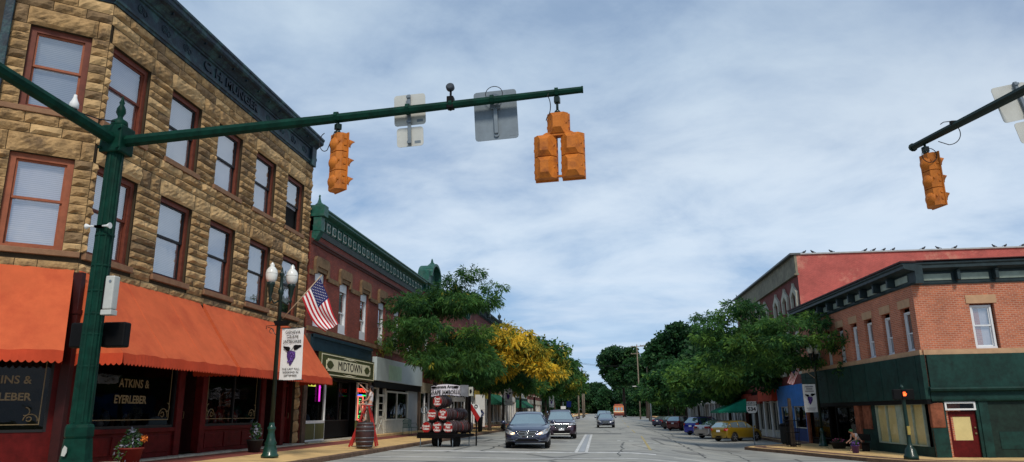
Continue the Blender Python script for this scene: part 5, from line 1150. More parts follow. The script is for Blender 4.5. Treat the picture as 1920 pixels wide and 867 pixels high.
for x in (-.85,.85): mb.bar((x,.78,.58),(x,.78,2.3),.06,.06)
mb.box(-.85,.85,.75,.81,1.05,1.1); mb.box(-1,1,-.7,-.66,.58,.66); mb.build('frame',black,TRL)
mb=MB(); mb.tube(arc_pts((-.95,-.3,1.63),.15,.15,0,6.28,16),.02,5); mb.build('ring',steel,TRL)
SG=thing('festival_sign','curved white sign reading Geneva Area Grape Jamboree on top of the barrel trailer','sign',(-7.45,33.0,2.28),R(-12))
mb=MB()
def sgf(u_,v_): x=-.72+1.44*u_; return (x,-.10*math.cos(x*1.6),.50*v_+.10*math.cos(x*1.9)-.04)
mb.grid(sgf,14,6); mb.grid(lambda u_,v_:(lambda p:(p[0],p[1]+.05,p[2]))(sgf(u_,v_)),14,6); mb.build('front_board',M('lilac white sign paint',(.72,.70,.76),.5,var=.06),SG)
mb=MB(); 
for v_ in (0,1): mb.tube([tuple(Vector(sgf(k/14,v_))+Vector((0,-.006,0))) for k in range(15)],.012,5)
for u_ in (0,1): mb.tube([tuple(Vector(sgf(u_,v/4))+Vector((0,-.006,0))) for v in range(5)],.012,5)
mb.build('border',black,SG)
text('Geneva Area',.19,black,SG,(0,-.125,.43),FRONT,bold=.004,ex=.004); text('GRAPE JAMBOREE',.27,black,SG,(0,-.13,.18),FRONT,bold=.003,ex=.004,sx=.70)
mb=MB()
for cx in (-.56,.56): mb.prism([(cx+.13*math.cos(t*.6)*(1+.2*math.sin(t*2)),.41+.055*math.sin(t*.6)) for t in range(10)],'y',-.105,-.085)
mb.build('grape_leaf_print',black,SG)
for sx in (-1,1):
    mb=MB(); a=Vector((sx*.74,-.03,0)); b_=Vector((sx*.92,.45,0)); mb.add([(a.x,a.y,.02),(b_.x,b_.y,-.02),(b_.x,b_.y,.50),(a.x,a.y,.50),(a.x,a.y+.04,.02),(b_.x,b_.y+.04,-.02),(b_.x,b_.y+.04,.50),(a.x,a.y+.04,.50)],[(0,1,2,3),(7,6,5,4),(0,4,5,1),(3,2,6,7),(1,5,6,2),(0,3,7,4)]); mb.build('side_board',M('grey side board',(.17,.17,.18),.6,var=.3),SG)
mb=MB(); mb.box(.94,1.14,.45,.5,.02,.42); mb.build('end_board',M('cream end board',(.42,.42,.36),.6),SG); mb=MB(); mb.prism([(.99,.28),(1.07,.33),(1.10,.2),(1.05,.12),(1.0,.16)],'y',.43,.449); mb.build('grape_print',black,SG)
mb=MB(); 
for x in (-.7,.7): mb.box(x-.03,x+.03,1.05,1.1,-1.6,.1); mb.box(x-.025,x+.025,.0,1.1,.06,.11)
mb.build('post',black,SG)
q=thing('mannequin_prop','red and white flat festival figure leaning behind the barrels, right of the sign','festival prop',(-6.55,34.0,1.1),R(-12)); mb=MB(); mb.prism([(0,.7),(.10,.85),(.52,.25),(.40,.05)],'y',0,.03); mb.build('red_panel',redhead,q); mb=MB(); mb.prism([(.12,.86),(.45,.80),(.60,.4),(.54,.25)],'y',0.005,.03); mb.build('white_panel',white,q); mb=MB(); mb.tube(arc_pts((.34,-.01,.74),.07,.07,0,6.28,14),.018,5); mb.build('ring',black,q)
mb=MB(); mb.box(.3,.36,.03,.07,-1.0,.5); mb.build('stand',black,q)

# red step ladder with the seated figure
LD=thing('step_ladder','tall red wooden step ladder standing behind the upright barrel','ladder',(-9.72,28.9,.31),R(12)); ladR=M('red ladder paint',(.36,.022,.018),.5,var=.2)
mb=MB(); H_=1.55
for y in (-.28,.28): mb.bar((-.62,y*1.3,0),(-.05,y*.8,H_),.045,.07)
mb.build('front_frame',ladR,LD)
mb=MB()
for y in (-.28,.28): mb.bar((.42,y*1.3,0),(.08,y*.8,H_),.04,.06)
for k in range(3): z=.35+k*.4; mb.bar((.42-.34*z/H_,-.3,z),(.42-.34*z/H_,.3,z),.03,.03)
mb.build('rear_frame',ladR,LD)
for k in range(4): z=.3+k*.32; x=-.62+.57*z/H_; mb=MB(); mb.box(x-.02,x+.12,-.32,.32,z,z+.03); mb.build('step',ladR,LD)
mb=MB(); mb.box(-.15,.2,-.25,.25,H_,H_+.035,0,.008); mb.build('top_step',ladR,LD)
skin=M('skin',(.48,.25,.17),.6,var=.08); shirtW=M('white shirt cloth',(.66,.62,.60),.8,var=.08); shortsM=M('grey shorts cloth',(.30,.31,.29),.85); hairM=M('dark hair',(.014,.010,.009),.6); shoeM=M('dark shoe',(.02,.02,.02),.5)
def skinned(name,verts,edges,rad,m,parent,sub=1,root=0):
    me=bpy.data.meshes.new(name); me.from_pydata([Vector(v) for v in verts],edges,[]); o=bpy.data.objects.new(name,me); COL.objects.link(o)
    sk=o.modifiers.new('s','SKIN'); 
    for i,r in enumerate(rad):
        me.skin_vertices[0].data[i].radius=(r,r) if not hasattr(r,'__len__') else r; me.skin_vertices[0].data[i].use_root=(i==root)
    sb_=o.modifiers.new('b','SUBSURF'); sb_.levels=sub; sb_.render_levels=sub
    dg=bpy.context.evaluated_depsgraph_get(); dg.update(); nm=bpy.data.meshes.new_from_object(o.evaluated_get(dg)); bpy.data.objects.remove(o)
    nm.materials.clear(); nm.materials.append(m)
    for p_ in nm.polygons: p_.use_smooth=True
    return link(name,nm,parent)
def add_skin_layer(me):
    if not me.skin_vertices: pass
def person(label,loc,rz,J,top,bottom,hair_long=True,cap=None,cat='figure'):
    # J: joints dict in local metres (figure faces -x)
    P_=thing('person',label,cat,loc,rz)
    V_=[];Ed=[];Ra=[];idx={}
    def a(n,p,r,par=None):
        idx[n]=len(V_); V_.append(p); Ra.append(r)
        if par: Ed.append((idx[par],idx[n]))
    hp=Vector(J['pelvis']); ck=Vector(J['chest']); nk=Vector(J['neck']); hd=Vector(J['head'])
    a('pelvis',hp,(.13,.10)); a('waist',hp.lerp(ck,.5),(.115,.085),'pelvis'); a('chest',ck,(.145,.10),'waist'); a('neck',nk,.05,'chest'); a('head0',nk.lerp(hd,.4),.055,'neck'); a('head',hd,(.078,.09),'head0'); a('crown',hd+(hd-nk).normalized()*.09,(.055,.06),'head')
    for s in 'LR':
        sh,el,wr_,kn,an,to=[Vector(J[k+s]) for k in ('sh','el','wr','kn','an','to')]
        hip=hp+Vector((0,.09 if s=='L' else -.09,-.02))
        a('sh'+s,sh,.055,'chest'); a('el'+s,el,.04,'sh'+s); a('wr'+s,wr_,.028,'el'+s); a('palm'+s,wr_+(wr_-el).normalized()*.06,(.034,.018),'wr'+s)
        a('hip'+s,hip,.09,'pelvis'); a('kn'+s,kn,.058,'hip'+s); a('calf'+s,kn.lerp(an,.35),.055,'kn'+s); a('an'+s,an,.038,'calf'+s); a('to'+s,to,.034,'an'+s)
    skinned('body',V_,Ed,Ra,skin,P_)
    for s in 'LR':
        el,wr_=Vector(J['el'+s]),Vector(J['wr'+s]); d=(wr_-el).normalized(); sd_=d.cross(Vector((0,0,1))); sd_=(sd_ if sd_.length>.1 else Vector((0,1,0))).normalized(); nrm=sd_.cross(d)
        mb=MB()
        for k,(o_,l) in enumerate(((-.027,.055),(-.009,.068),(.009,.064),(.027,.05))):
            b=wr_+d*.075+sd_*o_; mb.tube([b,b+d*l*.55-nrm*.004,b+d*l*.9-nrm*.018,b+d*l-nrm*.026],[.009,.0085,.0075,.005],6)
        b=wr_+d*.03+sd_*.03; mb.tube([b,b+d*.025+sd_*.022,b+d*.05+sd_*.03],[.011,.010,.006],6); mb.build('fingers',skin,P_)
    mb=MB(); mb.grid(lambda u_,v_:tuple(hd+Vector((-.083*math.cos(math.pi*(v_-.5))*math.cos(.2),0,0))),1,1) if False else None
    f=Vector((-1,0,-.05)).normalized(); e=MB()
    for sy in (-.032,.032): e.lathe([(.0,-.012),(.013,0),(.0,.012)],tuple(hd+f*.078+Vector((0,sy,.012))),8)
    e.build('eyes',hairM,P_); e=MB(); e.tube([hd+f*.08+Vector((0,0,.02)),hd+f*.105+Vector((0,0,-.018)),hd+f*.08+Vector((0,0,-.025))],[.008,.014,.008],6)
    for sy in (-.085,.085): e.lathe([(.0,-.03),(.014,-.01),(.016,.015),(0,.03)],tuple(hd+Vector((.01,sy,0))),6)
    e.build('nose_and_ears',skin,P_); e=MB(); e.tube([hd+f*.086+Vector((0,-.022,-.05)),hd+f*.09+Vector((0,0,-.052)),hd+f*.086+Vector((0,.022,-.05))],.005,5); e.build('mouth',M('lip colour',(.3,.06,.05)),P_)
    e=MB(); e.lathe([(.0,-.02),(.095,-.02),(.105,.03),(.085,.085),(.04,.115),(0,.12)],tuple(hd+Vector((.022,0,.0))),14)
    if hair_long: e.tube([hd+Vector((.06,0,.05)),hd+Vector((.09,0,-.06)),hd+Vector((.10,0,-.20))],[.07,.075,.04],10)
    e.build('hair',hairM if not cap else M('green cap cloth',(.03,.12,.05),.8),P_)
    # clothes
    sv=[hp.lerp(ck,.15),hp.lerp(ck,.5),ck,nk.lerp(ck,.45)]; vv=[tuple(v) for v in sv]; ee=[(0,1),(1,2),(2,3)]; ra=[(.14,.11),(.13,.10),(.158,.112),(.07,.07)]
    for s in 'LR': sh,el=Vector(J['sh'+s]),Vector(J['el'+s]); b=len(vv); vv+=[tuple(sh),tuple(sh.lerp(el,.55))]; ee+=[(2,b),(b,b+1)]; ra+=[.068,.06]
    skinned('shirt',vv,ee,ra,top,P_)
    vv=[tuple(hp+Vector((0,0,.06))),tuple(hp)]; ee=[(0,1)]; ra=[(.138,.11),(.145,.115)]
    for s in 'LR':
        hip=hp+Vector((0,.09 if s=='L' else -.09,-.02)); kn=Vector(J['kn'+s]); an=Vector(J['an'+s]); b=len(vv)
        if bottom[1]=='short': vv+=[tuple(hip),tuple(hip.lerp(kn,.6))]; ee+=[(1,b),(b,b+1)]; ra+=[.105,.09]
        else: vv+=[tuple(hip),tuple(kn),tuple(kn.lerp(an,.4)),tuple(kn.lerp(an,.92))]; ee+=[(1,b),(b,b+1),(b+1,b+2),(b+2,b+3)]; ra+=[.105,.075,.066,.055]
    skinned('shorts' if bottom[1]=='short' else 'trousers',vv,ee,ra,bottom[0],P_,root=1)
    for s in 'LR':
        an,to=Vector(J['an'+s]),Vector(J['to'+s]); e=MB(); e.tube([an+Vector((.03,0,-.03)),an+Vector((0,0,-.045)),an.lerp(to,.6)+Vector((0,0,-.02)),to],[.035,.05,.045,.03],8); e.build('shoe',shoeM,P_)
    return P_
J=dict(pelvis=(.0,0,.11),chest=(.05,0,.46),neck=(.03,0,.60),head=(-.01,0,.74),
 shL=(.05,.16,.55),elL=(-.20,.20,.66),wrL=(-.40,.20,.86),knL=(-.42,.10,.14),anL=(-.30,.10,-.30),toL=(-.44,.10,-.36),
 shR=(.05,-.16,.55),elR=(-.08,-.20,.30),wrR=(-.30,-.16,.24),knR=(-.30,-.12,-.10),anR=(-.16,-.14,-.50),toR=(-.28,-.14,-.58))
person('dark haired figure in white top and grey shorts sitting high on the red ladder',(-9.62,28.9,1.80),R(12),J,shirtW,(shortsM,'short'))
J2=dict(pelvis=(.0,0,.52),chest=(-.26,0,.80),neck=(-.38,0,.90),head=(-.46,0,1.0),
 shL=(-.28,.17,.86),elL=(-.36,.20,.60),wrL=(-.58,.14,.50),knL=(-.42,.13,.52),anL=(-.42,.13,.10),toL=(-.56,.13,.04),
 shR=(-.28,-.17,.86),elR=(-.36,-.20,.60),wrR=(-.58,-.14,.50),knR=(-.44,-.13,.50),anR=(-.36,-.13,.10),toR=(-.50,-.13,.04))
BN=thing('bench','low dark bench against the green corner building under the seated figure','bench',(12.35,40.2,-.5),R(-85)); mb=MB(); mb.box(-.75,.75,-.2,.22,.38,.42,0,.01); mb.build('seat',black,BN)
for x in (-.65,.65): mb=MB(); mb.box(x-.03,x+.03,-.18,.18,0,.38); mb.build('leg',black,BN)
mb=MB(); mb.box(-.75,.75,.2,.24,.5,.82); mb.build('backrest',black,BN)
person('stooping seated figure in pale grey top and green cap outside the dark right hand shopfront',(12.35,40.2,-.55),R(20),J2,M('pale grey top',(.42,.38,.38),.8),(M('dark trousers',(.02,.02,.03),.8),'long'),hair_long=False,cap=True)
# planters on the right pavement
def leafclump(name,m,parent,c,rad,n,s,seed,mi=None,mats=None):
    r_=np.random.default_rng(seed); mb=MB()
    for k in range(n):
        d=r_.normal(size=3); d/=np.linalg.norm(d); p=Vector(c)+Vector(d*np.array(rad)*r_.uniform(.5,1)); a=Vector(r_.normal(size=3)).normalized()*s; b=Vector(r_.normal(size=3)).normalized()*s*.5
        mb.face([p-a,p+b,p+a,p-b],int(r_.integers(0,len(mats))) if mats else 0)
    return mb.build(name,mats or m,parent)
def planter(label,loc,r_,h_,potm,seed,mats,rad,cz,kind='planter'):
    t=thing('flower_planter',label,'planter',loc,0,'flower planters'); mb=MB(); mb.lathe([(r_*.7,0),(r_,h_*.9),(r_*1.08,h_*.92),(r_*1.05,h_),(r_*.9,h_-.02)],n=16); mb.build('pot',potm,t); leafclump('flowers',None,t,(0,0,cz),rad,420,.055,seed,mats=mats); return t
flM=[leafG,leafD,leafL]; pur=M('purple flower',(.16,.06,.30),.7); pk=M('pink flower',(.55,.08,.20),.7); lav=M('grey lavender foliage',(.26,.27,.33),.8); orf=M('orange flower',(.75,.22,.04),.7)
pot=M('charcoal planter',(.02,.022,.022),.6); potP=M('purple glazed pot',(.06,.02,.12),.3)
planter('low dark planter with purple flowers near the lit pedestrian signal',(11.5,38.2,-.5),.20,.36,potP,3,[leafD,leafG,pur],(.17,.17,.17),.44)
planter('low black bowl planter on the right pavement before the dark shopfront',(12.0,42.6,-.5),.42,.36,pot,4,[leafD,leafD,pk],(.32,.32,.12),.42)
planter('lavender grey and orange flower planter at the corner shop, behind the signal pole',(-11.9,17.4,.36),.28,.42,M('red planter box',(.16,.02,.015)),5,[leafG,lav,leafD,leafD],(.25,.23,.32),.58)
q=[o for o in COL.objects if o.get('label','').startswith('lavender')][0]; leafclump('orange_blossom',orf,q,(.22,.12,.62),(.1,.1,.08),60,.05,9); leafclump('trailing_leaves',None,q,(-.1,-.1,.3),(.28,.25,.3),200,.05,10,mats=[leafL,leafG,lav])
planter('leafy grey-green plant in a dark pot before the second shop window',(-11.75,23.6,.36),.26,.40,pot,6,[leafG,lav,leafD],(.2,.2,.32),.64)
planter('blue flowered hanging planter on the dark post beyond the barrel trailer',(-9.35,52.6,.28),.2,1.0,pot,7,[M('blue flower',(.02,.06,.45),.6),M('light blue flower',(.05,.15,.6),.6),leafD],(.32,.32,.28),1.25)
# bench green
BG=thing('bench','small green metal garden bench in front of the grey shop wall','bench',(-11.7,42.6,.35),R(78)); gm_=M('green grey bench metal',(.05,.12,.10),.5)
mb=MB(); mb.box(-.55,.55,-.22,.22,.42,.45); mb.build('seat',gm_,BG); mb=MB()
for k in range(9): mb.box(-.5+k*.123,-.48+k*.123,.2,.23,.45,.88)
mb.tube([(-.55,.215,.78),(-.3,.215,.9),(0,.215,.94),(.3,.215,.9),(.55,.215,.78)],.018,6); mb.build('backrest',gm_,BG)
for x in (-.52,.52):
    for y in (-.2,.2): mb=MB(); mb.tube([(x,y,0),(x,y,.43)],.016,6); mb.build('leg',gm_,BG)
    mb=MB(); mb.tube([(x,.2,.66),(x,-.1,.68),(x,-.22,.43)],.014,6); mb.build('armrest',gm_,BG)
# litter bin and tree guard on the right
q=thing('litter_bin','dark rounded litter bin beside the caged tree on the right','litter bin',(10.75,49.0,-.5)); mb=MB(); mb.lathe([(.30,0),(.36,.1),(.38,.95),(.42,1.0),(.40,1.05)],n=18); mb.build('bin',pot,q); mb=MB(); mb.lathe([(.41,1.05),(.36,1.2),(.1,1.28),(.02,1.29)],n=18); mb.build('lid',black,q)
q=thing('tree_guard','black slatted iron guard around the trunk of the big right tree','tree guard',(10.2,45.0,-.5)); mb=MB()
for k in range(14): a=2*math.pi*k/14; mb.bar((.36*math.cos(a),.36*math.sin(a),0),(.42*math.cos(a),.42*math.sin(a),1.55),.035,.02)
mb.build('slats',black,q)
for z in (.12,.8,1.45): mb=MB(); mb.tube([(.40*math.cos(k*.3927),.40*math.sin(k*.3927),z) for k in range(17)],.02,5); mb.build('ring',black,q)
q=thing('metal_chair','pair of pale wire cafe chairs as one linked seat by the white pillar','chair',(12.1,57.6,-.5),R(-90)); mb=MB(); mb.box(-.45,.45,-.2,.2,.42,.45); mb.build('seat',grey,q); mb=MB(); mb.tube([(-.45,.2,.45),(-.4,.22,.85),(0,.23,.95),(.4,.22,.85),(.45,.2,.45)],.02,6); mb.build('backrest',grey,q)
for x in (-.4,.4):
    for y in (-.18,.18): mb=MB(); mb.tube([(x,y,0),(x,y,.42)],.015,6); mb.build('leg',grey,q)
# ------------------------------------------------------------------ cars (front faces local -y)
def ip(x,tab): return float(np.interp(x,[a for a,b in tab],[b for a,b in tab]))
SPEC={
'sedan':dict(L=4.8,W=1.83,H=1.47,low=[(0,.52),(.012,.62),(.04,.72),(.12,.83),(.27,.95),(.6,.99),(.8,1.05),(.95,1.05),(.985,.95),(1,.70)],roof=[(.255,.95),(.40,1.38),(.47,1.46),(.56,1.47),(.68,1.40),(.84,1.06)],glass=(.40,.69),ax=(.19,.775),r=.33),
'suv':dict(L=4.6,W=1.86,H=1.70,low=[(0,.60),(.012,.74),(.05,.93),(.14,1.02),(.24,1.10),(.6,1.12),(.93,1.12),(.985,1.05),(1,.75)],roof=[(.225,1.10),(.37,1.56),(.45,1.68),(.65,1.70),(.86,1.64),(.97,1.12)],glass=(.37,.88),ax=(.19,.79),r=.36),
'hatch':dict(L=4.1,W=1.74,H=1.50,low=[(0,.50),(.012,.62),(.05,.74),(.14,.86),(.27,.96),(.6,.99),(.93,1.02),(.985,.98),(1,.66)],roof=[(.245,.96),(.40,1.38),(.48,1.48),(.62,1.50),(.86,1.40),(.975,1.0)],glass=(.40,.88),ax=(.20,.80),r=.32),
}
def car(name,label,kind,paint,loc,rz,group=None,front=None,detail=True):
    S=SPEC[kind]; L_,W_,H_=S['L'],S['W'],S['H']; root=thing(name,label,'car',loc,rz,group)
    yf=lambda t:-L_/2+t*L_
    plan=[(0,.60),(.006,.74),(.02,.86),(.05,.94),(.12,.99),(.5,1.0),(.88,.985),(.95,.95),(.98,.88),(.994,.78),(1,.66)]
    ax=[yf(a) for a in S['ax']]; rw=S['r']
    ts=sorted(set([0,.003,.006,.012,.02,.03,.05]+[k/60 for k in range(4,57)]+[.95,.97,.98,.985,.994,.998,1]))
    def station(t):
        y=yf(t); w_=W_/2*ip(t,plan); zs=ip(t,S['low']); zb=.22 if .03<t<.97 else .26
        arch=zb
        for a in ax:
            d=abs(y-a)
            if d<rw+.055: arch=max(arch,rw+math.sqrt(max(0,(rw+.055)**2-d*d))-.01)
        zsl=zs-.04; zm=max(arch+.02,.22+(zsl-.22)*.45); zq=max(zm+.02,.22+(zsl-.22)*.72)
        return [(0,zb),(w_*.80,zb),(w_*.955,max(zb+.03,arch)),(w_*.985,max(arch+.01,zb+.12)),(w_,zm),(w_*.985,zq),(w_*.95,max(zsl,zq+.01)),(w_*.88,zs+.0),(w_*.6,zs+.025),(0,zs+.04)],y
    mb=MB(); ring=[]; n=10
    for t in ts:
        p,y=station(t); b=len(mb.v); mb.v+=[(x,y,z) for x,z in p]+[(-x,y,z) for x,z in p[1:-1]]; ring.append(b)
    m_=2*n-2; order=list(range(n))+[n+n-3-k for k in range(n-2)]
    for i in range(len(ts)-1):
        for k in range(m_):
            a,b_=order[k],order[(k+1)%m_]; low_=k in (0,m_-1) or k in(1,m_-2)
            mb.f.append((ring[i]+a,ring[i]+b_,ring[i+1]+b_,ring[i+1]+a)); mb.m.append(1 if low_ else 0); mb.sm.append(True)
    for r_ in (ring[0],ring[-1]): mb.f.append(tuple(r_+o for o in order)); mb.m.append(0); mb.sm.append(False)
    # cabin
    rt=S['roof']; t0,t1=rt[0][0],rt[-1][0]; g0,g1=S['glass']
    tg=[t0+(t1-t0)*k/30 for k in range(31)]
    def cab(t):
        zb=ip(t,S['low'])-.02; zr=max(ip(t,rt),zb+.03); f=min(1,max(0,(zr-zb)/.42)); wb_=W_/2*ip(t,plan)*.90; wr_=W_/2*(.90-(.27 if kind=='sedan' else .22)*f); 
        return [(wb_,zb),(wb_+(wr_-wb_)*.25,zb+(zr-zb)*.22),(wb_+(wr_-wb_)*.92,zb+(zr-zb)*.84),(wr_*.93,zb+(zr-zb)*.965),(wr_*.6,zr),(0,zr+.012)],yf(t)
    gm=MB(); rf=MB()
    for i in range(30):
        A,ya=cab(tg[i]); C,yc=cab(tg[i+1]); tm=(tg[i]+tg[i+1])/2
        glassy_top=tm<g0 or tm>g1
        for s in (1,-1):
            for k in range(5):
                q=[(s*A[k][0],ya,A[k][1]),(s*A[k+1][0],ya,A[k+1][1]),(s*C[k+1][0],yc,C[k+1][1]),(s*C[k][0],yc,C[k][1])]
                side=k<2; edge=k==2
                isg=(side and g0-.07<tm<g1+.06 and k>=0) or (k>=3 and glassy_top)
                if side and k==0: isg=False if not(g0-.1<tm<g1+.08) else True
                (gm if isg else rf).face(q,0,True)
    for a in (g0+.03,(g0+g1)/2+.01,g1-.02):   # pillars
        for s in (1,-1):
            P,y=cab(a); rf.bar((s*(P[0][0]+.006),y,P[0][1]),(s*(P[2][0]+.006),y+.02,P[2][1]),.012,.07,0,up=(0,1,0))
    for s in (1,-1):
        pts=[(s*(cab(t)[0][3][0]+.01),cab(t)[1],cab(t)[0][3][1]+.0) for t in [t0+(g0-t0)*k/5 for k in range(6)]]; rf.tube(pts,.022,5)
    mb.add(rf.v,rf.f,0,True)
    body_=mb.build('body',[paint,black],root)
    gl=gm.build('windows',M('car glass',(.36,.46,.47),.07,metal=.75,var=.05,spec=1.,coat=1),root)
    ins=MB(); 
    # wheels
    for a in ax:
        for s in (1,-1):
            w=MB(); mt=Matrix.Translation((s*(W_/2-.12),a,rw))@Matrix.Rotation(R(90*s),4,'Y')
            w.lathe([(rw*.62,-.10),(rw*.95,-.10),(rw,-.06),(rw,.06),(rw*.95,.10),(rw*.66,.105)],n=24,mat=mt); o=w.build('wheel',rubber,root)
            w=MB(); w.lathe([(rw*.66,.085),(rw*.64,.10),(rw*.58,.08),(rw*.12,.07),(rw*.10,.10),(0.01,.105)],n=20,mat=mt); 
            for k in range(5):
                an=2*math.pi*k/5; c0=mt@Vector((rw*.1*math.cos(an),rw*.1*math.sin(an),.098)); c1=mt@Vector((rw*.62*math.cos(an),rw*.62*math.sin(an),.095)); w.bar(c0,c1,.05,.02,0,up=(s,0,0))
            w.build('rim',rim,o)
    W2=W_/2
    def yfr(x,rear=False):
        k=min(1,abs(x)/W2); t=float(np.interp(k,[p[1] for p in plan[:6]],[p[0] for p in plan[:6]])) if k>.6 else 0
        if rear: t=float(np.interp(k,[.66,.78,.88,.95,.985],[0,.006,.02,.05,.12])) if k>.66 else 0; return L_/2-t*L_
        return -L_/2+t*L_
    def patch(nm,poly,m,out=.012,rear=False,par=None,lean=0.,z_lean=0,seg=1):
        mb=MB(); d=1 if rear else -1
        xs_=[p[0] for p in poly]; 
        # densify edges so that the patch follows the nose
        P2=[]
        for i in range(len(poly)):
            a=poly[i]; b=poly[(i+1)%len(poly)]
            for k in range(4): P2.append((a[0]+(b[0]-a[0])*k/4,a[1]+(b[1]-a[1])*k/4))
        cx=sum(p[0] for p in P2)/len(P2); cz=sum(p[1] for p in P2)/len(P2)
        f3=[(x,yfr(x,rear)+d*(out)-d*max(0,z-z_lean)*lean,z) for x,z in P2]; c3=(cx,yfr(cx,rear)+d*(out+.004)-d*max(0,cz-z_lean)*lean,cz); n_=len(f3)
        bk=[(x,y-d*(out+.08),z) for x,y,z in f3]
        mb.add(f3+[c3]+bk,[(i,(i+1)%n_,n_) for i in range(n_)]+[(i,n_+1+i,n_+1+(i+1)%n_,(i+1)%n_) for i in range(n_)],0,False)
        return mb.build(nm,m,par or root)
    def mir(p): return [(-x,z) for x,z in p]
    hz=ip(.03,S['low'])
    if detail:
        lz=0 if kind=='sedan' else .10
        if kind=='sedan': hl=[(.50*W2,.56),(.62*W2,.68),(.88*W2,.80),(.955*W2,.80),(.96*W2,.70),(.86*W2,.60),(.66*W2,.55)]; gr=[(-.42*W2,.66),(-.46*W2,.70),(.46*W2,.70),(.42*W2,.66),(.30*W2,.50),(.20*W2,.47),(-.20*W2,.47),(-.30*W2,.50)]; lg=[(-.55*W2,.40),(.55*W2,.40),(.50*W2,.28),(-.50*W2,.28)]
        elif kind=='suv': hl=[(.44*W2,.82),(.50*W2,.90),(.92*W2,.94),(.96*W2,.86),(.85*W2,.80),(.6*W2,.78)]; gr=[(-.46*W2,.86),(.46*W2,.86),(.42*W2,.66),(.3*W2,.60),(-.3*W2,.60),(-.42*W2,.66)]; lg=[(-.6*W2,.50),(.6*W2,.50),(.5*W2,.33),(-.5*W2,.33)]
        else: hl=[(.48*W2,.60),(.58*W2,.72),(.90*W2,.80),(.95*W2,.72),(.8*W2,.62)]; gr=[(-.4*W2,.64),(.4*W2,.64),(.3*W2,.50),(-.3*W2,.50)]; lg=[(-.5*W2,.42),(.5*W2,.42),(.45*W2,.28),(-.45*W2,.28)]
        for P in (hl,mir(hl)): 
            o=patch('headlight',P,lensC,.016)
            if front=='lit':
                c=.60*W2 if kind=='sedan' else .66*W2; z=.62 if kind=='sedan' else .85; c=c if P is hl else -c; patch('lamp_glow',[(c-.10,z-.03),(c-.02,z-.045),(c+.07,z-.0),(c+.03,z+.035),(c-.06,z+.0)],lampon,.026,par=o)
        patch('lower_grille',lg,black,.010)
        g=patch('grille',gr,black,.014)
        zt=gr[1][1] if kind=='sedan' else gr[0][1]
        mb=MB(); k_=len(gr)
        for i in range(k_): a=gr[i]; b=gr[(i+1)%k_]; mb.tube([(a[0],yfr(a[0])-.024,a[1]),((a[0]+b[0])/2,yfr((a[0]+b[0])/2)-.026,(a[1]+b[1])/2),(b[0],yfr(b[0])-.024,b[1])],.013 if kind=='sedan' else .016,5)
        zlo,zhi=min(p[1] for p in gr),max(p[1] for p in gr)
        for j in range(1,4): z=zlo+(zhi-zlo)*j/4; f=.26+.16*(j/4); mb.box(-f*W2,f*W2,-L_/2-.026,-L_/2-.016,z-.008,z+.006)
        if kind=='suv': mb.box(-.46*W2,.46*W2,-L_/2-.04,-L_/2-.01,.82,.87,0,.008)
        mb.build('grille_trim',chrome,g)
        if front=='lit':
            mb=MB(); z=(zlo+zhi)/2; mb.tube([(.075*math.cos(a*.524),-L_/2-.034,z+.042*math.sin(a*.524)) for a in range(13)],.007,5,caps=False); mb.bar((-.03,-L_/2-.034,z-.03),(-.022,-L_/2-.034,z+.03),.010,.006); mb.bar((.022,-L_/2-.034,z-.03),(.03,-L_/2-.034,z+.03),.010,.006); mb.bar((-.03,-L_/2-.034,z-.008),(.03,-L_/2-.034,z+.008),.010,.006); mb.build('emblem',chrome,g)
        if kind=='sedan':
            for s in (1,-1): mb=MB(); mb.tube([(s*.20*W2,yfr(.2*W2)-.02,.455),(s*.34*W2,yfr(.34*W2)-.02,.46),(s*.75*W2,yfr(.75*W2)-.012,.565)],.010,5); mb.tube([(s*.4*W2,yfr(.4*W2)-.02,.40),(s*.55*W2,yfr(.55*W2)-.02,.33),(s*.85*W2,yfr(.85*W2)-.01,.34)],.008,5); mb.build('bumper_crease',steel,root)
        if kind=='suv': mb=MB(); mb.box(-.5*W2,.5*W2,-L_/2-.03,-L_/2+.05,.27,.32,0,.01); mb.build('skid_strip',steelL,root)
        pz=.36 if kind=='sedan' else .45
        if kind=='suv': mb=MB(); mb.box(-.16,.16,-L_/2-.03,-L_/2-.01,.49,.62,0,.004); mb.build('licence_plate',plate,root)
        for s in (1,-1):
            mb=MB(); ym=yf(.30); zm=ip(.3,S['low'])+.02; mb.bar((s*(W2-.06),ym,zm),(s*(W2+.06),ym+.01,zm+.03),.05,.03); 
            bm=bmesh.new(); bmesh.ops.create_icosphere(bm,subdivisions=2,radius=1); mb.bm(bm,0,True,Matrix.Translation((s*(W2+.13),ym+.02,zm+.06))@Matrix.Diagonal((.115,.06,.075,1))); mb.build('wing_mirror',paint,root)
        # rear
        rl={'sedan':[(.42*W2,.86),(.44*W2,.97),(.86*W2,.99),(.93*W2,.90),(.86*W2,.80)],'suv':[(.66*W2,.92),(.70*W2,1.10),(.9*W2,1.12),(.93*W2,.95),(.86*W2,.86)],'hatch':[(.6*W2,.80),(.64*W2,.92),(.86*W2,.96),(.92*W2,.86),(.85*W2,.76)]}[kind]
        for P in (rl,mir(rl)): patch('tail_light',P,redlens,.014,True)
        pz={'sedan':.82,'suv':.84,'hatch':.76}[kind]
        mb=MB(); mb.box(-.155,.155,L_/2-.0,L_/2+.022,pz-.075,pz+.075,0,.004); mb.build('licence_plate',plate,root)
        patch('rear_bumper',[(-.85*W2,.42),(.85*W2,.42),(.8*W2,.28),(-.8*W2,.28)],black,.012,True)
    return root
def paintm(n,c,metal=.35,rough=.28): return M(n,c,rough,metal=metal,var=.04,coat=1.)
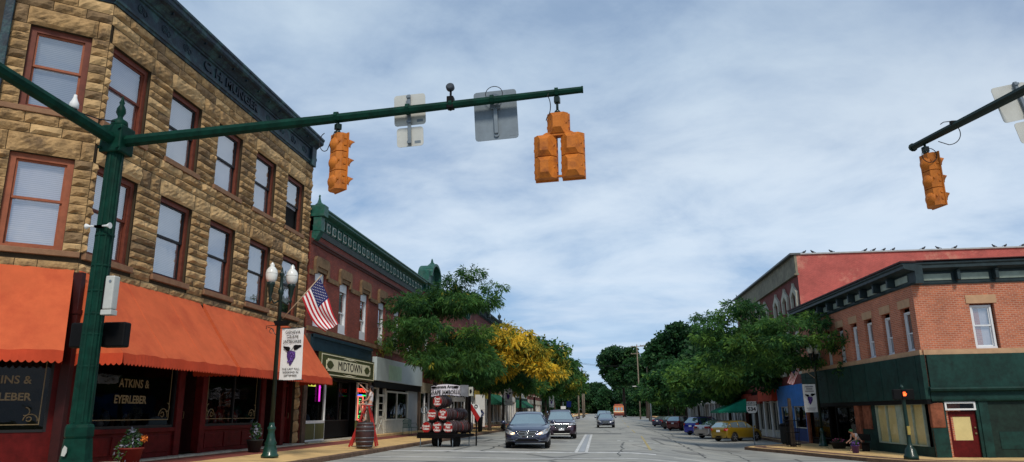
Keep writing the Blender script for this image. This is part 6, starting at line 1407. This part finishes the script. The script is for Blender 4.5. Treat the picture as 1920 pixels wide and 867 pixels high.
pNavy=paintm('dark blue metallic paint',(.030,.036,.075),.5); pPlum=paintm('dark plum metallic paint',(.040,.020,.035),.5); pBlack=paintm('black car paint',(.008,.008,.010)); pSilver=paintm('silver car paint',(.42,.42,.43),.7)
pBlue=paintm('royal blue car paint',(.010,.020,.30),.3); pGold=paintm('yellow gold car paint',(.21,.135,.006),.35); pRed=paintm('dark red car paint',(.12,.006,.010)); pGrey=paintm('grey blue car paint',(.10,.14,.18),.5); pChamp=paintm('champagne silver paint',(.45,.41,.38),.7)
def zc(x,y): return Gi(x)+RISE(y)+.005
car('car','dark blue sedan with lit headlamps leading the oncoming cars','sedan',pNavy,(-3.85,34.6,zc(-3.5,35)),R(4),front='lit').scale=(1.08,1.04,1.06)
car('car','dark plum suv with a chrome grille bar right behind the leading blue sedan','suv',pPlum,(-3.25,46.6,zc(-3.25,46)),R(6),front='on')
car('car','dark blue small sedan driving alone in the middle distance toward the viewer','sedan',pNavy,(-.75,79.5,zc(-.7,79)),R(2),front='on')
car('car','pale grey suv far off directly behind the lone dark blue sedan','suv',pGrey,(-1.6,119,zc(-1.6,119)),R(1),front='on')
car('parked_car','black suv parked at the left kerb behind the plum suv','suv',pBlack,(-5.5,74,zc(-5.5,74)),R(-2),'parked cars on the left',front='on')
car('parked_car','large black suv parked at the left kerb behind the first black one','suv',pBlack,(-5.9,84,zc(-6,84)),R(0),'parked cars on the left',front='on')
car('parked_car','silver suv parked at the left kerb furthest along, nose to the viewer','suv',pSilver,(-6.2,100,zc(-6,100)),R(4),'parked cars on the left',front='on')
car('parked_car','yellow gold hatchback angle parked nearest on the right','hatch',pGold,(9.15,58.0,zc(9,58)),R(180-48),'cars angle parked on the right')
car('parked_car','champagne silver sedan angle parked beside the yellow hatchback','sedan',pChamp,(8.85,64.8,zc(9,64)),R(180-46),'cars angle parked on the right')
car('parked_car','bright royal blue suv angle parked beyond the silver sedan','suv',pBlue,(8.8,74.5,zc(9,74)),R(180-42),'cars angle parked on the right')
car('parked_car','black suv angle parked just behind the blue one','suv',pBlack,(9.5,79.5,zc(9,79)),R(180-42),'cars angle parked on the right')
car('parked_car','dark red suv angle parked under the farther right trees','suv',pRed,(8.2,93,zc(8,93)),R(180-30),'cars angle parked on the right')
car('parked_car','black suv next beyond the dark red one on the right','suv',pBlack,(8.0,99,zc(8,99)),R(180-30),'cars angle parked on the right')
car('parked_car','small dark blue sedan parked furthest along on the right','sedan',pNavy,(7.4,113,zc(8,113)),R(180-25),'cars angle parked on the right')
car('car','tiny white car crossing far down the street left of the bus','sedan',pSilver,(-1.2,196,zc(-1,196)),R(0),front='on')
bus=thing('trolley_bus','distant orange and cream trolley style bus driving away down the street','bus',(1.6,190,zc(1.6,190)),0)
busM=M('bus orange paint',(.50,.16,.05),.4,coat=.5); mb=MB(); mb.box(-1.25,1.25,-4,4,.45,2.75,0,.12); mb.build('body',busM,bus); mb=MB(); mb.box(-1.22,1.22,-4.02,4.02,.35,.95,0,.05); mb.build('lower_body',M('bus dark red skirt',(.10,.02,.015),.5),bus)
mb=MB(); mb.box(-1.05,1.05,-3.9,3.9,2.75,3.1,0,.12); mb.build('clerestory_roof',M('bus roof red',(.30,.06,.03),.5),bus); mb=MB(); mb.box(-1.27,1.27,-4.03,-3.98,1.2,1.45,0,.01); mb.build('cream_band',cream,bus)
for x in (-.72,0,.72): mb=MB(); mb.box(x-.24,x+.24,-4.05,-3.99,1.55,2.3,0,.02); mb.build('window',M('car glass',(.2,.27,.28)),bus)
for s in (-1,1): 
    for y in (-2.6,2.6): mb=MB(); mb.tube([(s*1.0,y,.45),(s*1.24,y,.45)],.45,16); mb.build('wheel',rubber,bus)
    mb=MB(); mb.box(s*1.0-.08,s*1.0+.08,-4.06,-4.0,1.05,1.2); mb.build('tail_light',redlens,bus)

# ------------------------------------------------------------------ trees
def fastmesh(name,V,F,MI,mats,parent,smooth=False):
    me=bpy.data.meshes.new(name); nv,nf=len(V),len(F)
    me.vertices.add(nv); me.vertices.foreach_set('co',V.astype(np.float32).ravel()); me.loops.add(nf*4); me.loops.foreach_set('vertex_index',F.astype(np.int32).ravel())
    me.polygons.add(nf); me.polygons.foreach_set('loop_start',np.arange(0,nf*4,4,dtype=np.int32)); me.polygons.foreach_set('material_index',MI.astype(np.int32))
    for m in mats: me.materials.append(m)
    me.update(calc_edges=True); me.validate(); return link(name,me,parent)
def sprays(C,Rd,n,rg,fl,fw,k,mats,probs,shell=.55,droop=.55):
    """C: clump centres, Rd: radii (3). n sprays; each a twig carrying k narrow hanging leaves"""
    C=np.array(C,float); Rd=np.array(Rd,float); vol=Rd.prod(1)**(1/1.5); ci=rg.choice(len(C),n,p=vol/vol.sum())
    d=rg.normal(size=(n,3)); d/=np.linalg.norm(d,axis=1)[:,None]; rad=rg.uniform(shell**3,1,n)**(1/3)
    P=C[ci]+d*Rd[ci]*rad[:,None]
    out=d.copy(); out[:,2]*=.35; out[:,2]-=.15; out/=np.linalg.norm(out,axis=1)[:,None]
    clumpmi=rg.choice(len(mats),len(C),p=probs); smi=np.where(rg.random(n)<.55,clumpmi[ci],rg.choice(len(mats),n,p=probs))
    N_=n*k; base=np.repeat(P,k,0); o=np.repeat(out,k,0); tt=np.tile(np.linspace(0,1,k),n)
    dirr=o+rg.normal(size=(N_,3))*.75; dirr[:,2]-=droop*.6; dirr/=np.linalg.norm(dirr,axis=1)[:,None]
    start=base+o*tt[:,None]*fl*1.1+rg.normal(size=(N_,3))*fl*.22
    s=rg.uniform(.6,1.3,N_)[:,None]; w=np.cross(dirr,rg.normal(size=(N_,3))); w/=np.linalg.norm(w,axis=1)[:,None]+1e-6; w*=fw*s
    mid=start+dirr*fl*.5*s; tip=start+dirr*fl*s; tip[:,2]-=droop*fl*.35
    V=np.stack([start,mid+w,tip,mid-w],1).reshape(-1,3); F=np.arange(N_*4).reshape(-1,4); return V,F,np.repeat(smi,k)
def tree(name,label,loc,clumps,n,fl=.26,fw=.05,k=6,mats=(leafG,),probs=None,trunk=(.16,2.6),seed=1,group=None,lean=(0,0),shell=.5,droop=.55,cat='tree',limbs=True):
    T=thing(name,label,cat,loc,0,group); rg=np.random.default_rng(seed); probs=probs or [1/len(mats)]*len(mats)
    C=[c[:3] for c in clumps]; Rd=[c[3:6] for c in clumps]
    mb=MB(); r0,h0=trunk; tp=Vector((lean[0]*.5,lean[1]*.5,h0)); mb.tube([(0,0,-.1),(0,0,.15),(lean[0]*.2,lean[1]*.2,h0*.5),tp],[r0*1.35,r0,r0*.85,r0*.7],9)
    trk=mb.build('trunk',bark,T)
    if limbs:
        for c in C:
            c=Vector(c); m1=tp.lerp(c,.45)+Vector((rg.uniform(-.2,.2),rg.uniform(-.2,.2),.25)); mb=MB(); mb.tube([tp-Vector((0,0,.15)),m1,c,c+(c-tp)*.15],[r0*.42,r0*.28,r0*.14,r0*.05],6); mb.build('limb',bark,trk) if len(C)<14 else None
            if len(C)>=14: trk.data
    V,F,MI=sprays(C,Rd,n,rg,fl,fw,k,mats,probs,shell,droop); fastmesh('crown',V,F,MI,list(mats),T); return T
def clumps(rg,n,c,r,s,flat=.55):
    out=[]
    for i in range(n):
        d=rg.normal(size=3); d/=np.linalg.norm(d); q=rg.uniform(.35,1.)**.5; out.append((c[0]+d[0]*r[0]*q,c[1]+d[1]*r[1]*q,c[2]+d[2]*r[2]*q,s*rg.uniform(.7,1.3),s*rg.uniform(.7,1.3),s*flat*rg.uniform(.7,1.3)))
    return out
rg=np.random.default_rng(5)
GL='honey locust trees along the left pavement'; GRr='street trees along the right pavement'
# big left honey locust
cl_=clumps(rg,40,(.2,0,5.8),(3.2,2.6,2.5),.85,.34)+[(1.3,0,8.5,.8,.8,.3),(2.1,-.2,8.9,.6,.5,.2),(3.3,0,8.0,.6,.6,.2),(1.9,-.5,8.1,.9,.9,.35),(2.9,-.3,7.3,.8,.8,.3),(.6,0,7.9,.8,.8,.4),(-2.6,-.5,6.4,.9,.9,.4),(-3.2,-1,3.9,.5,.5,.5),(3.4,-.2,6.2,.8,.8,.4),(-1.2,-1.5,7.1,.9,.8,.4)]
cl_=[c for c in cl_ if not(c[0]<-.9 and c[2]<5.2) and (abs(c[0]-.3)/3.3+max(0,c[2]-5.2)/4.2<1 or c[3]<.9 and c[2]>7)]+[(-3.0,0,5.0,.7,.7,.3)]
tree('honey_locust','large feathery green honey locust nearest on the left, hiding the upper brick windows',(-9.6,39.5,.28),cl_,3700,.28,.028,9,[leafG,leafD,leafL,leafYG],[.50,.28,.20,.02],(.13,2.9),11,GL,lean=(.2,-.2),shell=.0)
cl_=clumps(rg,22,(-.2,0,4.5),(2.2,2.2,1.1),.9,.38)
tree('honey_locust','second dark green honey locust on the left, behind the barrel trailer sign',(-9.8,50.0,.28),cl_,3200,.30,.038,8,[leafG,leafD,leafL],[.45,.45,.10],(.14,2.8),12,GL,shell=.2)
cl_=clumps(rg,24,(-.2,0,6.0),(3.3,2.4,1.75),1.05,.42)+[(3.2,-.3,5.2,1.1,.9,.5),(2.4,-.8,6.0,1.1,.9,.45),(4.1,-.3,4.6,1.0,.9,.4),(4.9,0,4.2,.8,.8,.3),(3.6,-.4,5.9,1.,.9,.4),(1.,0,7.6,1,.9,.4)]; 
tree('honey_locust','bright yellow autumn honey locust on the left',(-9.4,57.0,.28),cl_,4300,.34,.05,7,[leafY,leafYG,leafG],[.42,.32,.26],(.15,3.0),13,GL,shell=.25)
cl_=clumps(rg,15,(.2,0,4.6),(3.2,2.8,1.5),1.2)
tree('honey_locust','green locust below the yellow one, above the blue sedan',(-9.0,61.5,.28),clumps(rg,14,(.9,0,4.2),(2.8,2.2,1.0),1.0),2000,.32,.05,7,[leafG,leafD,leafYG],[.5,.4,.1],(.12,2.5),14,GL,shell=.25)
for i,(y,lb,mt,pr_,h) in enumerate([(71,'green and gold locust just beyond the yellow one',[leafG,leafD,leafYG],[.5,.25,.25],5.9),(84,'dark green locust third beyond the yellow one',[leafG,leafD,leafL],[.4,.45,.15],6.0),(99,'rounded green tree above the silver parked suv on the left',[leafG,leafD,leafL],[.5,.4,.1],6.3),(114,'yellow tinged tree near the far end of the left row',[leafG,leafL,leafYG],[.5,.3,.2],6.3),(130,'last tree of the left row beside the utility poles',[leafG,leafD,leafYG],[.5,.35,.15],6.4)]):
    tree('honey_locust',lb,(-8.7,y,.28+RISE(y)),clumps(rg,16,(.8,0,h),(3.4,3.0,2.3),1.15),2100,.42,.085,6,mt,pr_,(.15,3),20+i,GL,shell=.3)
# right trees
cl_=clumps(rg,34,(.1,-.2,5.7),(4.1,2.9,2.1),.95,.30)+[(-4.6,-.4,6.3,.7,.6,.22),(-3.6,-.3,6.6,.8,.7,.25),(-4.4,0,7.5,.6,.6,.2),(-2.6,-.5,8.2,.8,.7,.25),(-3.8,-.3,5.3,1.0,.9,.4),(-4.2,-.5,7.0,.8,.8,.25),(-3.0,0,7.6,.8,.8,.25),(-1.8,0,7.9,.9,.8,.3),(3.8,-1.8,4.3,1.3,.8,.45),(4.6,-3.2,3.6,1.2,.8,.35),(3.6,-2.6,5.9,.8,.7,.3),(-3.6,-.4,4.2,1.,.9,.35),(2.4,-3.4,3.3,1.2,.8,.35)]
cl_=[c for c in cl_ if not(-1.2<c[0]<2.6 and c[1]<.6 and c[2]<5.7)]
tree('street_tree','big spreading layered green tree on the right in the iron guard',(10.2,45.0,-.5),cl_,3900,.27,.036,8,[leafG,leafD,leafL,leafYG],[.45,.30,.25,.0],(.14,2.7),31,GRr,shell=.0,droop=.25)
cl_=clumps(rg,30,(-.6,0,5.2),(4.8,3.3,2.2),1.1,.32)
tree('street_tree','layered bright green tree above the blue car and green awning on the right',(10.9,72.0,-.5),cl_,4600,.36,.08,6,[leafG,leafD,leafL],[.40,.32,.28],(.16,2.6),32,GRr,shell=.2,droop=.25)
for i,(x,y,lb,h,r_) in enumerate([(10.9,59,'green tree whose low branches hang over the yellow hatchback',5.3,(3.2,2.6,1.2)),(9.9,88,'fourth tree along the right row, over the dark red suv',5.4,(4.2,3.4,2.2)),(9.6,101,'dark tree with bare lower trunk beyond the dark red suv',5.6,(4.0,3.4,2.4)),(9.5,117,'leafy tree near the street light at the far right',5.6,(4.0,3.6,2.3)),(9.8,134,'last small tree of the right row before the far big trees',5.6,(4.2,3.8,2.4))]):
    tree('street_tree',lb,(x,y,-.5+RISE(y)),clumps(rg,14,(-.4,0,h),r_,1.3,.5),3000 if i<1 else 2300,.38 if i<1 else .45,.085 if i<1 else .11,6,[leafG,leafD,leafL],[.42,.33,.25],(.15,2.7),40+i,GRr,shell=.25,droop=.25)
# far big trees
GB='large trees beyond the end of the shops'
def bigtree(label,x,y,h,r_,seed,n=4200,low=.35,mt=(leafFar,leafD,leafFarL),pr_=(.5,.32,.18),cs=None):
    rg2=np.random.default_rng(seed); cz=h*(1+low)/2; cl=clumps(rg2,26,(0,0,cz),(r_,r_*.8,h*(1-low)/2*.8),r_*.30,.8)
    if cs: cl+=cs
    return tree('shade_tree',label,(x,y,G(x,y)-.1),cl,n,.65,.28,5,list(mt),list(pr_),(.5,h*.4),seed,GB,shell=.45,droop=.2)
bigtree('rounded light-edged tree overhanging the far street just left of the utility poles',3.5,215,20.5,6.3,61,low=.42)
bigtree('dark tree mass between the rounded tree and the tall one, behind the utility poles',9.5,205,17.5,5.5,62,low=.35)
bigtree('tallest dark spreading tree rising behind the right hand row',15.5,158,20.5,7.6,63,5200,low=.45)
bigtree('dark tree filling in under the tallest one on the right',15,148,14.0,6.5,64,low=.3)
bigtree('dark tree behind the right row above the white shop',19,128,15.5,5.5,65,low=.3)
bigtree('far tree at the left end of the street behind the poles',-19,265,18,7,66,5200,low=-.15)
bigtree('low far tree left of the bus at the street end',-9,300,14,7,67,5200,low=-.25)
bigtree('low far tree right behind the bus',3,290,14,8,68,5200,low=-.25)
bigtree('far tree right of the bus at the bend',13,250,14,7.5,69,5200,low=-.2)
bigtree('broad far tree right of the bend behind the street light',24,235,15,8,70,5200,low=-.2)
bigtree('distant tree closing the view on the left of the road end',-28,310,17,9,71,5200,low=-.25)
bigtree('distant tree in the gap above the small white car',-3,345,10,9,72,5200,low=-.25)
# utility poles, street light, wires
woodP=M('weathered utility pole wood',(.20,.16,.12),.9,var=.3)
def upole(label,x,y,h,arms,group='utility poles'):
    q=thing('utility_pole',label,'utility pole',(x,y,G(x,y)),0,group); mb=MB(); mb.tube([(0,0,-.2),(0,0,h)],[.19,.12],10); mb.build('shaft',woodP,q)
    for z,w_ in arms: 
        mb=MB(); mb.box(-w_/2,w_/2,-.06,.06,z-.07,z+.07); mb.build('crossarm',woodP,q); mb=MB()
        for k in range(4): mb.lathe([(.05,z+.07),(.06,z+.15),(.03,z+.24)],(-w_/2+.15+k*(w_-.3)/3,0,0),8)
        mb.build('insulator',grey,q)
    return q
upole('taller wooden utility pole with one crossarm above the right hand trees',7.9,163,16.2,[(16.0,2.6)])
upole('wooden utility pole with two crossarms just left of the taller one',6.8,186,18.2,[(17.7,3.2),(15.9,3.2)])
upole('dark thin utility pole at the end of the left tree row',-6.6,150,9.5,[])
upole('second thin utility pole at the end of the left tree row',-6.3,163,10.6,[])
upole('pale concrete pole left of the far road end',-6.8,186,10.4,[(9.5,1.2)])
for k in range(5):
    z=11+.9*k if k<3 else 6.5+k*.4; mb=MB(); y0=150+k*14; mb.tube([(-7+(15)*i/10,y0+6*i/10,RISE(y0)+z-.6*math.sin(math.pi*i/10)) for i in range(11)],.014,4); tag(mb.build('overhead_wire',cable),['highest','second highest','middle','fourth','lowest'][k]+' overhead wire crossing the far end of the street','wire','overhead wires')
q=thing('street_light','cobra head street light on a grey pole arm at the far right','street light',(7.6,150,G(7.6,150)),0); mb=MB(); mb.tube([(0,0,0),(0,0,6.5)],[.12,.09],8); mb.build('shaft',steel,q); mb=MB(); mb.tube([(0,0,6.3),(-1.4,0,6.9),(-2.6,0,6.9)],[.05,.04,.04],6); mb.build('arm',steel,q); mb=MB(); mb.box(-3.4,-2.6,-.15,.15,6.82,6.98,0,.05); mb.build('lamp_head',steelL,q)
for k,(x,y,z,c,lb) in enumerate([(-6.75,118,2.2,M('blue flag sign',(.02,.05,.4)),'small blue upright sign at the far left kerb'),(-7.0,108,1.9,white,'small white rectangular sign at the far left kerb')]):
    q=thing('street_sign',lb,'sign',(x,y,G(x,y)),0); mb=MB(); mb.tube([(0,0,0),(0,0,z+1)],.035,6); mb.build('post',steel,q); mb=MB(); mb.box(-.35,.35,-.03,0,z,z+.9 if k==0 else z+.4); mb.build('plate',c,q)
# birds on the tall building roof
crowM=M('dark pigeon feathers',(.03,.032,.04),.6); GBd='birds perched along the roof of the tall red building'
def bird(label,p,rz):
    b=MB(); bm=bmesh.new(); bmesh.ops.create_icosphere(bm,subdivisions=2,radius=1); b.bm(bm,0,True,Matrix.Translation((0,0,.13))@Matrix.Rotation(R(-18),4,'Y')@Matrix.Diagonal((.17,.085,.09,1)))
    bm=bmesh.new(); bmesh.ops.create_icosphere(bm,subdivisions=2,radius=.055); b.bm(bm,0,True,Matrix.Translation((.15,0,.25)))
    b.tube([(.08,0,.16),(.14,0,.24)],[.06,.045],7); b.tube([(.19,0,.245),(.24,0,.235)],[.015,.003],5); b.prism([(-.13,.12),(-.32,.05),(-.33,.08),(-.12,.16)],'y',-.035,.035)
    for s in (-.03,.03): b.tube([(.02,s,.06),(.03,s,0)],.008,4)
    o=b.build('bird',crowM,None,p,rz); o.scale=(.72,.72,.72); return tag(o,label,'bird',GBd)
dside=Matrix.Rotation(th2,3,'Z')@Vector((0,1,0)); cnr=Vector((12.7,50.0,11.79))
# along the side wall coping (top z ~ 11.7+) and along the street side edge
bs=[.35,.9,2.1,4.3,4.85,5.5,6.1,8.0,8.9,10.0,12.4,13.1,14.2,14.6,15.2,16.0]
words=['first bird from the street corner on the long side roof edge','second bird from the street corner on the side roof edge','lone bird third from the corner on the side roof edge','leftmost bird of the group of four on the side roof edge','second bird of the group of four on the side roof edge','third bird of the group of four on the side roof edge','rightmost bird of the group of four on the side roof edge','bird just right of the group of four','upright bird two places right of the group of four','bird midway along the side roof edge','bird before the right hand group on the side roof edge','first bird of the right hand group on the roof edge','second bird of the right hand group on the roof edge','third bird of the right hand group on the roof edge','fourth bird of the right hand group on the roof edge','last bird of the right hand group on the roof edge']
for s,wd in zip(bs,words): bird('dark '+wd,tuple(cnr+dside*(s+.2)+Vector((.03,0,-.01))),R(random.choice([0,180,160,20,200])))
for s,wd in zip((1.2,5.3,6.0,12.5,13.2),('bird nearest the corner on the street side roof edge','bird second from the corner on the street side roof edge','bird third from the corner on the street side roof edge','bird fourth from the corner on the street side roof edge','farthest bird on the street side roof edge')): bird('dark '+wd,tuple(Vector((12.7,50,11.82))+d2*s),R(random.choice([90,270,60])))
